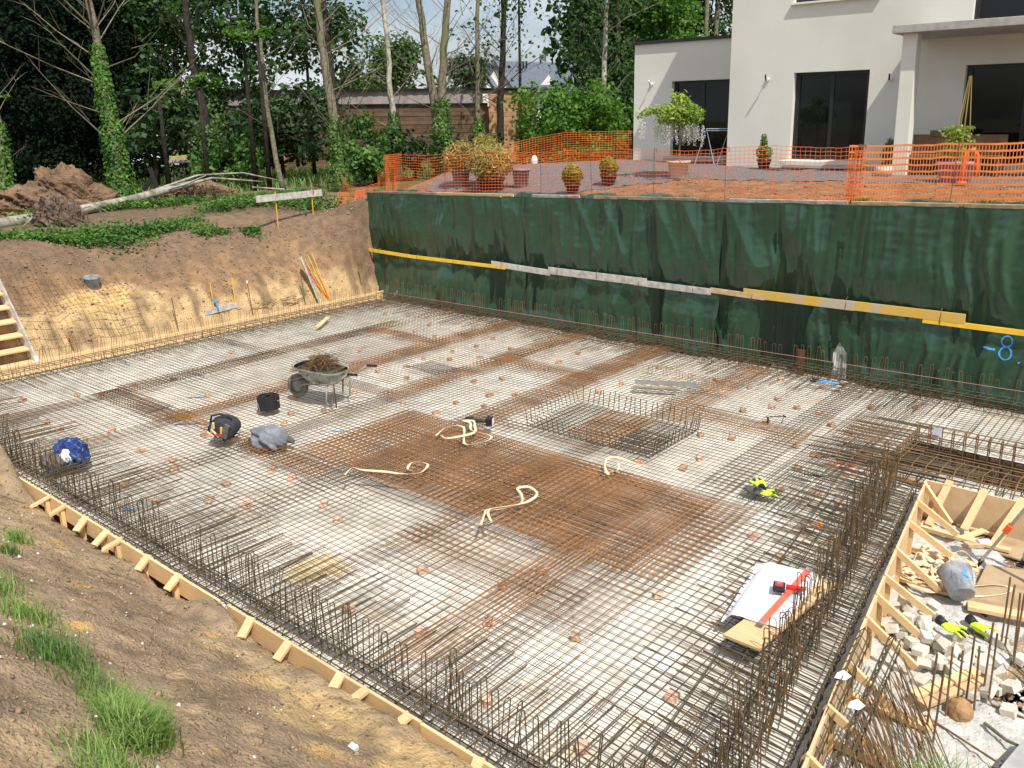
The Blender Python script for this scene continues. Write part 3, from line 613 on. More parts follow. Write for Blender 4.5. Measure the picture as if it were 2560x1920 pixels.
# tarpaulin side
e3 = thing('edge_cage', 'ladder-like edge cage with thin hooked bars along the foot of the tarpaulins', 'rebar cage')
hm3 = [hoop_mesh(h, wd, 0, mm, 'starter_hoop', r=.0042) for h, wd, mm in ((.48, .05, IR), (.52, .045, IR), (.45, .055, ID), (.5, .05, IR))]
x = .3
while x < 18:
    if not (abs(math.sin(x * 1.7)) < .06): place('starter_hoop', R_.choice(hm3), e3, (x, -.24 + U(-.03, .03), 0), rz=R_.gauss(.5, .3), rx=R_.gauss(0, .05), ry=R_.gauss(0, .04))
    x += .125 + U(-.02, .025)
def rect_stirrup(w_, h_, r, m, name):
    b = MB(); b.tube([(0, -w_ / 2, -h_ / 2), (0, -w_ / 2, h_ / 2), (0, w_ / 2, h_ / 2), (0, w_ / 2, -h_ / 2), (0, -w_ / 2, -h_ / 2)], r, 4); return b.mesh(name, m)
sm3 = rect_stirrup(.34, .19, .006, ID, 'stirrup')
x = .1
while x < 18.5: place('stirrup', sm3, e3, (x, -.40, .08), rz=R_.gauss(-.35 if x > 7 else 0, .04), rx=R_.gauss(0, .02)); x += .19
for k, (y, z) in enumerate(((-.565, .175), (-.235, .175), (-.565, -.02), (-.235, -.02), (-.40, .17))):
    V, F = bars_np([[(xx, y + .01 * math.sin(xx + k), z) for xx in lin(.05, 18.6, .8)]], .007); me = np_mesh('long_bar', V, F); me.materials.append(ID); link('long_bar', me, e3)
um3 = [ubar(l1, l2, .055, -.03, .0058, mm, 'edge_bar') for (l1, l2, mm) in ((1.5, 1.1, ID), (1.2, 1.0, IR), (1.0, .9, ID))]
x = .4
while x < 14.2: place('edge_bar', R_.choice(um3), e3, (x, -.12, U(-.005, .012)), rz=math.pi / 2 + R_.gauss(0, .04)); x += .17 + U(-.02, .02)
# far left side
e4 = thing('edge_cage', 'edge cage with a row of thin upright bars along the far left board', 'rebar cage')
hm4 = [hoop_mesh(h, .05, 1, IR, 'starter_hoop', r=.0042, lean=l_) for h, l_ in ((.46, .02), (.50, -.04), (.44, .06))]
y = -10.9
while y < -.3:
    if R_.random() < .9: place('starter_hoop', R_.choice(hm4), e4, (.20 + U(-.03, .03), y, 0), rz=R_.gauss(0, .2), rx=R_.gauss(0, .06), ry=R_.gauss(-.05, .05))
    y += .115 + U(-.02, .03)
sm4 = rect_stirrup(.26, .16, .0055, ID, 'stirrup'); y = -10.9
while y < -.2: place('stirrup', sm4, e4, (.22, y, .06), rz=math.pi / 2 + R_.gauss(.2, .06)); y += .21
for k, (x, z) in enumerate(((.09, .14), (.35, .14), (.09, -.02), (.35, -.02), (.22, .145))):
    V, F = bars_np([[(x + .008 * math.sin(yy + k), yy, z) for yy in lin(-11, -.05, .8)]], .0065); me = np_mesh('long_bar', V, F); me.materials.append(ID); link('long_bar', me, e4)
um4 = [ubar(l1, l2, .05, -.03, .0052, IR, 'edge_bar') for (l1, l2) in ((1.1, 1.0), (.9, .8))]
y = -10.9
while y < -.4: place('edge_bar', R_.choice(um4), e4, (-.12, y, U(-.004, .01)), rz=math.pi + R_.gauss(0, .04)); y += .19 + U(-.02, .02)

# ------------------------------------------------------------------ upturned basket of bars
bk = thing('bar_basket', 'rectangular basket of dark bars with upturned ends in the middle of the slab', 'rebar cage', (10.35, -4.83, 0), (0, 0, .0))
for k in range(22):
    x = -1.04 + .099 * k; e = U(-.01, .01); b = MB(); h1, h2 = U(.20, .27), U(.24, .31)
    b.tube([(x + U(-.03, .03), -.74, .03 + h1), (x, -.71, .05), (x + e, -.66, .025), (x + e, .66, .025), (x, .71, .05), (x + U(-.03, .03), .75, .03 + h2)], .0062, 4); b.make('bent_bar', ID, bk)
for k in range(14):
    y = -.645 + .099 * k; b = MB(); h1, h2 = U(.2, .27), U(.22, .30)
    b.tube([(-1.13, y + U(-.03, .03), .035 + h1), (-1.09, y, .055), (-1.04, y, .038), (1.04, y, .038), (1.09, y, .055), (1.13, y + U(-.03, .03), .035 + h2)], .0062, 4); b.make('bent_bar', ID, bk)
mesh_sheet('mesh_offcut', 9.95, 10.75, -5.45, -4.2, .05, M['mesh3'], 'rusty mesh offcut lying across the bar basket', None, rz=.02, seed=61, sp=.09, r=.006)
mesh_sheet('mesh_offcut', 10.75, 11.35, -5.5, -4.7, .055, M['mesh2'], 'dark mesh offcut in the near right corner of the bar basket', None, rz=.05, seed=62, sp=.07, r=.006)
mesh_sheet('mesh_offcut', 5.5, 6.5, -4.5, -3.9, .03, M['mesh2'], 'fine grey mesh offcut behind the wheelbarrow handles', None, rz=-.05, seed=63, sp=.05, r=.003)

# ------------------------------------------------------------------ sump cage on the right
sc_ = thing('sump_cage', 'deep rectangular cage of heavy bars in the sump at the right edge', 'rebar cage')
ln = []
for x in lin(14.0, 17.2, .155):
    ln.append([(x, -2.42, -1.1), (x, -2.42, .17)]); ln.append([(x, -2.30, -.06), (x, -2.30, .19)]); ln.append([(x, -2.30, .19), (x, -2.42, .17)])
for z in (-.95, -.75, -.55, -.35, -.15, .05, .16): ln.append([(13.95, -2.42, z), (17.2, -2.42, z)])
for z in (-.02, .18): ln.append([(13.95, -2.30, z), (17.2, -2.30, z)])
V, F = bars_np(ln, .0085); me = np_mesh('back_panel', V, F); me.materials.append(IR); link('back_panel', me, sc_)
ln = []
for x in lin(14.0, 17.2, .17):
    k = U(-.03, .03); ln.append([(x + k, -4.2, U(.0, .06)), (x + k, -3.85, .16 + U(0, .06)), (x, -3.38, .15)]); ln.append([(x, -3.38, -1.1), (x, -3.38, .15)])
for y in (-3.38, -3.5, -3.66, -3.8, -3.95, -4.1): ln.append([(13.6, y, .13 + U(-.03, .05)), (17.2, y + U(-.05, .05), .15 + U(-.04, .05))])
for z in (-.9, -.6, -.3, 0): ln.append([(14, -3.38, z), (17.2, -3.38, z)])
V, F = bars_np(ln, .0085); me = np_mesh('front_panel', V, F); me.materials.append(IR); link('front_panel', me, sc_)
ln = []
for y in lin(-3.36, -2.4, .14):
    ln.append([(14.0, y, -1.1), (14.0, y, .15)]); ln.append([(13.15, y + .02, .09 + U(-.02, .03)), (14.05, y, .12)]); ln.append([(12.95 + U(0, .4), y + .08, .07), (14.3, y + .06, .10)])
for x in (13.4, 13.62, 13.8, 13.98, 14.12): ln.append([(x, -4.1, .11), (x + .05, -2.25, .13)])
for z in (-.9, -.6, -.3, 0, .14): ln.append([(14.0, -3.4, z), (14.0, -2.4, z)])
V, F = bars_np(ln, .0085); me = np_mesh('left_panel', V, F); me.materials.append(IR); link('left_panel', me, sc_)
ln = []
for i in range(26): y = -4.15 + U(0, .7); ln.append([(13.1 + U(-.25, .4), y, .06 + U(0, .06)), (14.3 + U(0, .9), y + U(-.08, .08), .09 + U(0, .08))])
for i in range(20): x = 14.2 + U(0, 2.8); ln.append([(x, -4.22, U(-.05, .15)), (x + U(-.1, .1), -3.3, U(.05, .22))])
for i in range(4): ln.append([(13.3 + U(-.1, .2), -2.30 + .035 * i, .11 + U(0, .02)), (14.1 + U(0, .3), -2.33 + .03 * i, .13)])
V, F = bars_np(ln, .008); me = np_mesh('loose_bars', V, F); me.materials.append(ID); link('loose_bars', me, sc_)
for (x, y) in ((14.07, -2.36), (14.10, -2.40)):
    pass
b = MB(); b.v = [(14.22, -2.44, .20), (14.34, -2.46, .22), (14.33, -2.47, .10), (14.27, -2.45, .02), (14.20, -2.44, .06)]; b.f = [[0, 1, 2, 3, 4]]; b.m = [0]; b.sm = [False]
o = b.make('tag_paper', M['paper']); o.modifiers.new('s', 'SOLIDIFY').thickness = .002; tag(o, 'crumpled white paper tag on the back corner of the sump cage', 'paper tag')

# ------------------------------------------------------------------ spacer bricks
BR = [(1.5, -9.62), (1.94, -8.91), (2.24, -8.62), (2.18, -8.01), (2.42, -7.41), (3.78, -7.52), (1.56, -5.69), (3.04, -9.86), (3.54, -9.86), (4.19, -9.36), (5.09, -6.66), (5.68, -5.87), (6.03, -7.55), (5.77, -7.23), (6.09, -6.82), (5.03, -4.78), (3.69, -5.71), (3.61, -4.06), (4.34, -9.84), (5.38, -9.51), (6.1, -9.42), (6.39, -9.55), (6.39, -10.24), (7.21, -10.23), (7.69, -9.8), (7.43, -9.41), (8.2, -9.61), (7.47, -8.74), (5.0, -8.31), (5.54, -8.62), (6.15, -8.1), (1.38, -1.4), (3.04, -1.52), (3.28, -2.2), (3.95, -2.24), (5.24, -2.3), (5.08, -1.61), (5.15, -2.92), (5.08, -3.65), (5.53, -3.38), (5.23, -4.24), (5.78, -4.74), (5.96, -2.03), (7.26, -1.48), (7.21, -3.72), (7.96, -4.26), (6.81, -5.76), (7.51, -5.22), (7.99, -5.06), (5.97, -0.74), (9.09, -2.66), (9.06, -3.31), (7.35, -2.22), (6.91, -4.16), (7.68, -4.58), (9.09, -1.39), (5.89, -2.89), (10.3, -1.43), (10.98, -1.5), (11.64, -1.83), (11.44, -2.7), (11.74, -2.28), (12.06, -2.04), (11.42, -4.07), (11.86, -3.92), (11.86, -4.89), (11.84, -5.32), (11.24, -5.5), (12.72, -3.65), (13.07, -4.43), (13.15, -5.19), (13.43, -6.54), (13.85, -6.81), (12.04, -8.61), (11.9, -9.06), (13.23, -8.26), (7.6, -5.77), (7.94, -8.75), (9.42, -9.17), (8.93, -9.0), (11.05, -9.35), (11.04, -10.3), (11.87, -10.14), (12.23, -9.64), (13.01, -9.33), (12.96, -10.47), (14.11, -9.5), (13.88, -10.43), (11.23, -0.76), (11.98, -0.73), (12.46, -2.08), (13.01, -1.32), (12.79, -2.5), (13.12, -2.67), (13.58, -5.05), (13.89, -5.15), (11.96, -3.0), (13.57, -0.86)]
def lump(nx, sx, sy, sz, jit, m, name):
    import bmesh
    bm = bmesh.new(); bmesh.ops.create_cube(bm, size=1); bmesh.ops.bevel(bm, geom=list(bm.edges), offset=.05, segments=1, affect='EDGES')
    for v in bm.verts: v.co = Vector((v.co.x * sx + U(-jit, jit), v.co.y * sy + U(-jit, jit), v.co.z * sz + U(-jit, jit) * .6))
    me = bpy.data.meshes.new(name); bm.to_mesh(me); bm.free(); me.materials.append(m); return me
bms = [lump(1, a_, b_, .05, .012, M['brick'], 'spacer_brick') for a_, b_ in ((.085, .08), (.105, .085), (.085, .07), (.115, .08), (.075, .08))]
marks = [(1.2, -.3, 'the far corner under the tarpaulin'), (4.8, -5.6, 'the wheelbarrow'), (5.4, -7.4, 'the black roll'), (6.1, -8.6, 'the tool bag'), (6.8, -8.4, 'the grey jacket'), (5.3, -10.5, 'the blue shirt'), (8.8, -5.9, 'the black work lamp'), (10.3, -4.8, 'the bar basket'), (10.0, -2.5, 'the steel angles'), (12.1, -1.2, 'the blue bolt cutter'), (12.1, -3.2, 'the small black holder'), (13.1, -5.5, 'the yellow glove'), (14.0, -6.1, 'the spray can'), (14.0, -7.9, 'the plan sheet'), (9.5, -7, 'the stacked mesh'), (13.6, -3.0, 'the sump cage'), (7.7, -.5, 'the grey boards on the tarpaulin'), (11, -10.8, 'the near left cage'), (1.0, -9.5, 'the ladder'), (2.5, -.4, 'the left yellow batten')]
def near(x, y):
    d = sorted((math.hypot(x - a_, y - b_), a_, b_, t) for a_, b_, t in marks)[0]
    fx, fy = x - d[1], y - d[2]; v = fx * .776 + fy * .63; h_ = fx * -.62 + fy * .78
    side = ('right of' if v > 0 else 'left of') if abs(v) > abs(h_) else ('behind' if h_ > 0 else 'in front of')
    return d[0], side, d[3]
cnt = {}
for (x, y) in BR: d_, s_, t_ = near(x, y); cnt.setdefault((s_, t_), []).append((d_, x, y))
rank = ['nearest', 'second nearest', 'third nearest', 'fourth nearest', 'fifth nearest', 'sixth nearest', 'seventh nearest', 'eighth nearest', 'ninth nearest', 'tenth nearest']
for (s_, t_), v in cnt.items():
    v.sort()
    for k, (d_, x, y) in enumerate(v):
        o = bpy.data.objects.new('spacer_brick', R_.choice(bms)); COL.objects.link(o); o.location = (x, y, ZC + .03); o.rotation_euler = (U(-.06, .06), U(-.06, .06), U(0, 3.1))
        tag(o, 'orange half brick under the mesh %s %s%s' % (s_, t_, '' if len(v) == 1 else ', %s to it' % rank[min(k, 9)]), 'brick', 'half bricks holding the mesh off the concrete')
# small wire chairs standing on the mesh
def chair_mesh():
    b = MB()
    for s in (-1, 1): b.tube([(s * .05, 0, 0), (s * .015, .0, .15), (s * .1, .16, .15), (s * .14, .16, 0)], .0016, 3)
    b.tube([(-.2, .02, .15), (.2, .05, .155)], .0016, 3); b.tube([(-.2, .12, .15), (.2, .12, .15)], .0016, 3); return b.mesh('wire_spacer', M['iron'])
wc = chair_mesh(); pts_ = []
while len(pts_) < 44:
    x, y = U(1, 14), U(-10.3, -1)
    if all(math.hypot(x - a_, y - b_) > .75 for a_, b_ in pts_) and not (7 < x < 13.5 and -8.6 < y < -6) and not (9 < x < 11.7 and -5.8 < y < -3.9): pts_.append((x, y))
WS = []
for (x, y) in pts_:
    o = bpy.data.objects.new('wire_spacer', wc); COL.objects.link(o); o.location = (x, y, .012); o.rotation_euler = (0, 0, U(0, 6)); WS.append((o, x, y))
cnt = {}
for (o, x, y) in WS: d_, s_, t_ = near(x, y); cnt.setdefault((s_, t_), []).append((d_, x, y, o))
for (s_, t_), v in cnt.items():
    v.sort(key=lambda q: q[0])
    for k, q in enumerate(v): tag(q[3], 'thin wire spacer %s %s%s' % (s_, t_, '' if len(v) == 1 else ', %s to it' % rank[min(k, 9)]), 'spacer', 'thin wire spacers standing on the mesh')
# sprayed marks on the concrete: flat paint
def paint(pts, wdt, m, name, z=ZC + .012):
    b = MB()
    for i in range(len(pts) - 1):
        a = Vector(pts[i]); c = Vector(pts[i + 1]); d = (c - a).normalized(); n = Vector((-d.y, d.x)) * wdt / 2 * U(.8, 1.2); a -= d * wdt * .2; c += d * wdt * .2; zz = z + .001 * i
        b.add([(a.x - n.x, a.y - n.y, zz), (c.x - n.x, c.y - n.y, zz), (c.x + n.x, c.y + n.y, zz), (a.x + n.x, a.y + n.y, zz)], [(0, 1, 2, 3)])
    return tag(b.make(name, m), kind='structure')
for (P, w_) in (([(13.0, -3.85), (13.22, -3.75)], .05), ([(13.28, -4.0), (13.42, -3.88), (13.45, -3.8)], .06), ([(13.50, -4.05), (13.62, -3.75)], .06), ([(13.45, -4.0), (13.62, -3.98)], .05), ([(13.75, -4.05), (13.86, -3.75)], .06), ([(13.6, -4.2), (13.72, -4.12)], .05), ([(13.45, -3.6), (13.7, -3.55)], .05), ([(14.3, -3.9), (14.5, -3.88)], .05)): paint(P, w_, M['orange_paint'], 'orange_spray_mark')
for (P, w_) in (([(6.0, -3.95), (6.2, -3.8)], .05), ([(4.7, -8.62), (5.0, -8.3)], .05), ([(5.05, -8.3), (5.15, -8.15)], .04), ([(3.6, -7.8), (3.8, -7.6)], .04), ([(2.2, -7.0), (2.6, -6.9)], .03), ([(7.1, -10.6), (7.2, -10.5)], .05), ([(6.9, -7.3), (7.05, -7.2)], .03)): paint(P, w_, M['blue_paint'], 'blue_spray_mark')
# ------------------------------------------------------------------ boards tied on the tarpaulins
def tp(x): return 2.70 + .028 * x
G4 = 'boards lying along the top edge of the tarpaulins'
for (a, c, m, t) in ((-.50, 1.90, 'grey_brown_wood', 'weathered brown board at the left end of the tarpaulin top'), (1.92, 4.40, 'wood', 'pale board on the tarpaulin top behind the leftmost small tree pots'), (4.95, 6.25, 'grey_wood', 'short greyish board on the tarpaulin top, right of the raised green fold'), (6.62, 9.05, 'grey_brown_wood', 'brownish board on the tarpaulin top, third from the right end'), (9.72, 11.93, 'grey_wood', 'whitish board on the tarpaulin top, second from the right end'), (12.0, 19.0, 'wood_grain', 'longest board on the tarpaulin top, reaching out to the right')):
    o = thing('top_board', t, 'board', group=G4); z0, z1 = tp(a) + .035, tp(c) + .035
    b = MB(); b.beam((a, -.045, z0 - .005), (c, -.05, z1 - .005), .03, .062, roll=.15); b.make('board', M[m], o, bevel=.002)
    for k in range(max(2, int((c - a) / 1.1))):
        x = a + (c - a) * (k + .5) / max(2, int((c - a) / 1.1)); z = tp(x) + .03; b = MB(); b.tube([(x, .02, z + .05), (x, -.05, z + .04), (x + .01, -.075, z), (x, -.06, z - .045), (x, .0, z - .08)], .004, 4); b.make('wire_tie', M['iron'], o)
G5 = 'boards and battens strapped across the tarpaulins'
def waist(P, h, m, t, cat='board', z2=None, ties=()):
    (x0, z0), (x1, z1) = P; o = thing('waist_board', t, cat, group=G5); yb = -.125
    b = MB(); b.beam((x0, yb, z0), (x1, yb - .004, z1), .027, h); b.make('board', M[m], o, bevel=.002)
    for x in ties:
        z = z0 + (z1 - z0) * (x - x0) / (x1 - x0); b = MB(); b.tube([(x, .0, z + h * .95), (x + .01, yb - .01, z + h * .62), (x + .015, yb - .022, z), (x - .005, yb - .015, z - h * .6), (x, .0, z - h * .75)], .0055, 4); b.make('wire_tie', M['iron'], o)
    return o
waist([(-.71, 1.20), (1.0, 1.165)], .085, 'yellow_panel', 'bright yellow batten at the far left end of the tarpaulin', 'batten', ties=(-.45, -.25, .85))
waist([(.96, 1.165), (4.18, 1.19)], .082, 'yellow_panel', 'long bright yellow batten left of the grey boards', 'batten', ties=(1.2, 2.5, 3.9))
o = waist([(3.75, 1.245), (5.50, 1.205)], .13, 'grey_wood', 'first grey weathered board, overlapping the yellow batten', ties=(4.05,))
waist([(5.45, 1.255), (8.0, 1.265)], .155, 'grey_wood', 'second grey weathered board, the broadest of the three', ties=(5.7, 6.75))
waist([(7.70, 1.235), (9.45, 1.235)], .125, 'grey_wood', 'third grey weathered board, ending at the brown batten', ties=(7.8, 9.05))
waist([(9.44, 1.27), (10.55, 1.255)], .10, 'wood_grain', 'short brown board between the grey board and the worn yellow board', ties=(10.3,))
b_ = waist([(10.13, 1.30), (12.2, 1.305)], .165, 'worn_yellow', 'worn yellow board with a notched end, left one of the pair', ties=())
waist([(12.0, 1.31), (13.98, 1.32)], .16, 'worn_yellow', 'worn yellow board with a notch in its top edge', ties=(12.05, 13.6))
waist([(13.34, 1.215), (17.5, 1.21)], .09, 'yellow_panel', 'bright yellow batten at the right end of the tarpaulin', 'batten', ties=(13.6,))
V, F = bars_np([[(.3, -.33, .17), (7, -.33, .24), (15, -.33, .34), (18, -.33, .37)]], .003); me = np_mesh('string_line', V, F); me.materials.append(M['pink']); tag(link('string_line', me), 'pink mason line stretched low in front of the tarpaulins', 'string')
# torn, cement splashed bits at the foot of the tarpaulin
for (x, h, w_, t) in ((12.0, .62, .30, 'tall white cement splash shaped like an arch at the foot of the tarpaulin'), (13.2, .22, .35, 'low white cement splash at the tarpaulin foot near the yellow batten'), (11.0, .12, .5, 'flat white cement splash at the tarpaulin foot left of the tall one'), (14.0, .14, .5, 'white cement splash at the tarpaulin foot below the blue number')):
    b = MB(); n = 14; pts = []
    for i in range(n): tt = i / (n - 1); pts.append((x - w_ / 2 + w_ * tt + U(-.02, .02), h * math.sin(math.pi * tt) ** .5 * U(.75, 1.05)))
    for (px, pz) in pts: b.v += [(px, front_y(px, pz) - .012, pz), (px, front_y(px, pz * .5) - .012, pz * .5), (px, front_y(px, 0) - .03, -.05)]
    for i in range(n - 1):
        for q_ in (0, 1): b.f.append([3 * i + q_, 3 * i + q_ + 1, 3 * i + q_ + 4, 3 * i + q_ + 3]); b.m.append(0); b.sm.append(True)
    tag(b.make('cement_splash', mat('cement_splash', (.16, .18, .17), (.62, .62, .58), 7, .9, lo=.42, hi=.52)), t, 'cement splash')
b = MB(); b.box((11.35, -.20, .14), (.14, .03, .52)); tag(b.make('rusty_plate', mat('rusty_plate', (.11, .045, .025), (.17, .07, .035), 9, .85)), 'upright rust brown plank at the foot of the tarpaulin left of the tall white splash', 'plank')

# ------------------------------------------------------------------ orange mesh fences
def net(path, h, name, m, par, cell=(.052, .052), hgt=None, r=(.0045, .003), slack=.03, zb=None, wide=1.0):
    """path: list of (x, y); vertical netting following it on the ground"""
    P = np.array(path, float); seg = np.linalg.norm(np.diff(P, axis=0), axis=1); cum = np.concatenate([[0], np.cumsum(seg)]); Lt = cum[-1]
    n = int(Lt / cell[0]); s = np.linspace(0, Lt, n + 1); xx = np.interp(s, cum, P[:, 0]); yy = np.interp(s, cum, P[:, 1])
    g = ground_z(xx, yy) if zb is None else np.interp(s, cum, zb); k = int(h / cell[1]); H = hgt(s / Lt) if hgt else 1.0
    wob = slack * fbm(s * 1.3, s * 0 + 3, 3)
    d = np.gradient(np.stack([xx, yy], 1), axis=0); d /= np.linalg.norm(d, axis=1)[:, None] + 1e-9; nx_, ny_ = -d[:, 1], d[:, 0]
    V = []; F = []; b = 0
    def pt(i, j): 
        f = j / k; off = wob * (1 + f) + .02 * vn(s * 3.0, s * 0 + j * .6)
        return np.stack([xx + nx_ * off, yy + ny_ * off, g + .015 + h * f * H - .02 * abs(0) + .012 * vn(s * 2.4, s * 0 + j * .35)], -1)
    rows = [pt(None, j) for j in range(k + 1)]
    N3 = np.stack([nx_, ny_, 0 * nx_], -1)
    for j, Rw in enumerate(rows):
        rr = r[0]; A = Rw + np.array([0, 0, rr]); B = Rw - np.array([0, 0, rr]); A2 = A + N3 * .003; B2 = B + N3 * .003; Q = np.stack([A, B, B2, A2], 1).reshape(-1, 3); V.append(Q)
        i0 = b + 4 * np.arange(n); 
        for q in range(4): F.append(np.stack([i0 + q, i0 + (q + 1) % 4, i0 + 4 + (q + 1) % 4, i0 + 4 + q], 1))
        b += len(Q)
    T = np.stack([d[:, 0], d[:, 1], 0 * nx_], -1)
    for j in range(k):
        A = rows[j]; B = rows[j + 1]; Q = np.stack([A - T * r[1], A + T * r[1], B + T * r[1], B - T * r[1]], 1) + N3[:, None] * .0015; V.append(Q.reshape(-1, 3)); i0 = b + 4 * np.arange(n + 1); F.append(np.stack([i0, i0 + 1, i0 + 2, i0 + 3], 1)); b += 4 * (n + 1)
    me = np_mesh(name, np.concatenate(V), np.concatenate(F)); me.materials.append(m); return link(name, me, par)
def post(par, x, y, h, lean=(0, 0), m='iron', hook=True):
    z = float(ground_z(x, y, True)); b = MB(); P = [(x, y, z - .1), (x + lean[0], y + lean[1], z + h)]
    if hook: P += [(x + lean[0] + .01, y + lean[1], z + h + .03), (x + lean[0] + .05, y + lean[1], z + h + .02), (x + lean[0] + .05, y + lean[1], z + h - .06)]
    b.tube(P, .007, 5); b.make('post', M[m], par)
fn = thing('mesh_fence', 'orange plastic mesh fence on iron rods along the top of the tarpaulins', 'fence')
net([(-.35, .75), (1.7, .55), (4.4, .95), (6.0, .75), (7.7, .62), (9.2, .66), (11.75, .72)], .98, 'netting', M['orange'], fn, cell=(.092, .066), r=(.0045, .0032), hgt=lambda t: 1.0 - .03 * np.sin(t * 20))
for (x, y, l_) in ((-.33, .75, 0), (.05, .72, 0), (1.65, .55, -.03), (4.4, .94, .0), (6.0, .76, -.06), (7.66, .63, -.01), (9.25, .67, .01), (11.75, .73, .03)): post(fn, x, y, 1.0, (l_, 0))
fr = thing('mesh_fence', 'newer orange mesh fence with wide slots in front of the canopy at the right', 'fence')
net([(11.62, .70), (12.5, .78), (13.45, .70), (15.5, .72), (20, .8)], .98, 'netting', mat('orange_net_wide', (.88, .24, .06), (.92, .30, .08), 10, .55), fr, cell=(.05, .105), r=(.016, .006), slack=.04)
for (x, y, l_) in ((11.85, .74, 0), (13.38, .60, .06), (16, .72, 0), (18.5, .8, 0)): post(fr, x, y, 1.0, (l_, 0))
net([(11.62, .66), (11.75, .62), (11.92, .68)], .9, 'folded_netting', M['orange'], fr, cell=(.045, .07), slack=.16)
fl = thing('mesh_fence', 'sagging bundled orange mesh beside the ivy trunk at the left end of the tarpaulin', 'fence')
net([(-3.4, 1.2), (-2.4, .9), (-1.5, .95), (-.75, .75)], .80, 'netting', M['orange'], fl, cell=(.085, .06), hgt=lambda t: 1.0 - .35 * np.sin(t * 3.1), slack=.25)
net([(-.85, .7), (-.6, .55), (-.55, .8), (-.32, .6), (-.30, .85), (-.1, .65)], .99, 'folded_netting', M['orange'], fl, cell=(.035, .05), slack=.06)
net([(-3.5, 1.1), (-3.0, .75), (-2.6, .95), (-2.1, .55), (-1.8, .8)], .40, 'crumpled_netting', M['orange'], fl, cell=(.04, .045), slack=.35)
for (x, y) in ((-.72, .74), (-.40, .6), (-2.6, .95), (-3.35, 1.15)): post(fl, x, y, .95, (U(-.05, .05), 0))
fb = thing('mesh_fence', 'orange mesh fence at the back edge of the gravel terrace in front of the bushes', 'fence')
net([(-1.7, 4.2), (-.6, 6.4), (.6, 7.5), (1.7, 8.35), (1.95, 8.6)], .9, 'netting', M['orange'], fb, slack=.12, cell=(.092, .066))
for (x, y) in ((-1.2, 5.2), (.1, 7.0), (1.5, 8.2)): post(fb, x, y, .9)
# loose netting on the terrace soil
net([(10.4, .42), (11.2, .36), (12.0, .45)], .10, 'fallen_netting', M['orange'], fn, cell=(.05, .04), slack=.25)

# ------------------------------------------------------------------ potted plants on the terrace
def leaves_np(P, N, size, elong=1.6, jit=.5, droop=0):
    """P centres, N rough normals -> leaf quads (rhombus, folded)"""
    n = len(P); a = NP.randn(n, 3); Nn = N + jit * NP.randn(n, 3); Nn /= np.linalg.norm(Nn, axis=1)[:, None] + 1e-9
    d = np.cross(Nn, a); d /= np.linalg.norm(d, axis=1)[:, None] + 1e-9
    if droop: d = d + np.array([0, 0, -droop]); d /= np.linalg.norm(d, axis=1)[:, None]
    s = np.cross(Nn, d); s /= np.linalg.norm(s, axis=1)[:, None] + 1e-9; sz = (size * (.6 + .8 * NP.rand(n)))[:, None]
    V = np.stack([P - d * sz * elong / 2, P - s * sz * .5 + Nn * sz * .12, P + d * sz * elong / 2, P + s * sz * .5 + Nn * sz * .12], 1).reshape(-1, 3)
    return V, np.arange(4 * n).reshape(n, 4)
def leaf_obj(name, P, N, size, m, par=None, **k):
    V, F = leaves_np(P, N, size, **k); me = np_mesh(name, V, F, True); me.materials.append(m); return link(name, me, par)
def sphere_pts(n, c, r, shell=.35):
    d = NP.randn(n, 3); d /= np.linalg.norm(d, axis=1)[:, None]; rr = (1 - shell * NP.rand(n) ** 1.5)[:, None]; return np.array(c) + d * np.array(r) * rr, d
def pot(par, r0, r1, h, m, rim=.02, soil=True):
    b = MB(); b.smooth = True; b.lathe([(r0 * .95, 0), (r0, .01), (r1, h - .05), (r1 + rim, h - .05), (r1 + rim, h), (r1 - .02, h), (r1 - .03, h - .08)], 22, open_=True); b.make('pot', m, par)
    b = MB(); b.lathe([(0.001, h - .05), (r1 - .025, h - .055)], 18); b.make('potting_soil', M['earth_dark'], par)
def gz(x, y): return float(ground_z(x, y, True))
GPOT = 'potted plants standing on the gravel terrace'
def bush_ball(x, y, ph, pr, h, r, label, pm, m, n=2600):
    t = thing('potted_box_ball', label, 'potted plant', (x, y, gz(x, y)), group=GPOT); pot(t, pr * .7, pr, ph, pm)
    b = MB(); b.tube([(0, 0, ph - .06), (.01, 0, ph + .1)], .02, 6); b.make('stem', M['twig'], t)
    P, N = sphere_pts(n, (0, 0, ph + h / 2 - .03), (r, r, h / 2), .4); k = (.5 + fbm(P[:, 0] * 9 + x, P[:, 2] * 9 + P[:, 1] * 5, 3))[:, None]; P = P + N * .07 * (k - .4)
    leaf_obj('foliage', P, N, .032, m, t)
bush_ball(5.2, 1.10, .22, .17, .46, .235, 'potted round golden green shrub in a dark red pot, nearer of the two balls', M['red_pot'], M['box'])
bush_ball(5.62, 1.95, .27, .19, .42, .22, 'potted round golden green shrub in a dark red pot, farther of the two balls', M['red_pot'], M['box'])
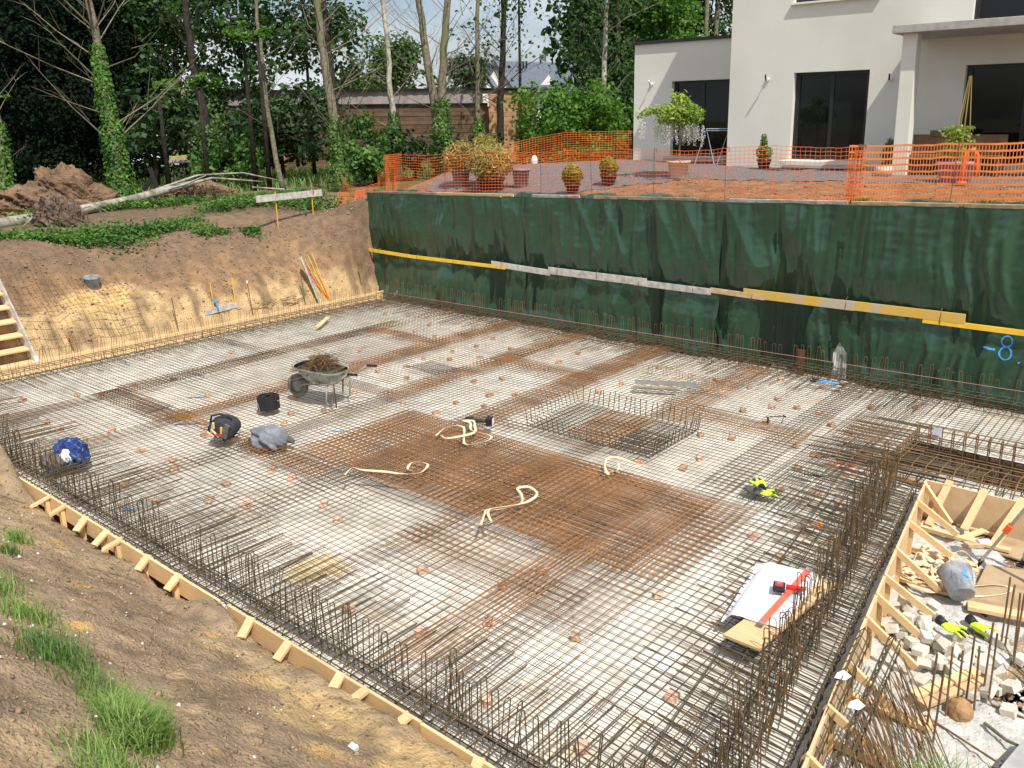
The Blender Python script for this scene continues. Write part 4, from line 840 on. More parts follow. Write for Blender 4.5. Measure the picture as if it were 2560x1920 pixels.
def bamboo(x, y, pr, ph, h, w_, label, pm, n=3400, green=0):
    t = thing('potted_bamboo', label, 'potted plant', (x, y, gz(x, y)), group=GPOT); pot(t, pr * .72, pr, ph, pm, .03)
    for k in range(26):
        a = U(0, 6.28); rr = U(0, pr * .7); b = MB(); ex = w_ * U(.2, 1) ; b.tube([(rr * math.cos(a), rr * math.sin(a), ph - .08), (rr * math.cos(a) + ex * .4 * math.cos(a), rr * math.sin(a) + ex * .4 * math.sin(a), ph + h * .55), (ex * math.cos(a), ex * math.sin(a), ph + h * U(.75, 1.0))], .005, 3); b.make('stalk', M['bamboo'], t)
    P, N = sphere_pts(n, (0, 0, ph + h * .52), (w_, w_, h * .56), .85); P[:, 2] = np.maximum(P[:, 2], ph - .05 + .3 * NP.rand(n)); P += .05 * NP.randn(n, 3)
    leaf_obj('foliage', P, N, .030, M['bamboo'], t, elong=4.2, jit=1.2, droop=.3)
    if green: P, N = sphere_pts(green, (0, 0, ph + h * .85), (w_ * .7, w_ * .7, h * .25), .8); leaf_obj('green_shoots', P, N, .03, M['box'], t, elong=4, jit=1)
bamboo(1.22, 1.55, .24, .48, .62, .40, 'tall grey pot of yellowed bamboo, leftmost of the three', M['grey_pot'], 3800, 300)
bamboo(2.05, 1.60, .22, .45, .78, .42, 'grey pot of yellowed bamboo with green tips in the middle', M['grey_pot'], 3800, 500)
bamboo(2.68, 1.10, .33, .34, .72, .56, 'low dark bowl of straw coloured bamboo, nearest of the three', M['red_pot'], 5200)
t = thing('empty_pot', 'pale grey pot with a light rim standing right of the straw coloured bamboo', 'pot', (3.22, 1.62, gz(3.22, 1.62)), group=GPOT); pot(t, .17, .21, .45, M['grey_pot'], .035)
b = MB(); b.smooth = True; b.lathe([(.001, 0), (.05, 0), (.05, .03), (.02, .06), (.001, .065)], 12); o = b.make('red_cap', M['red'], loc=(2.0, 1.6, gz(2, 1.6) + .52)); 
t = thing('garden_stake', 'thin iron stake with a red cap between the bamboo pots', 'stake', (2.02, 1.62, gz(2.02, 1.62))); b = MB(); b.tube([(0, 0, 0), (0, 0, .5)], .006, 5); b.make('rod', M['iron'], t); o.parent = t; o.location = (0, 0, .49)
# wisteria standard
wx, wy = 6.89, 2.96; t = thing('potted_wisteria', 'small wisteria tree with pale hanging flowers in a cream pot', 'potted plant', (wx, wy, gz(wx, wy)), group=GPOT)
pot(t, .19, .25, .40, M['pale_pot'], .035)
b = MB(); b.tube([(0, 0, .33), (.02, .0, .8), (-.02, .02, 1.15), (.0, .0, 1.4)], .022, 7, rs=[.026, .02, .018, .012])
for k in range(18):
    a = U(0, 6.28); l_ = U(.25, .62); b.tube([(0, 0, 1.15 + U(-.1, .2)), (l_ * .5 * math.cos(a), l_ * .5 * math.sin(a), 1.42 + U(0, .18)), (l_ * math.cos(a), l_ * math.sin(a), 1.25 + U(-.1, .25))], .006, 4)
b.tube([(0, 0, 1.3), (-.45, -.25, 1.52), (-.85, -.40, 1.38)], .006, 4); b.make('trunk', M['twig'], t)
P, N = sphere_pts(1500, (0, 0, 1.42), (.56, .56, .30), .7); P2 = np.array([(-.85 + .75 * u, -.42 + .4 * u, 1.40 + .14 * math.sin(3 * u)) for u in NP.rand(220)]) + .05 * NP.randn(220, 3); P3 = np.array([0, 0, 1.75]) + NP.randn(160, 3) * [.12, .12, .1]
P = np.concatenate([P, P2, P3]); leaf_obj('leaves', P, np.tile([0, 0, 1.], (len(P), 1)), .05, M['wisteria'], t, elong=2.4, jit=.7)
fl_ = []
for k in range(95):
    a = U(0, 6.28); rr = .58 * math.sqrt(U(.02, 1)); l_ = U(.22, .5); n = int(l_ * 90)
    for i in range(n): fl_.append((rr * math.cos(a) + R_.gauss(0, .018), rr * math.sin(a) + R_.gauss(0, .018), 1.32 - rr * .25 - l_ * i / n))
for k in range(8):
    u = U(0, .5); 
    for i in range(26): fl_.append((-.85 + .8 * u + R_.gauss(0, .015), -.42 + .4 * u + R_.gauss(0, .015), 1.30 - .4 * i / 26))
P = np.array(fl_); leaf_obj('flowers', P, NP.randn(len(P), 3), .026, M['flower'], t, elong=1.2, jit=1)
# other pots
def shrub(x, y, ph, pr, h, r, label, pm, m, n=900, sz=.04, name='potted_shrub'):
    t = thing(name, label, 'potted plant', (x, y, gz(x, y)), group=GPOT); pot(t, pr * .7, pr, ph, pm)
    P, N = sphere_pts(n, (0, 0, ph + r * .8), (r, r, r * .9), .8); Q, N2 = sphere_pts(int(n * .45), (-.03, 0, ph + h * .62), (r * .45, r * .45, h * .4), .9)
    P = np.concatenate([P, Q]); N = np.concatenate([N, N2]); leaf_obj('foliage', P, N, sz, m, t, jit=.9)
    b = MB(); [b.tube([(0, 0, ph - .05), (U(-.1, .1), U(-.1, .1), ph + h * U(.5, .9))], .006, 4) for _ in range(6)]; b.make('stem', M['twig'], t)
shrub(7.6, 6.05, .27, .17, .62, .21, 'small reddish green potted shrub against the white wall between the doors', M['red_pot'], M['shrub'])
shrub(10.75, 5.9, .25, .16, .55, .22, 'dark green potted shrub left of the canopy pillar', M['red_pot'], M['shrub'])
t = thing('stone_bowl', 'rounded pale stone bowl at the foot of the canopy pillar', 'pot', (10.98, 4.80, gz(10.98, 4.8)), group=GPOT); b = MB(); b.smooth = True; b.lathe([(.10, 0), (.17, .05), (.20, .13), (.17, .21), (.14, .24), (.12, .22), (.10, .15)], 20); b.make('bowl', M['pale_pot'], t)
t = thing('potted_climber', 'climbing plant on a tall cane tripod in a purple pot', 'potted plant', (12.75, 3.5, gz(12.75, 3.5)), group=GPOT); pot(t, .27, .34, .40, M['purple_pot'], .03)
for a in (0, 2.1, 4.2, 5.2): b = MB(); b.tube([(.22 * math.cos(a), .22 * math.sin(a), .3), (.02 * math.cos(a) + .08, .02 * math.sin(a), 2.0)], .010, 5); b.make('cane', M['bamboo'], t)
P = np.stack([NP.randn(420) * .13 - .02, NP.randn(420) * .13, .45 + .62 * NP.rand(420)], 1); leaf_obj('foliage', P, NP.randn(420, 3), .055, M['wisteria'], t, jit=1)
b = MB(); b.smooth = True; q = [(-.13, 0, 0), (-.12, 0, .30), (-.10, 0, .52), (-.04, 0, .60), (.03, 0, .60), (.10, 0, .52), (.12, 0, .30), (.13, 0, .12)]; b.tube(q, .042, 10); b.box((-.13, 0, -.0), (.16, .16, .06))
tag(b.make('orange_hoop', M['orange_tool'], loc=(13.10, 3.05, gz(13.1, 3.05) + .05), rot=(0, 0, .5)), 'bright orange plastic hoop standing in front of the purple pot', 'hoop')
t = thing('garden_bench', 'dark garden furniture stacked under the canopy behind the climbing plant', 'bench', (12.2, 5.6, gz(12.2, 5.6)))
b = MB(); b.box((0, 0, .42), (1.9, .5, .05)); b.make('seat', M['earth_dark'], t); b = MB(); b.box((0, .24, .66), (1.9, .05, .42)); b.box((-.35, .20, .90), (.5, .05, .12)); b.make('backrest', M['earth_dark'], t)
for sx in (-.9, .9):
    for sy in (-.2, .2): b = MB(); b.box((sx, sy, .2), (.06, .06, .4)); b.make('leg', M['earth_dark'], t)
b = MB(); b.box((0, -.02, .2), (1.75, .3, .36)); b.make('lower_panel', M['black'], t)
# clothes airer by the wing door
t = thing('clothes_airer', 'folding pale blue metal airer standing open in front of the wing door', 'airer', (5.75, 7.0, gz(5.75, 7.0)), (0, 0, .1)); am = mat('airer_paint', (.42, .50, .60), None, 5, .4)
for s in (-.33, .33):
    b = MB(); b.tube([(s - .30, .0, 0), (s, .05, .98), (s + .25, .1, 0)], .013, 6); b.make('frame', am, t)
b = MB(); b.tube([(-.33, .05, .98), (.33, .05, .98)], .011, 5); b.tube([(-.33, .05, .93), (.33, .05, .93)], .008, 5); b.make('rail', am, t)
b = MB(); b.box((8.1, 6.0, gz(8.1, 6.0) + .03), (1.1, .5, .03), rz=.05); tag(b.make('door_mat', M['black']), 'black mat lying on the gravel left of the main door step', 'mat')
b = MB(); b.smooth = True; b.lathe([(.07, 0), (.1, .05), (.1, .22), (.05, .3), (.0, .32)], 12); tag(b.make('white_jug', M['white'], loc=(-.2, 6.35, gz(-.2, 6.35))), 'small white jug by the far mesh fence', 'jug')

# ------------------------------------------------------------------ left bank
b = thing('profile_board', 'batter board: a whitish plank on two yellow pins at the top of the bank', 'batter board')
c = MB(); c.beam((-2.12, -2.43, 2.63), (-2.12, -.40, 2.66), .028, .17); c.make('board', M['grey_wood'], b, bevel=.002)
for (y, x) in ((-1.83, -2.18), (-.70, -2.18)):
    c = MB(); c.tube([(x, y + .02, 1.55), (x + .02, y, 2.78)], .012, 6); c.make('pin', M['yellow_pin'], b); c = MB(); c.tube([(x + .03, y, 2.62), (x + .1, y, 2.66), (x + .08, y + .01, 2.78), (x, y, 2.8)], .009, 5); c.make('clamp', M['iron'], b)
b = thing('profile_board', 'low batter board of grey plank on two yellow pins at the foot of the sandy bank', 'batter board')
c = MB(); c.beam((-.50, -5.03, .38), (-.50, -4.22, .42), .025, .12); c.make('board', M['grey_wood'], b, bevel=.002)
for (y, z1) in ((-4.79, 1.03), (-4.24, 1.06)): c = MB(); c.tube([(-.55, y + .03, -.05), (-.57, y, z1)], .012, 6); c.make('pin', M['yellow_pin'], b)
def rod(name, label, cat, a, c_, r, m, group=None, cap=None):
    t = thing(name, label, cat, group=group); q = MB(); q.tube([a, c_], r, 6); q.make('rod', M[m], t)
    if cap: q = MB(); q.tube([(c_[0], c_[1], c_[2] - .03), (c_[0], c_[1], c_[2] + .03)], .02, 8); q.make('cap', M[cap], t)
q = MB(); q.beam((-.62, -2.28, 1.28), (-.36, -1.98, .0), .028, .19, roll=math.pi / 2); o = q.make('leaning_plank', M['grey_wood'], bevel=.002); tag(o, 'grey weathered plank leaning on the bank beside the yellow pins', 'plank')
rod('yellow_pin', 'yellow steel pin leaning on the bank, left one of the crossing pair', 'pin', (-.36, -1.70, .02), (-.66, -2.06, 1.30), .012, 'yellow_pin', 'yellow pins leaning on the bank')
rod('yellow_pin', 'yellow steel pin leaning on the bank, right one of the crossing pair', 'pin', (-.36, -1.66, .02), (-.66, -1.93, 1.33), .012, 'yellow_pin', 'yellow pins leaning on the bank')
rod('yellow_pin', 'thin yellow pin behind the crossing pair on the bank', 'pin', (-.40, -1.74, .02), (-.70, -2.12, 1.2), .009, 'yellow_pin', 'yellow pins leaning on the bank')
rod('orange_pin', 'orange painted rod leaning between the grey plank and the yellow pins', 'rod', (-.34, -1.66, .03), (-.6, -2.16, 1.0), .011, 'orange_tool')
for (y, z, dz, l_) in ((-5.75, .85, 0, 'dark iron rod standing at the bank foot left of the low batter board'), (-3.9, .92, 0, 'iron rod with a white cap right of the low batter board'), (-2.42, .86, 0, 'dark iron rod just left of the leaning grey plank'), (-.62, .80, 0, 'bent iron rod nearest the tarpaulin corner'), (-7.94, .44, 0, 'short iron rod with an orange cap in front of the mesh on the bank')):
    rod('iron_rod', l_, 'rod', (-.42, y + .03, 0), (-.46, y - .03, z), .010, 'iron', 'iron rods stuck in at the foot of the bank', 'white' if '-3.9' in str(y) else ('orange_tool' if y == -7.94 else None))
b = MB(); b.tube([(-.46, -4.72, .42), (-.5, -4.72, .55), (-.55, -4.78, .66)], .022, 6); tag(b.make('blue_sleeve', M['blue_paint']), 'blue plastic sleeve on the low batter board', 'sleeve')
# heap of old bars at the bank foot
t = thing('bar_heap', 'tangled heap of rusty bars and wire at the foot of the bank', 'scrap bars')
for k in range(46):
    x = -.50 + U(-.12, .06); y = -3.1 + U(-.55, .55); a = U(-.3, .5); l_ = U(.25, .75); b = MB(); b.tube([(x, y - l_ / 2, .10 + U(0, .22)), (x + U(-.05, .05), y, .14 + U(0, .26)), (x, y + l_ / 2 * math.cos(a), .10 + U(0, .35))], .006, 4); b.make('bar', IR, t)
# mesh sheet draped on the bank
ln = []
def bank_pt(y, u): x = -.45 - 1.5 * u; return (x, y - .25 * u, float(ground_z(x, y - .25 * u)) + .022)
for y in np.arange(-8.75, -6.3, .1): ln.append([bank_pt(y, u) for u in np.linspace(0, .62 + (.25 if y < -7.7 else 0), 7)])
for u in np.arange(0.02, .62, .055): ln.append([bank_pt(y, u) for y in np.linspace(-8.75, -6.35, 10)])
V, F = bars_np(ln, .0026); me = np_mesh('mesh_on_bank', V, F); me.materials.append(IR); tag(link('mesh_on_bank', me), 'thin rusty mesh sheet draped over the sandy bank below the bucket', 'steel mesh')
# bucket on the bank
def bucket(loc, rot, label, inner):
    t = thing('bucket', label, 'bucket', loc, rot); b = MB(); b.smooth = True
    b.lathe([(.115, 0), (.12, .01), (.155, .26), (.165, .265), (.165, .285), (.155, .285), (.148, .26), (.112, .02), (.001, .018)], 24); b.lathe([(.001, .0), (.115, 0)], 24); b.make('shell', M['bucket'], t)
    b = MB(); b.tube([(-.16, 0, .27)] + [(.165 * math.cos(a), .05, .27 - .10 * math.sin(a)) for a in np.linspace(math.pi, 0, 8)] + [(.16, 0, .27)], .004, 5); b.make('handle', M['iron'], t)
    if inner: b = MB(); b.lathe([(.001, .14), (.05, .17), (.13, .13)], 16); b.make('contents', mat('bucket_contents', (.05, .06, .07), (.16, .17, .18), 30, .9), t)
    return t
bucket((-1.30, -7.02, 1.13), (.05, .12, .2), 'black bucket with a grey cement rim standing on the bank', True)
bk2 = bucket((15.55, -6.38, -.08), (rad(-62), rad(8), rad(38)), 'cement grey bucket with blue spray marks lying on its side in the formwork bay', False)
b = MB(); b.smooth = True
for (a0, z0, a1, z1) in ((-.3, .08, .1, .20), (.1, .20, .15, .24), (-.05, .15, .35, .12), (-.9, .1, -.7, .2), (.8, .1, 1.1, .22)):
    a0 -= 1.62; a1 -= 1.62
    n = 7
    for i in range(n + 1):
        a = a0 + (a1 - a0) * i / n; z = z0 + (z1 - z0) * i / n; r = .12 + .135 * z + .003
        for dz in (-.014, .014): b.v.append((r * math.cos(a), r * math.sin(a), z + dz))
    o_ = len(b.v) - 2 * (n + 1)
    for i in range(n): b.f.append([o_ + 2 * i, o_ + 2 * i + 2, o_ + 2 * i + 3, o_ + 2 * i + 1]); b.m.append(0); b.sm.append(True)
b.make('spray_mark', M['blue_paint'], bk2)
# site stair at the left edge
t = thing('site_stair', 'wooden site stair with pale yellow treads leaning on the bank at the left edge', 'stair')
yR, yL = -8.78, -9.75
for y in (yR, yL): b = MB(); b.beam((-.28, y + .10, .02), (-1.15, y - .25, 2.35), .035, .17); b.make('stringer', M['grey_wood'], t, bevel=.002)
for k in range(9):
    z = .12 + .262 * k; u = (z - .02) / 2.33; x = -.28 - .87 * u; y0 = yR + .10 - .35 * u; b = MB(); b.box((x + .03, (y0 - .03 + y0 - .95) / 2, z), (.24, .92, .035), M=Matrix.Rotation(.12, 3, 'Y')); b.make('tread', M['yellow_panel'] if k in () else M['wood'], t, bevel=.003)
b = MB(); b.box((-.22, yR + .08, .10), (.07, .07, .26)); b.make('end_wrap', M['white'], t)
b = MB(); b.beam((1.42, -3.42, .03), (.85, -2.70, .035), .10, .03); tag(b.make('short_board', M['wood'], bevel=.002), 'short pale board lying on the mesh near the far left formwork', 'board')

# ------------------------------------------------------------------ things lying on the slab
# wheelbarrow, wheel towards -x
wb = thing('wheelbarrow', 'grey green wheelbarrow loaded with rusty wire offcuts', 'wheelbarrow', (5.86, -6.56, .01), (0, 0, rad(16)))
gm = mat('barrow_tray', (.26, .31, .29), (.46, .50, .47), 7, .5, 0, metal=.2, c3=(.30, .25, .18), s3=5)
def rrect(cx_, cy_, lx, ly, z, tilt=0, n=24, p=4.0):
    out_ = []
    for i in range(n): a = 2 * math.pi * i / n; c_, s_ = math.cos(a), math.sin(a); k = (abs(c_) ** p + abs(s_) ** p) ** (-1 / p); out_.append((cx_ + lx * c_ * k, cy_ + ly * s_ * k, z - tilt * c_ * k))
    return out_
b = MB(); b.smooth = True; rings = [rrect(-.03, 0, .20, .16, .34), rrect(-.05, 0, .27, .19, .36), rrect(-.10, 0, .44, .29, .57, .035), rrect(-.10, 0, .46, .305, .585, .035), rrect(-.10, 0, .46, .305, .565, .035)]
inn = [rrect(-.10, 0, .43, .28, .568, .035), rrect(-.05, 0, .25, .17, .37), rrect(-.03, 0, .18, .14, .36)]
for R1 in rings + inn: b.v += R1
for i in range(4):
    for j in range(24): q = (j + 1) % 24; b.f.append([i * 24 + j, i * 24 + q, i * 24 + 24 + q, i * 24 + 24 + j]); b.m.append(0); b.sm.append(True)
for i in (5, 6):
    for j in range(24): q = (j + 1) % 24; b.f.append([i * 24 + j, i * 24 + 24 + j, i * 24 + 24 + q, i * 24 + q]); b.m.append(0); b.sm.append(True)
for j in range(24): q = (j + 1) % 24; b.f.append([3 * 24 + j, 3 * 24 + q, 5 * 24 + q, 5 * 24 + j]); b.m.append(0); b.sm.append(True)
b.f.append(list(range(24))[::-1]); b.m.append(0); b.sm.append(False); b.f.append([7 * 24 + j for j in range(24)]); b.m.append(0); b.sm.append(False)
b.make('tray', gm, wb)
for s in (-1, 1):
    b = MB(); b.smooth = True; b.tube([(-.60, s * .08, .19), (-.30, s * .15, .30), (.15, s * .22, .35), (.38, s * .25, .42), (.62, s * .27, .60)], .016, 8); b.make('frame', mat('barrow_frame', (.22, .21, .19), (.36, .34, .31), 9, .6, metal=.4) if s < 0 else bpy.data.materials['barrow_frame'], wb)
    b = MB(); b.tube([(.62, s * .27, .60), (.80, s * .275, .605)], .020, 8); b.make('grip', M['black'], wb)
    b = MB(); b.smooth = True; b.tube([(.16, s * .22, .35), (.13, s * .23, .06), (.17, s * .23, .015), (.23, s * .23, .015), (.27, s * .23, .06), (.30, s * .235, .40)], .014, 7); b.make('leg', bpy.data.materials['barrow_frame'], wb)
b = MB(); b.smooth = True; M_ = Matrix.Rotation(math.pi / 2, 3, 'X'); b.lathe([(.12, -.045), (.165, -.05), (.195, -.03), (.20, 0), (.195, .03), (.165, .05), (.12, .045)], 28, (-.60, 0, .20), M_); wh = b.make('wheel', mat('barrow_tyre', (.10, .095, .085), (.24, .22, .19), 8, .8), wb)
b = MB(); b.smooth = True; b.lathe([(.001, -.03), (.12, -.035), (.125, 0), (.12, .035), (.001, .03)], 20, (-.60, 0, .20), M_); b.tube([(-.60, -.09, .2), (-.60, .09, .2)], .012, 6); b.make('rim', bpy.data.materials['barrow_frame'], wh)
t = thing('wire_offcuts', 'pile of rusty bent wire and bar offcuts heaped in the wheelbarrow', 'offcuts', (5.80, -6.58, .55), (0, 0, rad(16)))
b = MB()
for k in range(300):
    a = U(0, 6.28); l_ = U(.15, .48); x, y = R_.gauss(-.02, .14), R_.gauss(0, .11); z = max(0, .22 - .8 * (x * x + y * y) ** .5) + U(-.08, .06); v_ = Vector((math.cos(a), math.sin(a), U(-.35, .45))) * l_; p = Vector((x, y, z)); b.tube([p - v_ / 2, p + Vector((U(-.03, .03), U(-.03, .03), U(-.02, .04))), p + v_ / 2], U(.003, .005), 3)
tag(b.make('wire_pile', M['iron'], t), kind='stuff')
b = MB(); b.tube([(0, 0, 0), (.03, -.05, .42)], .012, 6); tag(b.make('dark_stake', M['iron_dark'], loc=(6.28, -6.72, .01)), 'dark pointed stake standing by the wheelbarrow legs', 'stake')
# black roll
t = thing('black_roll', 'flat coil of black foam strip with a loose wire on it', 'roll', (5.42, -7.40, .02)); b = MB(); b.smooth = False
b.lathe([(.05, 0), (.175, 0), (.175, .20), (.135, .205), (.13, .195), (.09, .20), (.085, .21), (.05, .20)], 30); b.make('coil', M['black'], t)
b = MB(); b.smooth = True; sp = [(.045 + .13 * a / 31, a) for a in np.linspace(0, 31, 90)]; b.tube([(r * math.cos(a), r * math.sin(a), .205) for r, a in sp], .006, 4); b.make('spiral_edge', M['black'], t)
b = MB(); b.tube([(-.10, -.17, .0), (-.11, -.18, .13), (.0, -.20, .14), (.03, -.19, .0)], .004, 4); b.tube([(.17, .05, .15), (.32, .12, .10), (.4, .1, .03), (.3, .02, .03)], .004, 4); b.make('wire', M['steel'], t)
# cloth lumps
def cloth(name, loc, R3, seed, m, label, cat, n=56, fold=.32, flat=.5):
    u = np.linspace(0, 2 * np.pi, n, endpoint=False); v = np.linspace(0.02, np.pi * .96, n // 2); Ug, Vg = np.meshgrid(u, v, indexing='ij')
    dx, dy, dz = np.cos(Ug) * np.sin(Vg), np.sin(Ug) * np.sin(Vg), np.cos(Vg)
    k = 1 + fold * (1 - 2.2 * np.abs(vn(dx * 2.1 + seed, dy * 2.1 + dz * 1.7))) * .8 + fold * .5 * (.5 - np.abs(vn(dx * 4.6 + seed * 2, dz * 4.6 + dy * 3))) + .05 * fbm(dx * 9 + seed, dy * 9 + dz * 7, 2)
    X, Y, Z = dx * k * R3[0], dy * k * R3[1], dz * k * R3[2]; Z = np.where(Z < -R3[2] * flat, -R3[2] * flat + .1 * (Z + R3[2] * flat), Z) + R3[2] * flat
    V = np.stack([X, Y, Z], -1).reshape(-1, 3); nn, kk = Ug.shape; idx = np.arange(nn * kk).reshape(nn, kk); F = np.stack([idx, np.roll(idx, -1, 0), np.roll(np.roll(idx, -1, 0), -1, 1), np.roll(idx, -1, 1)], -1)[:, :-1].reshape(-1, 4)
    me = np_mesh(name, V, F, True); me.materials.append(m); o = link(name, me, loc=loc); return tag(o, label, cat) if label else o
checks = mat('checked_shirt', (.008, .02, .11), (.02, .05, .20), 16, .9, lo=.45, hi=.55, c3=(.14, .20, .36), s3=22, lo3=.58, hi3=.66)
cloth('checked_shirt', (5.30, -10.42, .06), (.21, .16, .17), 3, checks, 'blue checked shirt crumpled on the near left cage', 'shirt', fold=.5)
cloth('grey_cloth', (5.33, -10.66, .08), (.17, .12, .10), 6, mat('brown_grey_cloth', (.08, .065, .06), (.15, .13, .12), 9, .9), 'dark brown cloth under the blue checked shirt', 'cloth')
cloth('white_bag', (5.45, -10.52, .14), (.08, .07, .09), 9, M['white'], 'small white plastic bag tucked into the blue checked shirt', 'bag')
cloth('work_jacket', (6.78, -8.32, .02), (.25, .17, .14), 12, mat('grey_jacket', (.14, .15, .17), (.24, .26, .29), 8, .9), 'grey work jacket crumpled beside the open tool bag', 'jacket', fold=.5)
cloth('jacket_sleeve', (7.0, -8.13, .04), (.10, .04, .04), 15, mat('brown_glove', (.10, .09, .08), None, 8, .9), 'dark work glove at the right end of the grey jacket', 'glove')
tbg = thing('tool_bag', 'open black and grey tool bag tipped on its side', 'tool bag', (6.10, -8.58, .02), (0, 0, rad(30)))
bm_ = mat('bag_fabric', (.022, .022, .026), (.05, .048, .055), 14, .85); bg_ = mat('bag_grey', (.09, .085, .095), (.14, .13, .14), 10, .85)
b = MB(); b.smooth = True; n = 20
for (sx, sz, y) in ((.10, .12, -.17), (.19, .17, -.14), (.21, .19, 0), (.18, .17, .12), (.10, .10, .16)):
    for j in range(n): a = 2 * math.pi * j / n; k = 1 + .06 * math.sin(3 * a + y * 9); b.v.append((sx * math.cos(a) * k, y, .17 + sz * math.sin(a) * k * .95))
for i in range(4):
    for j in range(n): q = (j + 1) % n; b.f.append([i * n + j, i * n + q, i * n + n + q, i * n + n + j]); b.m.append(0); b.sm.append(True)
b.f.append([4 * n + j for j in range(n)]); b.m.append(0); b.sm.append(True); b.f.append([j for j in range(n)][::-1]); b.m.append(0); b.sm.append(True)
b.make('body', bm_, tbg)
for (x, z, w_, h_, r_) in ((.08, .14, .11, .15, .3), (-.02, .06, .13, .07, -.2), (.13, .24, .08, .08, .5)): b = MB(); b.box((x, -.185, z), (w_, .04, h_), M=Matrix.Rotation(r_, 3, 'Y')); b.make('pocket', bg_, tbg, bevel=.01)
b = MB(); b.smooth = True; b.tube([(-.18, -.08, .25), (-.14, -.1, .37), (-.02, -.08, .40), (.10, -.06, .37), (.14, -.05, .31)], .016, 8); b.make('handle', bm_, tbg)
for (x, z, a, l_, m) in ((-.09, .20, .3, .20, 'wood_grain'), (-.05, .15, -.7, .16, 'strap'), (-.12, .13, -.9, .12, 'wood'), (.05, .19, .2, .11, 'yellow_panel'), (.01, .12, -1.0, .09, 'red'), (-.06, .26, .1, .10, 'strap')): b = MB(); v_ = Vector((math.sin(a), 0, math.cos(a))) * l_ / 2; b.beam(Vector((x, -.20, z)) - v_, Vector((x, -.215, z)) + v_, .028, .022); b.make('tool', M[m], tbg, bevel=.004)
# work lamp
t = thing('work_lamp', 'dark green cordless work lamp lying on the bars behind the stack', 'lamp', (8.74, -5.95, .06), (0, 0, rad(28)))
gd = mat('lamp_housing', (.02, .035, .035), (.035, .05, .05), 9, .5)
b = MB(); b.smooth = True; b.tube([(-.20, .05, .03), (-.10, .03, .04), (.02, 0, .05), (.08, -.01, .06)], .03, 10, rs=[.045, .03, .028, .035]); b.make('body', gd, t); b = MB(); b.box((-.20, .05, .035), (.12, .10, .08)); b.make('battery', M['black'], t, bevel=.01)
b = MB(); b.box((.14, -.02, .06), (.10, .12, .12)); hd = b.make('head', M['black'], t, bevel=.012); b = MB(); b.box((.193, -.02, .06), (.008, .09, .09)); b.make('lens', M['white'], hd)
# webbing straps as flat ribbons
def ribbon(name, pts, w_, label, group='pale webbing straps lying on the mesh', z=None, m='strap', twist=.5):
    pts = [Vector(p) for p in pts]; Q = []
    for i in range(len(pts) - 1):
        p0, p1, p2, p3 = pts[max(i - 1, 0)], pts[i], pts[i + 1], pts[min(i + 2, len(pts) - 1)]
        for k in range(8): t_ = k / 8; Q.append(.5 * ((2 * p1) + (p2 - p0) * t_ + (2 * p0 - 5 * p1 + 4 * p2 - p3) * t_ ** 2 + (3 * p1 - p0 - 3 * p2 + p3) * t_ ** 3))
    Q.append(pts[-1]); b = MB()
    for i, p in enumerate(Q):
        d = (Q[min(i + 1, len(Q) - 1)] - Q[max(i - 1, 0)]).normalized(); s = d.cross(Vector((0, 0, 1))).normalized(); a = twist * math.sin(i * .21) ; s = s * math.cos(a) + Vector((0, 0, 1)) * math.sin(a)
        b.v += [tuple(p + s * w_ / 2), tuple(p - s * w_ / 2)]
    for i in range(len(Q) - 1): b.f.append([2 * i, 2 * i + 1, 2 * i + 3, 2 * i + 2]); b.m.append(0); b.sm.append(True)
    o = b.make(name, M[m]); o.modifiers.new('s', 'SOLIDIFY').thickness = .004; return tag(o, label, 'strap', group)
z = .19
ribbon('lifting_strap', [(8.80, -6.95, z), (8.70, -6.62, z + .01), (8.92, -6.52, z + .03), (9.20, -6.80, z), (9.38, -6.93, z), (9.55, -6.72, z + .02), (9.45, -6.52, z + .02), (9.15, -6.58, z + .05), (8.95, -6.40, z + .06), (8.72, -6.32, z + .03), (8.86, -6.25, z + .03), (9.05, -6.42, z + .06), (9.22, -6.62, z + .04), (9.05, -6.95, z + .02), (8.86, -6.90, z)], .038, 'pale strap knotted into loops at the back corner of the mesh stack')
ribbon('lifting_strap', [(8.88, -8.62, z), (8.82, -8.45, z + .02), (8.95, -8.38, z), (9.20, -8.25, z), (9.46, -8.14, z), (9.62, -8.02, z + .02), (9.50, -7.78, z + .02), (9.30, -7.85, z + .02), (9.36, -8.0, z), (9.50, -8.06, z + .03)], .034, 'pale strap lying straight with a small loop at the left edge of the mesh stack')
ribbon('lifting_strap', [(11.16, -8.58, z), (11.06, -8.40, z + .04), (11.0, -8.30, z + .02), (11.08, -8.10, z), (11.16, -7.90, z), (11.05, -7.75, z + .02), (10.88, -7.62, z + .01), (10.98, -7.52, z + .02), (11.18, -7.62, z + .02), (11.22, -7.85, z + .02), (11.12, -8.05, z + .01), (11.03, -8.3, z + .03), (11.2, -8.45, z)], .034, 'pale strap ending in a rounded loop at the near edge of the mesh stack')
ribbon('lifting_strap', [(11.50, -6.60, z), (11.36, -6.48, z + .02), (11.22, -6.22, z + .03), (11.36, -6.16, z + .05), (11.60, -6.14, z + .02), (11.82, -6.24, z + .02)], .038, 'short pale strap at the back right edge of the mesh stack')
ribbon('lifting_strap', [(11.42, -6.58, z), (11.52, -6.44, z + .01), (11.42, -6.26, z + .02)], .04, 'crumpled end of pale strap beside the short strap')
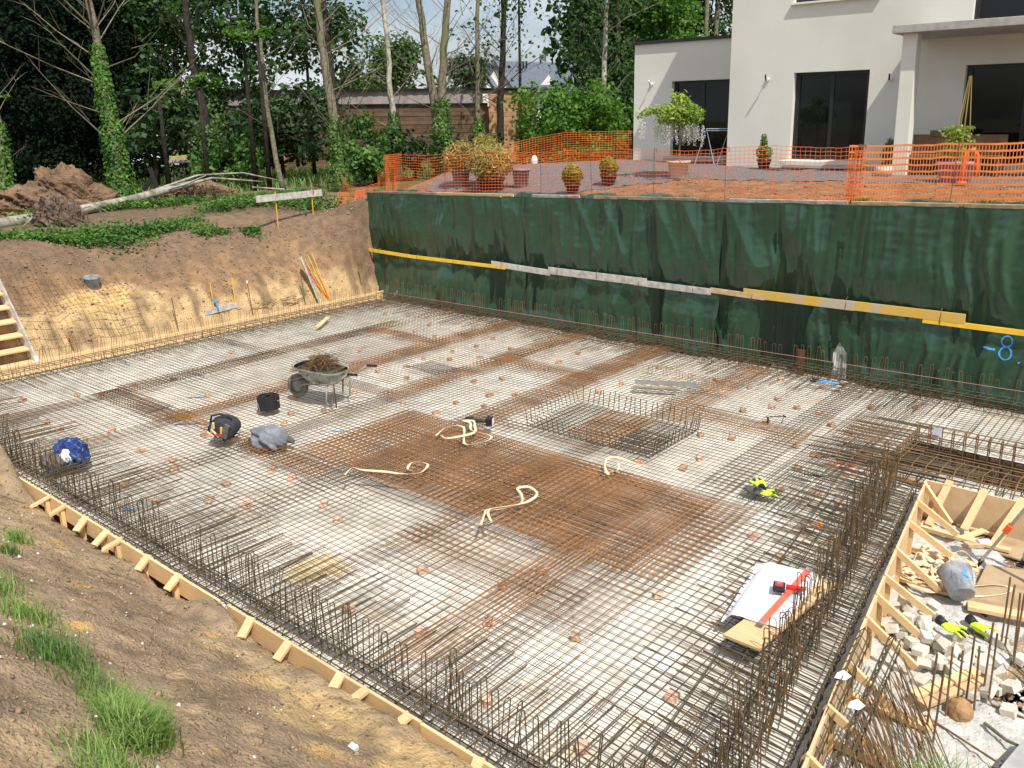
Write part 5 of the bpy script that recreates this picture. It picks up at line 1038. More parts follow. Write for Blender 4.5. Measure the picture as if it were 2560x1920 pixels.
# glove pair on the slab
def glove(name, loc, rz, label, s=1.0, group='fluorescent work gloves', dark=True):
    t = thing(name, label, 'glove', loc, (0, 0, rz), group=group)
    g_ = cloth('palm', (0, 0, 0), (.075 * s, .05 * s, .022 * s), int(loc[0] * 10), M['fluo'], None, None, n=28, fold=.25, flat=.4); g_.parent = t
    b = MB(); b.smooth = True; b.tube([(-.06 * s, 0, .015), (-.13 * s, .01, .02)], .032 * s, 10, rs=[.035 * s, .042 * s]); b.make('cuff', M['black'], t)
    for k in range(4): y = (-.036 + .024 * k) * s; b = MB(); b.smooth = True; b.tube([(.06 * s, y, .015), (.10 * s, y * 1.2, .024), ((.135 + .012 * (k in (1, 2))) * s, y * 1.35, .010)], .011 * s, 7, rs=[.012 * s, .011 * s, .008 * s]); b.make('finger', M['fluo'] if k % 2 == 0 or not dark else M['black'], t)
    b = MB(); b.smooth = True; b.tube([(0, .045 * s, .015), (.04 * s, .085 * s, .02), (.075 * s, .10 * s, .012)], .012 * s, 7); b.make('thumb', M['fluo'], t)
    return t
glove('work_glove', (12.98, -5.42, .04), 2.2, 'crumpled yellow green glove lying alone on the mesh, upper one', 1.25)
glove('work_glove', (13.14, -5.60, .03), .3, 'yellow green glove lying alone on the mesh, lower one', 1.1)
glove('work_glove', (15.78, -6.66, -.22), -.6, 'yellow green glove lying on the soil beside the cobbles', 1.15)
glove('work_glove', (15.60, -7.0, -.12), -.4, 'black and yellow green glove lying on top of the cobbles', 1.1)
cloth('grey_rag', (13.0, -5.60, .02), (.13, .07, .035), 4, mat('grey_rag', (.09, .09, .08), None, 8, .9), 'dark grey rag under the yellow gloves on the mesh', 'rag')
# spray can, comb, holder, angles, cutter
t = thing('spray_can', 'spray can with an orange cap lying on the mesh', 'spray can', (13.93, -6.11, .06), (0, 0, rad(38))); b = MB(); b.smooth = True; M_ = Matrix.Rotation(math.pi / 2, 3, 'Y'); b.lathe([(.001, 0), (.032, 0), (.033, .19), (.02, .20), (.001, .2)], 14, (-.17, 0, 0), M_); b.make('can', mat('can_tin', (.45, .30, .24), (.55, .45, .38), 9, .4, metal=.4), t); b = MB(); b.smooth = True; b.lathe([(.036, 0), (.037, .06), (.030, .068), (.028, .03)], 14, (.03, 0, 0), M_); b.make('cap', mat('orange_cap', (.88, .28, .03), None, 8, .45), t)
t = thing('spacer_strip', 'black toothed plastic spacer strip lying on the mesh', 'spacer strip', (13.41, -4.72, .04), (0, 0, rad(18))); b = MB(); b.box((0, 0, 0), (.28, .02, .012))
for k in range(12): b.box((-.13 + .0236 * k, 0, .014), (.01, .03, .02))
b.make('strip', M['black'], t)
t = thing('bar_bender', 'small black hand bender standing on the mesh', 'hand tool', (12.1, -3.25, .02), (0, 0, .6)); b = MB(); b.tube([(0, 0, 0), (0, 0, .10)], .016, 6); b.tube([(-.06, 0, .11), (.24, .03, .12)], .008, 5); b.tube([(.24, .03, .12), (.20, .0, .02)], .006, 5); b.tube([(.22, .0, .14), (.27, .05, .10)], .014, 5); b.make('body', M['black'], t)
G6 = 'galvanised angles lying side by side'
for k, (p, q, lb) in enumerate((((9.50, -2.86, .07), (10.45, -2.36, .07), 'galvanised steel angle lying on the mesh, nearer of the two'), ((9.44, -2.76, .07), (10.38, -2.28, .075), 'galvanised steel angle lying on the mesh, farther of the two'))):
    b = MB(); b.beam(p, q, .05, .004); b.beam((p[0], p[1] - .02, p[2] + .02), (q[0], q[1] - .02, q[2] + .02), .004, .045); tag(b.make('steel_angle', M['steel']), lb, 'steel angle', G6)
b = MB(); b.beam((9.52, -2.95, .05), (10.2, -2.62, .05), .09, .025); tag(b.make('brown_batten', M['grey_brown_wood']), 'brown batten under the near galvanised angle', 'batten')
t = thing('bent_bar_row', 'row of short rusty bent bars with yellow paint behind the steel angles', 'bent bars', (9.2, -2.35, .02))
for k in range(26):
    u = k / 25; x = u * 1.75; y = .25 - .05 * u + .12 * math.sin(u * 6); b = MB(); b.tube([(x - .06, y - .08, .02), (x, y, .02), (x + U(-.02, .02), y, .14 + U(0, .05)), (x + .05, y + .03, .15)], .0065, 4); b.make('bent_bar', M['mesh3'] if k % 4 else M['worn_yellow'], t)
t = thing('bolt_cutter', 'long handled bolt cutter with blue handles at the foot of the tarpaulin', 'bolt cutter', (12.0, -.80, .07), (0, 0, rad(5)))
for s in (-1, 1): b = MB(); b.smooth = True; b.tube([(.28, s * .005, 0), (.0, s * .045, 0), (-.10, s * .06, 0)], .012, 7); h_ = b.make('handle', M['blue_paint'], t); b = MB(); b.tube([(-.10, s * .06, 0), (-.2, s * .06, 0)], .017, 7); b.make('grip', M['black'], t)
b = MB(); b.box((.33, 0, 0), (.12, .05, .02)); b.make('jaws', M['iron_dark'], t, bevel=.005)
cloth('crumpled_foil', (.38, -.05, .03), (.10, .08, .09), 21, M['steel'], 'crumpled silvery foil in the far corner of the slab', 'foil', fold=.6)
# board, plan, level staff
t = thing('scaffold_board', 'short pale board on the mesh carrying the plan sheet and the red staff', 'board', (14.42, -8.12, .155)); b = MB()
b.v = [(-.24, -.66, -.012), (.10, -.66, -.012), (.22, .78, -.012), (-.06, .80, -.012), (-.24, -.66, .015), (.10, -.66, .015), (.22, .78, .015), (-.06, .80, .015)]; b.f = [[0, 3, 2, 1], [4, 5, 6, 7], [0, 1, 5, 4], [1, 2, 6, 5], [2, 3, 7, 6], [3, 0, 4, 7]]; b.m = [0] * 6; b.sm = [False] * 6
b.make('board', M['wood'], t, bevel=.002)
n = 34; px_, py_ = np.meshgrid(np.linspace(0, 1, n), np.linspace(0, 1, n), indexing='ij')
c00, c10, c11, c01 = np.array([14.01, -8.50]), np.array([14.53, -8.42]), np.array([14.50, -7.29]), np.array([13.84, -7.38])
P2 = (c00[None, None] * ((1 - px_) * (1 - py_))[..., None] + c10 * (px_ * (1 - py_))[..., None] + c11 * (px_ * py_)[..., None] + c01 * ((1 - px_) * py_)[..., None]) + .012 * fbm(px_ * 3, py_ * 3, 2)[..., None]
Zp = .178 + .014 * np.maximum(0, fbm(px_ * 3, py_ * 3, 3)) + .010 * np.abs(fbm(px_ * 6 + 2, py_ * 5, 2)) - .07 * sst(.22, .0, px_) * (1 + fbm(py_ * 5, px_ * 2, 2)) - .02 * sst(.9, 1, py_)
V = np.concatenate([P2, Zp[..., None]], -1).reshape(-1, 3); idx = np.arange(n * n).reshape(n, n); F = np.stack([idx[:-1, :-1], idx[1:, :-1], idx[1:, 1:], idx[:-1, 1:]], -1).reshape(-1, 4)
me = np_mesh('plan_sheet', V, F, True); me.materials.append(M['paper']); tag(link('plan_sheet', me), 'large white crumpled plan sheet spread over the board and mesh', 'plan sheet')
t = thing('level_staff', 'red spirit level lying across the white plan sheet', 'spirit level'); a_, c_ = Vector((14.40, -8.50, .222)), Vector((14.37, -7.34, .222)); b = MB(); b.beam(a_, c_ - (c_ - a_) * .05, .055, .025); b.make('body', mat('red_level', (.86, .13, .07), (.80, .16, .10), 10, .45), t, bevel=.003); b = MB(); b.beam(c_ - (c_ - a_) * .05, c_, .058, .027); b.make('end_cap', M['bucket'], t, bevel=.003); b = MB(); b.beam(a_ - (c_ - a_) * .012, a_, .056, .026); b.make('end_cap', M['bucket'], t, bevel=.003)
t = thing('laser_receiver', 'red and black laser receiver lying across the spirit level', 'laser receiver', (14.34, -7.84, .245), (0, 0, rad(20))); b = MB(); b.box((-.06, -.02, .0), (.11, .15, .035)); q = b.make('body', M['black'], t, bevel=.008); b = MB(); b.box((-.06, .0, .02), (.075, .09, .008)); s_ = b.make('display', mat('receiver_face', (.45, .04, .04), None, 8, .4), t); b = MB(); b.box((-.06, .01, .026), (.045, .035, .004)); b.make('screen', M['grey_pot'], s_); b = MB(); b.box((.07, .0, .0), (.14, .05, .04)); b.make('clamp', M['red'], t, bevel=.006); b = MB(); b.tube([(.12, .0, .0), (.18, .0, .01)], .016, 8); b.make('clamp_knob', M['red'], t)

# ------------------------------------------------------------------ formwork bay at the right
ZF = -.27
def slab_lump(name, x0, x1, y0, y1, m, h=.05):
    me, V = grid_mesh(name, lin(x0, x1, .035), lin(y0, y1, .035), lambda X, Y: ZF + h * sst(-.15, .25, fbm(X * 2.4, Y * 2.4, 4) + .9 - 2.2 * np.maximum(np.abs((X - (x0 + x1) / 2) / (x1 - x0)), np.abs((Y - (y0 + y1) / 2) / (y1 - y0)))) * (1 + .5 * fbm(X * 20, Y * 20, 3)) - .03); me.materials.append(m); return tag(link(name, me), kind='structure')
M['wet_concrete'] = mat('rough_concrete_spill', (.40, .39, .36), (.62, .60, .56), 11, .95, .02, 40, lo=.3, hi=.7, detail=10)
slab_lump('concrete_spill', 14.55, 15.75, -6.2, -4.5, M['wet_concrete'], .06); slab_lump('concrete_spill', 14.7, 16.1, -8.9, -5.9, M['wet_concrete'], .05); slab_lump('concrete_spill', 14.9, 16.6, -9.6, -7.2, M['wet_concrete'], .045)
def plate(name, P, th, m, label, cat, z=ZF + .03, group=None):
    b = MB(); n = len(P); b.v = [(x, y, z + (t_[0] if t_ else 0)) for x, y, *t_ in P] + [(x, y, z + th + (t_[0] if t_ else 0)) for x, y, *t_ in P]; b.f = [list(range(n))[::-1], [n + i for i in range(n)]] + [[i, (i + 1) % n, n + (i + 1) % n, n + i] for i in range(n)]; b.m = [0] * (n + 2); b.sm = [False] * (n + 2)
    return tag(b.make(name, m, bevel=.002), label, cat, group)
sandply = mat('muddy_plywood', (.36, .25, .14), (.50, .39, .25), 3, .85, .003, 30, c3=(.34, .23, .13), s3=3)
plate('plywood_sheet', [(15.58, -6.30), (16.6, -5.85), (16.45, -5.0), (15.55, -5.3)], .02, sandply, 'muddy plywood sheet on the floor of the formwork bay under the tripod', 'plywood sheet')
plate('plywood_sheet', [(15.45, -4.9), (16.4, -5.0), (16.5, -4.4), (15.5, -4.45)], .02, sandply, 'muddy plywood sheet against the end board of the formwork bay', 'plywood sheet', ZF + .015)
b = MB(); b.beam((15.60, -6.36, ZF + .085), (16.6, -6.10, ZF + .085), .13, .04); tag(b.make('loose_plank', M['wood'], bevel=.002), 'pale plank lying across the bay beside the tipped bucket', 'plank')
b = MB(); b.beam((15.60, -8.15, ZF + .12), (15.93, -7.50, ZF + .14), .085, .035); tag(b.make('loose_plank', M['wood'], bevel=.002), 'orange brown plank under the bar bundle, left of the stacked pair', 'plank')
b = MB(); b.beam((15.68, -8.20, ZF + .10), (16.0, -7.56, ZF + .11), .08, .035); tag(b.make('loose_plank', M['wood_grain'], bevel=.002), 'orange brown plank under the bar bundle, right of the stacked pair', 'plank')
b = MB(); b.beam((15.62, -8.42, ZF + .06), (15.80, -8.32, ZF + .06), .09, .04); tag(b.make('loose_plank', M['wood'], bevel=.002), 'short plank end below the pair of orange brown planks', 'plank')
plate('grey_slab', [(16.28, -9.0), (16.9, -8.8), (16.75, -7.9), (16.42, -8.2)], .05, M['concrete'], 'grey concrete slab lying on the soil at the right edge', 'slab', ZF + .12)
t = thing('taped_block', 'wood block wrapped with white tape beside the tripod foot', 'block', (15.37, -4.90, ZF + .06), (0, 0, rad(20))); b = MB(); b.beam((-.13, -.06, 0), (.12, .05, 0), .09, .05); b.make('block', M['wood_grain'], t, bevel=.003); b = MB(); b.smooth = True; b.tube([(.0, .0, .01), (.12, .055, .01)], .048, 12); b.make('tape', M['white'], t)
# heap of straps in the bay
hs_ = thing('strap_heap', 'tangled heap of pale webbing straps beside the tipped bucket', 'straps')
for k in range(20):
    cx_, cy_ = U(14.98, 15.45), U(-6.25, -5.45); a0 = U(0, 6.28); pts = [(cx_ + U(.06, .20) * math.cos(a0 + .9 * i), cy_ + U(.06, .2) * math.sin(a0 + .9 * i), ZF + .05 + U(0, .09)) for i in range(7)]
    o = ribbon('strap', pts, .04, None, None, twist=1.1); o.parent = hs_
    for p_ in ('label', 'category', 'group'):
        if p_ in o: del o[p_]
o = ribbon('strap', [(15.45, -6.0, ZF + .06), (15.7, -5.75, ZF + .06), (15.85, -5.68, ZF + .05), (15.82, -5.85, ZF + .05), (15.6, -6.1, ZF + .06)], .04, None, None); o.parent = hs_
for p_ in ('label', 'category', 'group'):
    if p_ in o: del o[p_]
# tripod at the right edge
tr = thing('survey_tripod', 'aluminium survey tripod with orange clamps at the right edge', 'tripod', (0, 0, 0)); top = Vector((16.02, -5.45, .92))
def leg_(foot, name='leg'):
    foot = Vector(foot); d = (foot - top); m1 = top + d * .55; b = MB(); b.beam(top + d * .05, m1, .05, .03); b.make('upper_leg', M['orange_tool'] if name == 'x' else M['steel'], tr); b = MB(); b.beam(top + d * .45, foot - d * .06, .038, .03); b.beam(top + d * .45 , foot - d * .06, .055, .012); b.make('lower_leg', M['steel'], tr)
    b = MB(); b.beam(m1 - d * .05, m1 + d * .03, .075, .06); b.make('clamp', M['orange_tool'], tr, bevel=.006); b = MB(); b.beam(foot - d * .08, foot - d * .01, .055, .045); b.box(foot - Vector((.02, .03, -.01)), (.07, .07, .02)); b.make('foot', M['black'], tr, bevel=.004)
leg_((15.47, -5.36, ZF + .03)); leg_((15.86, -5.10, ZF + .05)); leg_((16.55, -5.75, ZF + .03))
b = MB(); b.smooth = True; b.lathe([(.001, .0), (.075, 0), (.08, .03), (.001, .035)], 18, top); b.make('head', M['orange_tool'], tr)
t = thing('rotating_laser', 'red and black rotating laser on the tripod', 'laser level', top + Vector((0, 0, .04)), (0, 0, rad(35))); b = MB(); b.box((0, 0, .085), (.16, .14, .13)); b.make('body', M['red'], t, bevel=.02); b = MB(); b.smooth = True; b.lathe([(.05, .15), (.05, .21), (.03, .225), (.001, .226)], 14); b.make('rotor', M['black'], t); b = MB(); b.smooth = True; b.tube([(-.10, 0, .01), (-.14, 0, .03), (-.145, 0, .14), (-.10, 0, .165)], .018, 8); b.make('handle', M['black'], t); b = MB(); b.box((0, 0, .01), (.19, .17, .03)); b.make('base', M['black'], t, bevel=.01)
# cobbles heap, each one a thing
cms = [lump(1, a_, b_, c_, .004, M['stone'], 'cobble') for a_, b_, c_ in ((.115, .105, .065), (.12, .11, .07), (.105, .10, .065), (.13, .105, .06))]
cob = []
tries = 0
spine = [(15.02, -7.15), (15.20, -6.98), (15.35, -7.05), (15.5, -7.2), (15.65, -7.3), (15.85, -7.35), (16.0, -7.4)]
while len(cob) < 62 and tries < 9000:
    tries += 1; s_ = R_.choice(spine); wd = .19; x, y = s_[0] + R_.gauss(0, .12), s_[1] + R_.gauss(0, wd)
    if x < edge_x(y) + .14: continue
    lv = 0
    for (a_, b_, l_) in cob:
        if math.hypot(a_ - x, b_ - y) < .112: lv = max(lv, l_ + 1)
    if lv > (2 if x < 15.6 else 1): continue
    cob.append((x, y, lv))
order = sorted(range(len(cob)), key=lambda i: cob[i][0]); layer_w = ['bottom layer', 'second layer', 'top layer']
rows_ = {}
for i in order:
    x, y, l_ = cob[i]; zone = 'by the formwork' if x < 15.12 else 'left of the glove' if x < 15.35 else 'mid heap' if x < 15.6 else 'behind the bars' if x < 15.85 else 'at the right end'; rows_.setdefault((zone, l_), []).append(i)
for (zone, l_), v in rows_.items():
    v.sort(key=lambda i: -cob[i][1])
    for k, i in enumerate(v):
        x, y, _ = cob[i]; o = bpy.data.objects.new('cobble', R_.choice(cms)); COL.objects.link(o); o.location = (x, y, ZF + .045 + .062 * l_); o.rotation_euler = (R_.gauss(0, .16 + .2 * l_), R_.gauss(0, .16 + .2 * l_), U(0, 3.1))
        w_ = '' if len(v) == 1 else (', backmost' if k == 0 else ', nearest' if k == len(v) - 1 else ', %s from the back' % ['', 'second', 'third', 'fourth', 'fifth', 'sixth', 'seventh', 'eighth', 'ninth', 'tenth', 'eleventh', 'twelfth', 'thirteenth'][min(k, 12)])
        tag(o, 'cobble %s, %s%s' % (zone, layer_w[l_], w_), 'cobble', 'pale square cobbles heaped in the formwork bay')
for (x, y, lb) in ((15.98, -6.78, 'pale cobble alone right of the upright bars'), (16.18, -6.95, 'pale cobble alone at the right frame edge'), (15.9, -6.72, 'pale cobble lying beside the glove'), (15.94, -7.72, 'pale half cobble on the concrete near the earth clod')):
    o = bpy.data.objects.new('cobble', cms[0]); COL.objects.link(o); o.location = (x, y, ZF + .05); o.rotation_euler = (.1, .1, U(0, 3)); tag(o, lb, 'cobble', 'pale square cobbles heaped in the formwork bay')
cloth('earth_clod', (15.93, -8.03, ZF), (.09, .085, .10), 31, mat('clod', (.30, .16, .07), (.40, .24, .12), 9, .95, .01, 30), 'round brown clod of earth at the end of the planks', 'earth clod', fold=.15, flat=.6)
# lying bar cage with paper tags
cg = thing('lying_cage', 'narrow spiral tied bar cage lying on the formwork struts', 'rebar cage')
A0, A1 = Vector((15.13, -8.02, .10)), Vector((15.30, -9.75, .0)); B0, B1 = Vector((15.36, -7.95, .08)), Vector((15.50, -9.72, -.02))
for (p, q) in ((A0, A1), (B0, B1)):
    for (dx, dz) in ((-.045, 0), (.045, 0), (-.045, .10), (.045, .10), (0, .13)): b = MB(); b.tube([p + Vector((dx, 0, dz)), (p + q) / 2 + Vector((dx + U(-.01, .01), 0, dz + .01)), q + Vector((dx, 0, dz))], .0065, 5); b.make('long_bar', ID, cg)
    n = 15
    for k in range(n): c_ = p + (q - p) * (k + .5) / n; b = MB(); b.tube([c_ + Vector((-.055, .0, -.01)), c_ + Vector((-.055, .02, .08)), c_ + Vector((0, .03, .145)), c_ + Vector((.055, .02, .08)), c_ + Vector((.055, 0, -.01))], .0055, 4); b.make('stirrup', ID, cg)
for (p, lb) in ((Vector((15.20, -8.75, .19)), 'white paper tag tied to the lying bar cage, farther one'), (Vector((15.40, -9.02, .18)), 'white paper tag tied to the lying bar cage, nearer one')):
    b = MB(); b.v = [tuple(p + Vector(q)) for q in ((-.045, -.05, 0), (.04, -.045, .012), (.055, .05, 0), (-.01, .065, .02), (-.05, .03, .0))]; b.f = [[0, 1, 2, 3, 4]]; b.m = [0]; b.sm = [False]; o = b.make('paper_tag', M['paper']); o.modifiers.new('s', 'SOLIDIFY').thickness = .002; tag(o, lb, 'paper tag', 'white tags on the lying cage')
# bundle of loose bars
t = thing('bar_bundle', 'fan of long thin rusty bars lying over the planks in the bay', 'steel bars')
for k in range(58):
    u = k / 57; x0 = 15.42 + .13 * math.sin(u * 9) * .3 + U(-.03, .05); y0 = -7.98 - 1.35 * u; dx, dy = U(.38, .62), -U(.55, .85); z0 = .04 + U(0, .05); m_2 = IR if k % 5 else M['mesh3']
    b = MB(); b.tube([(x0, y0, z0), (x0 + dx * .5, y0 + dy * .5, z0 - .09 + U(-.02, .02)), (x0 + dx, y0 + dy, ZF + .05 + U(0, .06))], .0050, 4); b.make('bar', m_2, t)
# upright starter bars in the bay
G7 = 'upright iron bars standing in the bay'
ub = [(15.79, -8.40, .73, 'leftmost upright iron bar of the front row'), (15.87, -8.50, .72, 'second upright iron bar from the left'), (15.85, -8.12, .66, 'third upright iron bar from the left, before the planks'), (15.90, -8.02, .60, 'fourth upright iron bar from the left, before the planks'), (15.93, -7.84, .66, 'upright iron bar at the end of the planks'), (15.99, -7.88, .60, 'upright iron bar right behind the earth clod'), (16.02, -7.66, .72, 'tall upright iron bar behind the earth clod'), (16.08, -7.74, .68, 'rightmost upright iron bar of the front row'),
      (16.0, -6.82, .74, 'left bar of the upright pair by the cobbles at the right'), (16.03, -6.86, .70, 'second bar of the upright pair by the cobbles at the right'), (16.14, -7.08, .76, 'bar with a bent foot at the right edge'), (16.11, -6.98, .70, 'bar just left of the one with a bent foot')]
for k, (x, y, h, lb) in enumerate(ub):
    b = MB(); P = [(x + U(-.02, .02), y, ZF + .0), (x + U(-.01, .01), y, ZF + h)]
    if k in (9, 10): P = [(x + .30, y - .25, ZF + .03), (x + .04, y - .02, ZF + .03), (x, y, ZF + .08), (x + .01, y, ZF + h)]
    if k == 7: P = [(x + .28, y - .02, ZF + .03), (x + .03, y, ZF + .03), (x, y, ZF + .07), (x, y, ZF + h)]
    b.tube(P, .0085, 6); tag(b.make('upright_bar', IR), lb, 'iron bar', G7)
b = MB(); b.tube([(15.72, -8.25, ZF + .05), (15.9, -8.3, ZF + .04), (16.3, -8.5, ZF + .08)], .009, 6); tag(b.make('lying_bar', IR), 'long iron bar lying on the concrete before the soil corner', 'iron bar', G7)
for (P, lb) in (([(16.12, -8.05, ZF + .05), (16.3, -8.2, ZF + .08), (16.5, -8.3, ZF + .14)], 'dry stick lying by the grey slab at the right edge'), ):
    b = MB(); b.tube(P, .014, 6, rs=[.016, .014, .008]); tag(b.make('stick', M['twig']), lb, 'stick')
# single weak extras on the cage side
b = MB(); b.box((14.45, -3.98, -.02), (.75, .09, .03), rz=-.1); tag(b.make('short_plank', M['wood_grain']), 'narrow board inside the bars behind the end board', 'board')
# ------------------------------------------------------------------ trees
def trunk_at(P, z):
    for i in range(len(P) - 1):
        a, c = P[i], P[i + 1]
        if a[2] <= z <= c[2]: t = (z - a[2]) / (c[2] - a[2] + 1e-9); return Vector(a) + (Vector(c) - Vector(a)) * t
    return Vector(P[-1])
def clumps(centres, n, spread, flat=.7):
    c = np.array(centres); k = len(c); i = NP.randint(0, k, n); d = NP.randn(n, 3) * np.array([spread, spread, spread * flat]); return c[i] + d, d
def tree(name, P, r0, label, twigs=18, zt=(3.5, 11), tl=(1.2, 3.0), leaves=None, ivy=None, bark='bark', group='trees beyond the excavation', up=.75, cat='tree'):
    """P: trunk polyline from the top down or bottom up, world coordinates"""
    P = sorted([tuple(p) for p in P], key=lambda q: q[2]); base = Vector(P[0]); base.z = float(ground_z(base.x, base.y, False)) - .05 if base.x > -60 else P[0][2]
    P = [tuple(base)] + [p for p in P[1:]]; topz = P[-1][2]; t = thing(name, label, cat, base, group=group)
    L_ = [Vector(p) - base for p in P]; b = MB(); b.smooth = True; n = 14; Q = []
    for i in range(n + 1):
        z = P[0][2] + (topz - P[0][2]) * i / n; p = trunk_at(P, z) - base; Q.append(p + Vector((U(-.03, .03), U(-.03, .03), 0)) * (0 < i < n))
    b.tube(Q, r0, 9, rs=[r0 * (1.25 if i == 0 else 1 - .45 * i / n) for i in range(n + 1)]); b.make('trunk', M[bark], t)
    b = MB(); tips = []
    for k in range(twigs):
        z = U(*zt); s = trunk_at(P, min(z, topz)) - base; a = U(0, 6.28); l_ = U(*tl); v_ = Vector((math.cos(a), math.sin(a), up * U(.5, 1.6))).normalized()
        rr = .015 * l_ / 2; m1 = s + v_ * l_ * .5 + Vector((U(-.15, .15), U(-.15, .15), U(-.05, .2))); e_ = s + v_ * l_ + Vector((U(-.2, .2), U(-.2, .2), U(0, .5))); b.tube([s, m1, e_], rr, 4, rs=[rr * 1.3, rr * .8, rr * .3]); tips += [m1, e_]
        for j in range(R_.choice((3, 4, 5))):
            q0 = s + (e_ - s) * U(.25, .95); w_ = (v_ + Vector((U(-1, 1), U(-1, 1), U(-.4, .8)))).normalized() * l_ * U(.18, .45); b.tube([q0, q0 + w_ * .55 + Vector((0, 0, U(-.05, .08))), q0 + w_], rr * .4, 3, rs=[rr * .5, rr * .35, rr * .18]); tips.append(q0 + w_)
    if twigs: tag(b.make('limbs', M['twig' if bark != 'bark_dark' else 'bark_dark'], t), kind='stuff')
    if ivy:
        za, zb, ri, n = ivy; zz = za + (zb - za) * NP.rand(n) ** 1.15; a = 2 * np.pi * NP.rand(n); rr = ri * (.75 + .5 * NP.rand(n)) * (1.15 - .45 * (zz - za) / (zb - za)) * (1 + .5 * fbm(zz * 2.2, a, 2)); C_ = np.array([list(trunk_at(P, z_) - base) for z_ in zz]); Nn = np.stack([np.cos(a), np.sin(a), 0 * a + .25], 1)
        leaf_obj('ivy', C_ + Nn * rr[:, None], Nn, .085, M['ivy'], t, jit=.45, elong=1.1)
    if leaves:
        for (cs, n, sp, sz, m) in leaves:
            cs = [Vector(c) - base for c in cs] if cs != 'tips' else tips; Pn, Nn = clumps([tuple(c) for c in cs], n, sp); leaf_obj('crown', Pn, np.tile([.3, -.2, 1.], (n, 1)), sz, M[m], t, jit=.75, elong=1.15)
    return t
CAMP = Vector((17.069, -14.8236, 4.48))
def pix(x, y, d):   # metres: a far point given by its bearing and elevation seen from the site
    v_ = CR_ * ((x - 1340.2) / 2133.4) - CU_ * ((y - 831.8) / 2133.4) + CF_; return CAMP + v_ * d
tree('ivy_tree', [(-12.6, -4.3, 5.3), (-12.3, -4.5, 3.5), (-11.9, -4.8, 1.8)], .12, 'ivy wrapped broken trunk at the left edge of the picture', twigs=7, zt=(3, 6), tl=(.8, 1.8), ivy=(2.0, 4.6, .26, 900))
tree('ivy_tree', [(-13.26, -.89, 8.99), (-13.08, -.91, 8.48), (-12.71, -1.01, 7.21), (-12.24, -1.16, 5.55), (-11.67, -1.31, 3.63), (-11.25, -1.48, 2.04)], .19, 'tall pale leaning trunk thickly covered with ivy behind the earth mound', twigs=26, zt=(3.6, 8.6), tl=(1.5, 3.4), ivy=(2.0, 7.0, .30, 4200))
tree('maple_tree', [(-16.85, 4.55, 10.23), (-15.89, 4.19, 6.67), (-15.09, 4.05, 4.19), (-14.82, 3.73, 2.2)], .20, 'dark maple trunk between the ivy trunk and the thin leaning trunk', twigs=14, zt=(5, 10), tl=(1.5, 3.5), bark='bark_dark', ivy=(3.2, 4.4, .3, 500))
tree('bare_tree', [(-11.81, 4.51, 9.7), (-11.27, 4.22, 7.44), (-10.79, 3.94, 5.32), (-10.19, 3.75, 3.2), (-9.84, 3.72, 2.0)], .10, 'thin leaning trunk in front of the wooden barn', twigs=12, zt=(4, 9), tl=(.8, 2.2))
tree('ivy_tree', [(-9.21, 5.24, 9.5), (-8.78, 5.02, 7.73), (-8.39, 4.85, 6.23), (-8.05, 4.74, 4.99), (-7.84, 4.7, 4.31), (-7.44, 4.4, 2.1)], .20, 'straight pale trunk with low ivy just left of the orange mesh', twigs=30, zt=(4.0, 9.3), tl=(1.2, 3.0), ivy=(2.2, 4.7, .26, 1300))
tree('maple_tree', [(-14.26, 9.41, 10.51), (-13.78, 9.18, 8.54), (-13.24, 8.88, 6.24), (-12.73, 8.62, 4.11), (-12.37, 8.28, 2.1)], .2, 'dark trunk just behind the straight pale ivy trunk', twigs=14, zt=(5, 10), tl=(1, 3), bark='bark_dark')
tree('ivy_tree', [(-12.3, 11.01, 10.48), (-11.6, 10.63, 7.53), (-11.29, 10.36, 5.89), (-10.97, 10.21, 4.58), (-10.58, 9.89, 2.3)], .15, 'pale trunk standing against the barn between two thicker groups', twigs=22, zt=(4, 10), tl=(1, 2.6), bark='bark_white', ivy=(2.4, 4.9, .30, 1100))
tree('ivy_tree', [(-11.9, 12.71, 10.63), (-11.23, 12.39, 7.94), (-10.78, 12.22, 6.25), (-10.38, 12.12, 4.9), (-9.95, 11.84, 2.4)], .23, 'left leaning dark trunk of the pair crossing over the barn', twigs=22, zt=(5, 10), tl=(1.2, 3.2), ivy=(2.4, 3.4, .3, 300))
tree('ivy_tree', [(-10.77, 13.63, 10.62), (-10.51, 12.87, 7.59), (-10.33, 12.48, 5.91), (-10.13, 12.21, 4.56), (-9.73, 11.89, 2.4)], .24, 'thick upright trunk of the pair with ivy at its foot', twigs=20, zt=(4.5, 10), tl=(1.2, 3.2), ivy=(2.4, 5.4, .42, 2000))
tree('ivy_tree', [(-12.0, 16.77, 11.1), (-11.44, 16.0, 7.28), (-11.01, 15.48, 4.55), (-10.67, 15.06, 2.37)], .15, 'slim pale trunk with ivy up to half its height right of the pair', twigs=22, zt=(4, 10.5), tl=(1, 2.6), ivy=(2.4, 4.6, .28, 1000), leaves=[('tips', 200, .30, .14, 'leaf')])
tree('maple_tree', [(-11.72, 18.37, 11.25), (-11.16, 17.4, 6.78), (-10.91, 16.89, 4.54), (-10.6, 16.42, 2.3)], .20, 'dark maple trunk at the right end of the barn roof', twigs=24, zt=(5, 11), tl=(1.5, 3.4), bark='bark_dark', leaves=[('tips', 420, .34, .15, 'leaf')])
tree('birch_tree', [(-6.06, 18.83, 10.71), (-5.65, 18.01, 7.08), (-5.39, 17.6, 5.18), (-5.02, 17.02, 2.42)], .15, 'pale straight trunk left of the house wing, above the bright bush', twigs=26, zt=(4.5, 10.5), tl=(1.2, 3), bark='bark_white', leaves=[('tips', 900, .35, .14, 'leaf')], ivy=(2.6, 5.5, .45, 900))
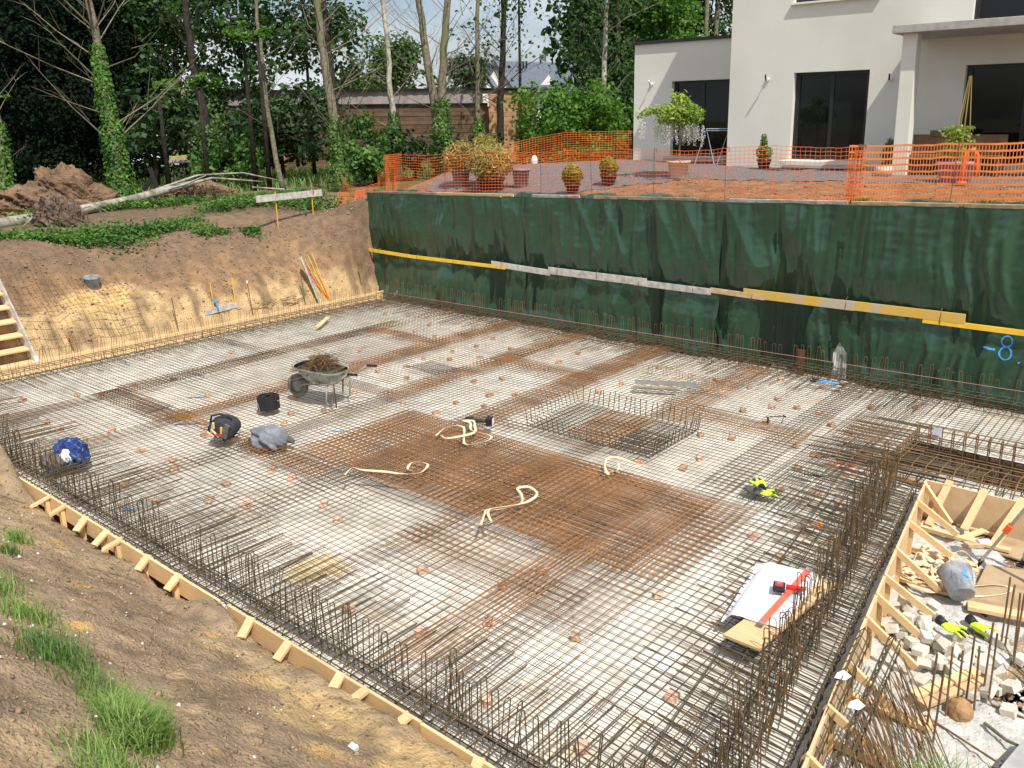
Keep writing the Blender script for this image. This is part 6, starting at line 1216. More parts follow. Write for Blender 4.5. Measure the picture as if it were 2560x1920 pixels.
tree('woodland_tree', [tuple(pix(1548, -50, 42)), tuple(pix(1542, 200, 42)), tuple(pix(1540, 400, 42))], .15, 'thin grey trunk right of the pale straight one', twigs=14, zt=(5, 11), tl=(1, 3))
tree('woodland_tree', [tuple(pix(1772, -60, 44)), tuple(pix(1762, 120, 44)), tuple(pix(1755, 420, 44))], .18, 'brownish trunk showing above the wing roof, left one', twigs=6, zt=(7, 11), tl=(1, 2))
tree('woodland_tree', [tuple(pix(1800, -60, 45)), tuple(pix(1788, 120, 45)), tuple(pix(1780, 420, 45))], .18, 'brownish trunk showing above the wing roof, right one', twigs=6, zt=(7, 11), tl=(1, 2))
tree('woodland_tree', [tuple(pix(1468, -60, 43)), tuple(pix(1470, 150, 43)), tuple(pix(1478, 400, 43))], .12, 'slim dark trunk among the leaves left of the pale one', twigs=18, zt=(5, 11), tl=(1, 3), bark='bark_dark')

def foliage(name, label, cat, blobs, n, size, m, group=None, trunk=None, jit=.8, kind=None, sub=None, flat=.75, shell=.55):
    """blobs: list of (centre, radius) ; leaves scattered in lumpy shells"""
    c0 = Vector(blobs[0][0]); base = Vector((c0.x, c0.y, 1.9)); t = thing(name, label, cat, base, group=group); Ps = []; Ns = []; tot = sum(r ** 2 for c, r in blobs)
    for c, r in blobs:
        k = max(30, int(n * r * r / tot)); nc = max(5, int(9 * r)); cc, dd = sphere_pts(nc * 3, np.array(c) - np.array(base), (r, r, r * flat), shell); i = NP.randint(0, len(cc), k); P = cc[i] + NP.randn(k, 3) * r * .17; Ps.append(P); Ns.append(dd[i] + [0, 0, .6])
    leaf_obj('foliage', np.concatenate(Ps), np.concatenate(Ns), size, M[m], t, jit=jit, elong=1.25)
    b = MB(); b.smooth = True
    tr = trunk or [(0, 0, -.1), (0, 0, blobs[0][0][2] - base.z)]; b.tube(tr, .1, 7, rs=[.10] + [.05] * (len(tr) - 1))
    for c, r in blobs[:8]: b.tube([tr[-1], Vector(c) - base], .04, 4, rs=[.06, .02])
    b.make('trunk', M['bark_dark'], t); return t
def region(x0, x1, y0, y1, d, nb, r, jd=2.0): return [(tuple(pix(U(x0, x1), U(y0, y1), d + U(-jd, jd))), U(*r)) for _ in range(nb)]
GB = 'trees beyond the excavation'
# dark evergreens behind the mound
for k, (x, d, lb) in enumerate(((-30, 33, 'black green conifer at the left edge of the picture'), (75, 34, 'black green conifer behind the earth mound, second from the left'), (165, 36, 'black green conifer left of the ivy covered trunk'), (260, 37, 'black green conifer behind the ivy covered trunk'), (345, 41, 'black green conifer thinning out towards the sky gap'))):
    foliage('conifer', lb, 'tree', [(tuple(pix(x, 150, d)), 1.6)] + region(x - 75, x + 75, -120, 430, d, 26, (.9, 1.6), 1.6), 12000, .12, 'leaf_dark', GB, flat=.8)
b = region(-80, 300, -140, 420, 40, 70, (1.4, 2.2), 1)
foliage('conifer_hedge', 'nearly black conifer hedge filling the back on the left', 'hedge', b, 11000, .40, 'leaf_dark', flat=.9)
# maple canopy in the middle left
foliage('maple_tree', 'broad maple with sky showing through at the upper left', 'tree', [(tuple(pix(430, 60, 37)), 1.4)] + region(320, 520, -120, 190, 37, 26, (.6, 1.3)), 3600, .17, 'leaf', GB)
foliage('maple_tree', 'maple crown behind the thin leaning trunk', 'tree', [(tuple(pix(600, 150, 38)), 1.3)] + region(500, 720, -120, 280, 38, 34, (.6, 1.4)), 5600, .17, 'leaf', GB)
foliage('maple_tree', 'dark maple crown left of the sky gap, around the pale ivy trunk', 'tree', [(tuple(pix(760, 60, 38)), 1.2)] + region(700, 870, -120, 170, 38, 20, (.6, 1.2)), 3600, .17, 'leaf', GB)
foliage('maple_tree', 'low hanging maple branches left above the white tent', 'tree', [(tuple(pix(380, 330, 33)), 1.0)] + region(320, 450, 230, 400, 33, 16, (.4, .9)), 2400, .16, 'leaf_mid', GB)
foliage('understorey', 'dark leafy bushes in front of the wooden barn on the left', 'bush', [(tuple(pix(700, 330, 36)), 1.2)] + region(560, 830, 240, 400, 36, 26, (.6, 1.2)), 5200, .16, 'leaf_mid', 'bushes beyond the excavation')
for k, (x, y, lb) in enumerate(((580, 72, 'bright green maple spray with sunlight in its leaf colour, upper one'), (640, 88, 'bright green maple spray beside the thin leaning trunk'), (510, 200, 'bright green maple spray low on the dark maple trunk'), (415, 212, 'small bright green maple spray above the far brown roof'))):
    foliage('maple_spray', lb, 'branch', region(x - 26, x + 26, y - 14, y + 14, 30, 7, (.12, .26), .3), 150, .15, 'leaf_bright', 'maple sprays coloured as sunlit', flat=.5)  # sun on these sprays is put into the brighter leaf colour
foliage('garden_bush', 'light green bush beside the table in the gap of the trees', 'bush', [(tuple(pix(560, 400, 34)), .7)] + region(500, 640, 340, 450, 34, 18, (.35, .7)), 2600, .13, 'weed', 'bushes beyond the excavation')
foliage('garden_bush', 'yellow green shrub far behind the dark maple trunk', 'bush', [(tuple(pix(440, 300, 52)), 1.4)] + region(440, 520, 240, 380, 52, 12, (.8, 1.6)), 1900, .22, 'shrub', 'bushes beyond the excavation')
for (x0, x1, y0, y1, d, n, lb) in ((840, 960, 300, 430, 33, 2600, 'sumac like green shrub behind the orange mesh on the left'), (960, 1120, 350, 430, 36, 1900, 'low green shrubs at the foot of the barn wall'), (1110, 1260, 350, 420, 38, 1600, 'low green shrubs left of the big bright bush')):
    foliage('shrub', lb, 'bush', region(x0, x1, y0, y1, d, 14, (.35, .8), 1), n, .13, 'weed' if d == 33 else 'leaf_mid', 'bushes beyond the excavation')
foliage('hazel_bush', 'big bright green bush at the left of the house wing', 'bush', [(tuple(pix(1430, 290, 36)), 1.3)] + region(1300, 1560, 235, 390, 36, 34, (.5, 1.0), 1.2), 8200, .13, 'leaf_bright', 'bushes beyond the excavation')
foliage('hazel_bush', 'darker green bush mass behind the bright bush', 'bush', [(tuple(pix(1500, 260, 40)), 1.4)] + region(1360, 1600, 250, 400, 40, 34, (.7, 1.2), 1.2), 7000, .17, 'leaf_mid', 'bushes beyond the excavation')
for (x0, x1, y0, y1, d, nb, n, m, lb) in ((1430, 1480, -120, 130, 41, 12, 1800, 'leaf', 'airy maple crown overhanging the far slate roof'), (1470, 1590, -120, 250, 43, 30, 7000, 'leaf', 'leafy tree just left of the house wing'), (1560, 1720, -120, 120, 43, 22, 5600, 'leaf_bright', 'maple crown coloured as sunlit above the wing roof'), (1700, 1860, -120, 130, 46, 20, 3600, 'leaf', 'tree crown between the wing roof and the tall wall'), (1240, 1330, -120, 20, 42, 7, 380, 'leaf', 'sparse leafy branches above the far slate roof')):  # bright leaf here paints sunlight into the crown above the wing roof
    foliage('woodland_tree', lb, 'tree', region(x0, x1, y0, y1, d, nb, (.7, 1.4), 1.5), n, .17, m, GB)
foliage('dark_woodland', 'dark woodland filling the gap behind the trees left of the house', 'woodland', region(1470, 1700, -100, 380, 50, 60, (1.6, 2.6), 2), 9000, .42, 'leaf_mid', flat=.9)
foliage('birch', 'light green birch standing far behind the barn', 'tree', [(tuple(pix(980, 165, 75)), 2.4)] + region(930, 1040, 110, 215, 75, 26, (.8, 1.5), 1), 4600, .24, 'pale_leaf', 'far trees behind the barn', flat=1.0)
foliage('round_tree', 'small dark round tree behind the barn left of the slate roof', 'tree', [(tuple(pix(1165, 190, 80)), 2.0)] + region(1140, 1195, 155, 215, 80, 14, (.8, 1.4), 1), 2800, .26, 'leaf_mid', 'far trees behind the barn', flat=1.0)
foliage('far_bush', 'pale green far tree top left of the birch', 'tree', region(850, 900, 195, 225, 95, 7, (1.0, 1.8), 1), 800, .4, 'leaf', 'far trees behind the barn')
tag(foliage('far_trees', 'far line of trees closing the view behind the barn and the garden', 'trees', region(-200, 1300, 255, 300, 110, 70, (3, 5), 4), 9000, .9, 'leaf_mid'), None)

# ------------------------------------------------------------------ barn, far houses, garden things
def wallp(name, P, m, par, th=.1):
    """quad wall from 4 corners with thickness"""
    P = [Vector(p) for p in P]; n = (P[1] - P[0]).cross(P[3] - P[0]).normalized() * th; b = MB(); b.add([tuple(p) for p in P] + [tuple(p - n) for p in P], [(0, 1, 2, 3), (7, 6, 5, 4), (0, 4, 5, 1), (1, 5, 6, 2), (2, 6, 7, 3), (3, 7, 4, 0)]); return b.make(name, m, par)
bd = mat('larch_board', (.115, .072, .048), (.19, .12, .08), 2.0, .85, .004, 40, rand=.18, spec=.15); zn = mat('zinc_cladding', (.30, .26, .25), (.38, .33, .32), 1.5, .6, rand=.06)
bn = thing('timber_barn', 'long low timber clad building with a grey metal fascia behind the trees', 'building')
A, B_, C3 = Vector((-27.8, 12.6, 0)), Vector((-16.4, 22.1, 0)), Vector((-14.4, 24.0, 0)); dr = (B_ - A).normalized(); nn = Vector((dr.y, -dr.x, 0))
for k in range(16):
    z = 1.8 + .232 * k; p, q = A.copy(), B_.copy(); p.z = q.z = z + .11; b = MB(); b.beam(p + nn * .02 * (k % 2), q + nn * .02 * (k % 2), .05, .222); b.make('board', bd, bn)
b = MB(); p, q = A - nn * .35, C3 - nn * .35; p.z = q.z = 3.5; b.beam(p, q, .5, 3.6); b.make('wall_core', M['earth_dark'], bn)
p, q = A.copy() + nn * .03, B_.copy() + nn * .03; L_ = (q - p).length
for k in range(int(L_ / .28)): c_ = p + dr * (.28 * k + .14); b = MB(); c_ = c_ + nn * .02 * (k % 2); b.beam((c_.x, c_.y, 5.50), (c_.x, c_.y, 6.22), .285, .05, roll=math.atan2(dr.y, dr.x)); o = b.make('fascia_panel', zn, bn)
b = MB(); p, q = A + nn * .1, C3 + nn * .1; p.z = q.z = 6.27; b.beam(p, q, .5, .07); b.make('roof_edge', M['anthracite'], bn); b = MB(); p, q = A + nn * .08, B_ + nn * .08; p.z = q.z = 5.46; b.beam(p, q, .12, .05); b.make('drip_edge', M['anthracite'], bn)
b = MB(); p, q = A - nn * 3, C3 - nn * 3; p.z = q.z = 6.2; b.beam(p, q, 6, .06); b.make('flat_roof', M['anthracite'], bn)
cl = mat('cedar_board', (.40, .22, .11), (.52, .31, .17), 2, .85, rand=.15)
for k in range(18): z = 1.8 + .245 * k; p, q = B_ + dr * .05 + nn * .04, C3 + nn * .04; p.z = q.z = z + .11; b = MB(); b.beam(p, q, .05, .235); b.make('board', cl, bn)
for (t0, z0, w_, h_) in ((1.3, 2.2, .9, 2.1), (3.2, 2.2, .12, 3.0)):
    p = A + dr * t0 + nn * .09; b = MB(); b.beam((p.x, p.y, z0 + h_ / 2), tuple(Vector((p.x, p.y, z0 + h_ / 2)) + dr * w_), .05, h_); b.make('door', M['anthracite'] if t0 != 3.2 else cl, bn)
sl = mat('slate_roof', (.09, .105, .135), (.14, .155, .19), 3, .5, rand=.05)
fh = thing('slate_roof_house', 'far house with a long grey slate roof and a pale gable', 'house')
a_, c_ = pix(1238, 152, 85), pix(1470, 158, 97); e1_, e2_ = pix(1290, 232, 82), pix(1490, 225, 94); ny = Vector((-.6, .75, 0))
wallp('roof', [e1_, e2_, c_, a_], sl, fh, .2)
g0, g1, g2 = pix(1198, 232, 84), pix(1290, 232, 82), pix(1238, 155, 84.5)
pw = mat('pale_gable', (.62, .60, .54), (.70, .68, .62), 3, .9)
b = MB(); b.add([tuple(g0), tuple(g1), tuple(g2)] + [tuple(v + ny * .3) for v in (g0, g1, g2)], [(0, 1, 2), (5, 4, 3), (0, 3, 4, 1), (1, 4, 5, 2), (2, 5, 3, 0)]); b.make('gable', pw, fh)
b = MB(); p0, p1, p2_ = pix(1193, 236, 83.6), pix(1238, 150, 84), pix(1296, 236, 81.6); b.beam(p0, p1, .5, .28); b.beam(p1, p2_, .5, .28); b.make('barge_board', sl, fh)
gg = [pix(1170, 236, 80), pix(1212, 180, 80.5), pix(1250, 236, 79)]
b = MB(); b.add([tuple(v) for v in gg] + [tuple(v + ny * .3) for v in gg], [(0, 1, 2), (5, 4, 3), (0, 3, 4, 1), (1, 4, 5, 2), (2, 5, 3, 0)]); b.beam(gg[0], gg[1], .5, .26); b.make('porch_gable', pw, fh)
b = MB(); b.beam(gg[1], gg[2], .5, .28); b.make('barge_board', sl, fh)
wallp('wall', [pix(1170, 300, 82), pix(1490, 300, 92), pix(1490, 232, 92), pix(1170, 236, 82)], pw, fh)
for (x, y) in ((1308, 172), (1316, 172), (1351, 158), (1381, 160), (1300, 155)): p = pix(x, y, 86 + (x - 1300) * .05); b = MB(); b.tube([p, p + Vector((0, 0, .75))], .10, 6); b.make('roof_vent', M['anthracite'], fh)
dm = [pix(1352, 212, 85), pix(1372, 187, 85.5), pix(1385, 212, 86)]; b = MB(); b.add([tuple(v) for v in dm] + [tuple(v + ny * .5) for v in dm], [(0, 1, 2), (5, 4, 3), (0, 3, 4, 1), (1, 4, 5, 2), (2, 5, 3, 0)]); b.make('dormer', pw, fh)
rh = thing('brown_roof_house', 'far pale yellow house with a brown tiled roof glimpsed through the maple', 'house'); yw = mat('yellow_wall', (.55, .42, .22), (.60, .47, .27), 3, .9); rt = mat('brown_tiles', (.13, .07, .05), (.20, .11, .08), 8, .9)
wallp('wall', [pix(352, 340, 80), pix(470, 340, 80), pix(470, 278, 80), pix(352, 278, 80)], yw, rh, .3); wallp('roof', [pix(340, 280, 79), pix(480, 280, 79), pix(462, 236, 84), pix(362, 236, 84)], rt, rh, .2)
b = MB(); p = pix(432, 300, 79.8); b.beam(p, p + Vector((.9, .7, 0)), .1, 1.1); b.make('window', M['glass'], rh)
t = thing('white_tent', 'low white canvas tent standing far left between the trees', 'tent'); tw = mat('tent_canvas', (.72, .74, .76), None, 3, .8)
tp_ = [pix(306, 412, 58), pix(372, 376, 60), pix(444, 402, 58), pix(350, 418, 56)]; base_ = [Vector((p.x, p.y, 1.9)) for p in tp_]
b = MB(); apex = pix(372, 374, 60); rim = [pix(300, 398, 57), pix(352, 404, 54.5), pix(448, 398, 57), pix(410, 392, 63), pix(330, 388, 63)]
n = len(rim); b.add([tuple(apex)] + [tuple(p) for p in rim] + [(p.x, p.y, 1.8) for p in rim], [(0, i + 1, (i + 1) % n + 1) for i in range(n)] + [(i + 1, i + 1 + n, (i + 1) % n + 1 + n, (i + 1) % n + 1) for i in range(n)]); b.make('canopy', tw, t)
t = thing('work_table', 'table with a lime green edged board leaning on it, seen between the trees', 'table', (0, 0, 0))
p, q = pix(418, 408, 38), pix(520, 400, 38); b = MB(); b.beam(p, q, .7, .06); b.make('table_top', mat('blue_grey_top', (.10, .12, .20), None, 3, .5), t); b = MB(); b.beam(p + Vector((0, 0, .16)), q + Vector((0, 0, .18)), .06, .18); o = b.make('leaning_board', M['wood_grain'], t); b = MB(); b.beam(p + Vector((0, 0, .27)), q + Vector((0, 0, .29)), .07, .035); b.make('lime_edge', mat('lime_paint', (.40, .75, .10), None, 3, .6), t)
for s in (.14, .86):
    c_ = p + (q - p) * s; b = MB(); b.beam(c_, (c_.x + .04, c_.y, 2.0), .05, .05); b.make('leg', M['earth_dark'], t)
t = thing('black_post', 'black charred post with a slanting brace behind the fallen trunk', 'post'); gp = Vector((-12.1, .25, 2.0)); b = MB(); b.beam(gp, gp + Vector((-.10, -.22, 1.05)), .17, .15); b.make('post', M['black'], t); b = MB(); b.beam(gp + Vector((-.08, -.12, .75)), gp + Vector((-.5, -.62, -.02)), .20, .12); b.make('brace', M['black'], t); b = MB(); b.beam(gp + Vector((0, -.2, .4)), gp + Vector((.1, -.45, -.05)), .13, .1); b.make('prop', M['black'], t)
gm_ = mat('grey_path', (.22, .22, .24), (.30, .30, .32), 5, .9)
p = [pix(380, 455, 40), pix(640, 452, 44), pix(650, 446, 50), pix(380, 446, 50)]
b = MB(); b.add([(v_.x, v_.y, float(ground_z(v_.x, v_.y, False)) + .10) for v_ in p], [(0, 1, 2, 3)]); tag(b.make('garden_path', gm_), kind='structure')

# ------------------------------------------------------------------ mound, fallen trunk, root ball
def mound(name, loc, R3, seed, m, label, cat, fold=.3, n=150, rough=.34):
    u = np.linspace(0, 2 * np.pi, n, endpoint=False); v = np.linspace(.01, np.pi * .56, n // 2); Ug, Vg = np.meshgrid(u, v, indexing='ij'); dx, dy, dz = np.cos(Ug) * np.sin(Vg), np.sin(Ug) * np.sin(Vg), np.cos(Vg)
    k = 1 + fold * fbm(dx * 2 + seed, dy * 2 + dz * 2, 4) + rough * fbm(dx * 7 + seed, dy * 7 + dz * 7, 5, .62) * .6; V = np.stack([dx * k * R3[0], dy * k * R3[1], dz * k * R3[2]], -1).reshape(-1, 3); nn_, kk = Ug.shape; idx = np.arange(nn_ * kk).reshape(nn_, kk); F = np.stack([idx, np.roll(idx, -1, 0), np.roll(np.roll(idx, -1, 0), -1, 1), np.roll(idx, -1, 1)], -1)[:, :-1].reshape(-1, 4)
    me = np_mesh(name, V, F, True); me.materials.append(m); o = link(name, me, loc=loc); return tag(o, label, cat) if label else o
clay = mat('mound_earth', (.12, .08, .052), (.26, .17, .105), 3, .95, .04, 14, spec=.1, detail=10)
mound('earth_mound', (-8.3, -4.8, 2.1), (1.3, 1.5, .75), 2, clay, 'rough brown earth mound at the left, flower topped', 'mound', fold=.5)
mound('earth_clod', (-8.1, -4.6, 2.6), (.72, .75, .72), 7, clay, 'steep clod on top of the earth mound', 'mound', fold=.5)
mound('earth_shoulder', (-8.2, -6.1, 2.1), (.8, .9, .5), 8, clay, 'low left shoulder of the earth mound', 'mound', fold=.5)
mound('earth_bank', (-9.3, -.3, 2.0), (1.0, 1.6, .62), 11, clay, 'dark earth heap with roots behind the end of the fallen trunk', 'mound', fold=.5)
def tangle(name, c, R3, n, label, cat, r=.012, m='root', droop=.3):
    b = MB()
    for k in range(n):
        d = Vector((R_.gauss(0, 1), R_.gauss(0, 1), R_.gauss(0, 1))).normalized(); p = Vector(c) + Vector((d.x * R3[0], d.y * R3[1], d.z * R3[2])) * U(.3, .95); q = p + Vector((R_.gauss(0, .16), R_.gauss(0, .16), R_.gauss(-.05, .14))); s = q + Vector((R_.gauss(0, .14), R_.gauss(0, .14), -abs(R_.gauss(0, droop)))); rr = r * U(.4, 1.4); b.tube([p, q, s], rr, 3, rs=[rr, rr * .8, rr * .3])
    return tag(b.make(name, M[m]), label, cat)
rb = thing('root_plate', 'upturned tangle of roots of the fallen trunk in front of the mound', 'root ball', (-5.2, -5.95, 2.35))
o = mound('soil_core', (0, 0, -.15), (.42, .52, .52), 5, mat('root_soil', (.10, .075, .055), (.19, .14, .10), 8, .95, .03, 20), None, None, fold=.5, rough=.2); o.parent = rb
o = tangle('roots', (0, 0, .05), (.48, .58, .52), 330, None, None, .014); o.parent = rb
for p_ in ('label', 'category'):
    if p_ in o: del o[p_]
tangle('root_tangle', (-8.3, -.4, 2.35), (.55, .9, .35), 300, 'second tangle of roots and brush at the right end of the fallen trunk', 'roots', .012)
fl2 = thing('fallen_trunk', 'long pale fallen trunk lying across the ground left of the batter board', 'fallen tree'); b = MB(); b.smooth = True
LG = [(-4.6, -8.6, 2.12), (-5.54, -7.14, 2.24), (-6.15, -5.6, 2.28), (-6.6, -4.6, 2.34), (-7.3, -3.1, 2.42), (-7.9, -1.8, 2.56), (-8.4, -.6, 2.68)]
b.tube(LG, .13, 12, rs=[.16, .15, .14, .13, .125, .115, .10]); b.make('trunk', M['bark_white'], fl2)
b = MB(); b.smooth = True; b.tube([(-8.4, -.6, 2.68), (-8.6, .2, 2.80), (-8.4, .9, 2.72), (-8.0, 1.7, 2.62)], .035, 6, rs=[.06, .045, .035, .015]); b.tube([(-7.9, -1.8, 2.56), (-7.6, -1.2, 2.75), (-7.7, -.5, 2.95)], .03, 5, rs=[.035, .03, .015]); b.tube([(-8.0, -2.0, 2.6), (-8.0, -.6, 2.95), (-7.9, .9, 2.95), (-7.6, 2.2, 2.62)], .025, 5, rs=[.04, .035, .03, .012]); b.tube([(-7.6, 1.0, 2.5), (-6.9, 2.2, 2.35)], .03, 5)
b.make('limbs', M['bark_white'], fl2)
b = MB(); b.smooth = True; b.tube([(-4.9, -6.9, 2.18), (-5.5, -6.3, 2.42), (-5.9, -5.8, 2.5)], .03, 6, rs=[.02, .035, .04]); tag(b.make('stick', M['bark_white']), 'pale branch leaning on the fallen trunk by the root tangle', 'stick')
for (P, lb) in (([(-6.3, -4.5, 2.4), (-5.8, -4.3, 2.15), (-5.6, -4.25, 1.95)], 'pale thin branch hanging down from the middle of the fallen trunk'), ([(-3.2, -.6, 1.98), (-2.9, -1.2, 1.92)], 'short stick on the soil below the batter board'), ([(-2.3, -8.3, 2.35), (-5.0, -8.2, 2.42)], 'thin pale branch at the left edge above the fallen trunk')):
    b = MB(); b.tube(P, .014, 5); tag(b.make('stick', M['twig']), lb, 'stick')
for k, (x, y, lb) in enumerate(((-8.2, -4.9, 'tiny yellow flowers on top of the mound, left tuft'), (-8.1, -4.5, 'tiny yellow flowers on top of the mound, right tuft'))):
    P = np.array([x, y, 3.38]) + NP.randn(22, 3) * [.06, .1, .05]; o = leaf_obj('yellow_flower', P, NP.randn(22, 3), .03, M['bamboo'], None); tag(o, lb, 'flowers')

# ------------------------------------------------------------------ weeds and grass (follow the ground)
def patch(name, pts, n, h, size, m, label, blade=False, spread=.25):
    c = np.array(pts); i = NP.randint(0, len(c), n); X = c[i, 0] + NP.randn(n) * spread; Y = c[i, 1] + NP.randn(n) * spread; G = ground_z(X, Y)
    if blade:
        a = NP.rand(n) * 6.28; l_ = h * (.45 + .7 * NP.rand(n)); lean = (.25 + .6 * NP.rand(n)); w_ = size * (.6 + .6 * NP.rand(n)); dx, dy = np.cos(a), np.sin(a); px, py = -dy * w_, dx * w_
        V = [np.stack([X - px, Y - py, G - .01], 1), np.stack([X + px, Y + py, G - .01], 1), np.stack([X + dx * l_ * lean * .4 + px * .8, Y + dy * l_ * lean * .4 + py * .8, G + l_ * .62], 1), np.stack([X + dx * l_ * lean * .4 - px * .8, Y + dy * l_ * lean * .4 - py * .8, G + l_ * .62], 1), np.stack([X + dx * l_ * lean * 1.1 + px * .12, Y + dy * l_ * lean * 1.1 + py * .12, G + l_ * (1 - .25 * lean)], 1), np.stack([X + dx * l_ * lean * 1.1 - px * .12, Y + dy * l_ * lean * 1.1 - py * .12, G + l_ * (1 - .25 * lean)], 1)]
        V = np.stack(V, 1).reshape(-1, 3); k = np.arange(n)[:, None] * 6; F = np.concatenate([k + [0, 1, 2, 3], k + [3, 2, 4, 5]], 0)
        me = np_mesh(name, V, F, True); me.materials.append(M[m]); o = link(name, me)
    else:
        P = np.stack([X, Y, G + h * NP.rand(n) ** .8], 1); o = leaf_obj(name, P, np.tile([0, 0, 1.], (n, 1)), size, M[m], None, jit=.55, elong=1.5)
    return tag(o, label, kind='stuff')
def line(a, c, n): return [(a[0] + (c[0] - a[0]) * t, a[1] + (c[1] - a[1]) * t) for t in np.linspace(0, 1, n)]
patch('weeds', line((-3.0, -8.6), (-3.3, -7.0), 8) + line((-3.1, -7.0), (-2.6, -5.6), 8) + line((-3.0, -6.4), (-3.4, -5.2), 5), 3600, .22, .06, 'weed', 'low green nettles along the top of the bank at the left', spread=.36)
patch('weeds', line((-2.9, -5.6), (-3.3, -4.0), 8) + [(-2.6, -3.6), (-3.6, -3.4)], 2600, .15, .05, 'weed', 'low green nettles in the middle of the bank top', spread=.22)
patch('weeds', [(-2.5, -3.75), (-2.4, -3.3), (-2.2, -2.65), (-2.3, -2.45)], 700, .10, .05, 'weed', 'small dark nettle tufts left of the batter board', spread=.12)
patch('weeds', line((-4.8, -2.0), (-5.0, .5), 8) + line((-3.8, -.2), (-5.5, 1.2), 6) + [(-3.2, -.15), (-2.9, .2)], 5600, .28, .06, 'weed', 'thick green weeds behind the batter board', spread=.4)
patch('weeds', line((-7.0, -4.2), (-6.8, -1.5), 8) + [(-6.7, -5.9), (-6.0, -6.3)], 2600, .22, .055, 'ivy', 'ivy and weeds growing round the fallen trunk', spread=.25)
patch('meadow_grass', [(U(-40, -11), U(-6, 22)) for _ in range(500)], 22000, .35, .022, 'grass', 'rough grass between the trees', blade=True, spread=.9)
G8 = [(10.38, -12.94), (10.6, -12.9), (10.89, -12.95)]
patch('grass', line((10.3, -12.95), (10.5, -13.0), 3) + line((10.85, -12.95), (11.0, -12.98), 3), 620, .13, .0034, 'grass', 'grass strip at the left edge of the near slope', blade=True, spread=.09)
patch('grass', line((11.5, -13.05), (11.75, -13.08), 4), 560, .13, .0036, 'grass', 'middle grass tufts on the near slope', blade=True, spread=.085)
patch('grass', line((11.85, -13.02), (12.5, -13.1), 6), 450, .16, .003, 'grass', 'thin grass between the two large tufts', blade=True, spread=.08)
patch('grass', line((12.75, -13.15), (13.05, -13.17), 4) + [(12.95, -13.13)] * 3, 1700, .20, .0036, 'grass', 'largest grass tuft at the bottom of the near slope', blade=True, spread=.06)
patch('grass', line((13.1, -13.4), (13.5, -13.5), 4), 500, .12, .003, 'grass', 'short grass at the bottom edge of the picture', blade=True, spread=.08)
patch('grass', [(8.4, -12.15), (8.5, -12.2), (8.9, -12.4)], 260, .16, .004, 'grass', 'small weed tuft at the left edge of the near slope', blade=True, spread=.05)
patch('grass', line((15.95, -9.1), (16.8, -9.1), 8), 900, .32, .005, 'grass', 'long grass blades at the bottom right corner', blade=True, spread=.10)
patch('grass', [(11.95, .5), (13.9, .45), (14.0, .5), (8.5, .4), (6.7, .42)], 500, .14, .006, 'weed', 'small weeds along the tarpaulin top', blade=True, spread=.10)
# clods and pebbles on the near slope
def clods(name, n, xr, yr, sz, m, label, f=None):
    X = NP.uniform(*xr, n); Y = NP.uniform(*yr, n)
    if f is not None: k = f(X, Y); X, Y = X[k], Y[k]
    n = len(X); G = ground_z(X, Y); s = sz * np.exp(np.clip(NP.randn(n) * .5, -1, .9)); o = np.array([[1, 0, 0], [0, 1, 0], [-1, 0, 0], [0, -1, 0], [0, 0, .75], [0, 0, -.6]]); Q = (o[None] * (1 + .22 * NP.randn(n, 6, 3)) + .12 * NP.randn(n, 6, 3)) * s[:, None, None]; a = NP.rand(n) * 6.28; c_, s_ = np.cos(a)[:, None], np.sin(a)[:, None]; Q = np.stack([Q[..., 0] * c_ - Q[..., 1] * s_, Q[..., 0] * s_ + Q[..., 1] * c_, Q[..., 2]], -1) + np.stack([X, Y, G + s * .2], 1)[:, None]
    F = np.array([[0, 1, 4], [1, 2, 4], [2, 3, 4], [3, 0, 4], [1, 0, 5], [2, 1, 5], [3, 2, 5], [0, 3, 5]]); k = np.arange(n)[:, None, None] * 6; me = np_mesh(name, Q.reshape(-1, 3), (F[None] + k).reshape(-1, 3), True); me.materials.append(M[m]); return tag(link(name, me), label, kind='stuff')
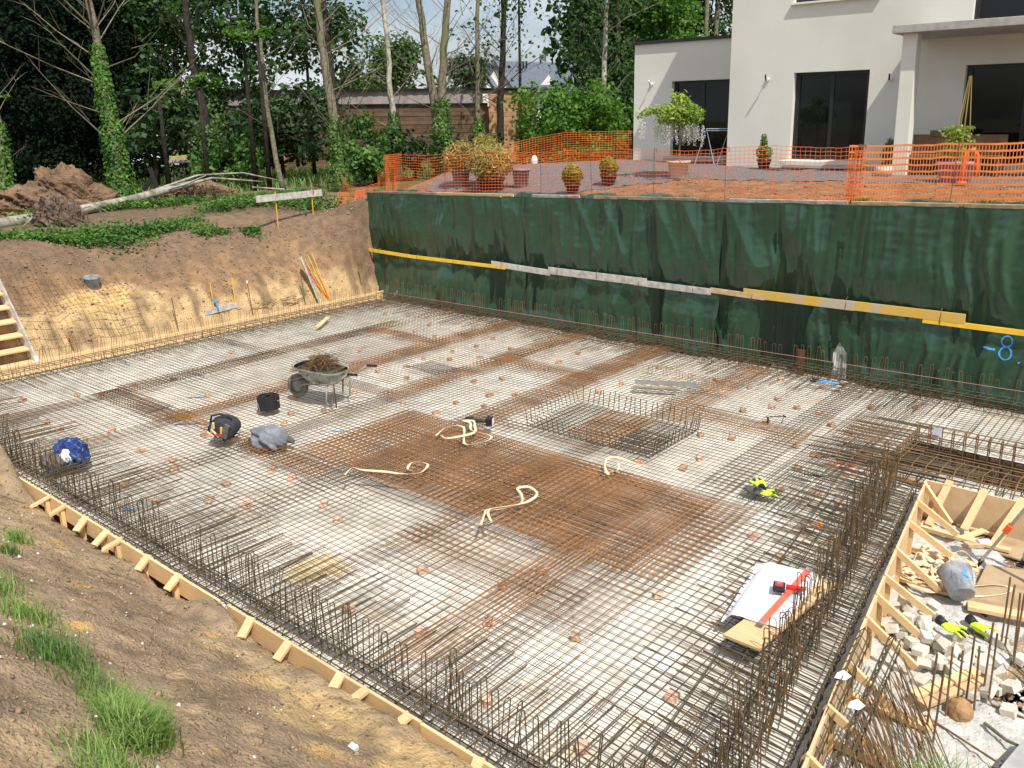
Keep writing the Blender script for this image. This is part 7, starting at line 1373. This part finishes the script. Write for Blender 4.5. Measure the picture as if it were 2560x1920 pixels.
M['clod2'] = mat('soil_clod', (.20, .14, .09), (.36, .26, .16), 3, .95, spec=.1, isl=.25)
M['pebble'] = mat('pebble', (.50, .47, .42), (.74, .72, .68), 5, .9, isl=.15)
clods('soil_clods', 16000, (4, 16.6), (-14.6, -11.25), .0065, 'clod2', 'crumbs and clods of earth on the near slope')
clods('soil_clods', 500, (4, 16.6), (-14.2, -11.3), .015, 'clod2', 'larger clods of earth on the near slope')
clods('pebbles', 330, (5, 16.6), (-14.4, -11.3), .009, 'pebble', 'white flint pebbles on the near slope')
clods('soil_clods', 4200, (-3.0, -.5), (-9.5, 0), .013, 'clod2', 'crumbs of earth over the far left bank')
clods('soil_clods', 160, (-2.2, -.45), (-9.5, 0), .022, 'clod2', 'larger clods over the far left bank')
clods('soil_clods', 2600, (-.4, 15), (.25, 3.5), .016, 'clod2', 'crumbs of red brown earth on the terrace', lambda x, y: ~inside(x, y, GP))
clods('soil_clods', 500, (15.9, 16.9), (-8.7, -7.3), .02, 'clod2', 'crumbs of brown earth at the right edge of the bay')
clods('gravel_crumbs', 4200, (14.6, 16.4), (-9.4, -4.6), .008, 'pebble', 'grey concrete crumbs in the formwork bay')
for (x, y, r, lb) in ((12.9, -11.75, .03, 'pale flint stone on the near slope, upper one of the pair'), (13.35, -11.95, .03, 'pale flint stone on the near slope, lower one of the pair'), (10.35, -13.15, .025, 'grey stone in the grass at the left of the near slope')):
    o = bpy.data.objects.new('flint', lump(1, r * 2, r * 1.6, r * 1.2, r * .3, M['pebble'], 'flint')); COL.objects.link(o); o.location = (x, y, gz(x, y) + r * .3); tag(o, lb, 'stone')
for (P, lb) in (([(13.75, -12.65), (13.85, -12.35), (13.95, -12.15)], 'thin dark twig standing out of the near slope at the bottom middle'), ([(5.9, -11.6), (6.5, -11.45)], 'thin dark root sticking out of the soil at the left edge'), ([(8.9, -11.75), (9.3, -11.5)], 'thin root crossing the soil below the short struts')):
    b = MB(); b.tube([(x, y, gz(x, y) + .03 + .05 * i) for i, (x, y) in enumerate(P)], .006, 4); tag(b.make('twig', M['root']), lb, 'twig')
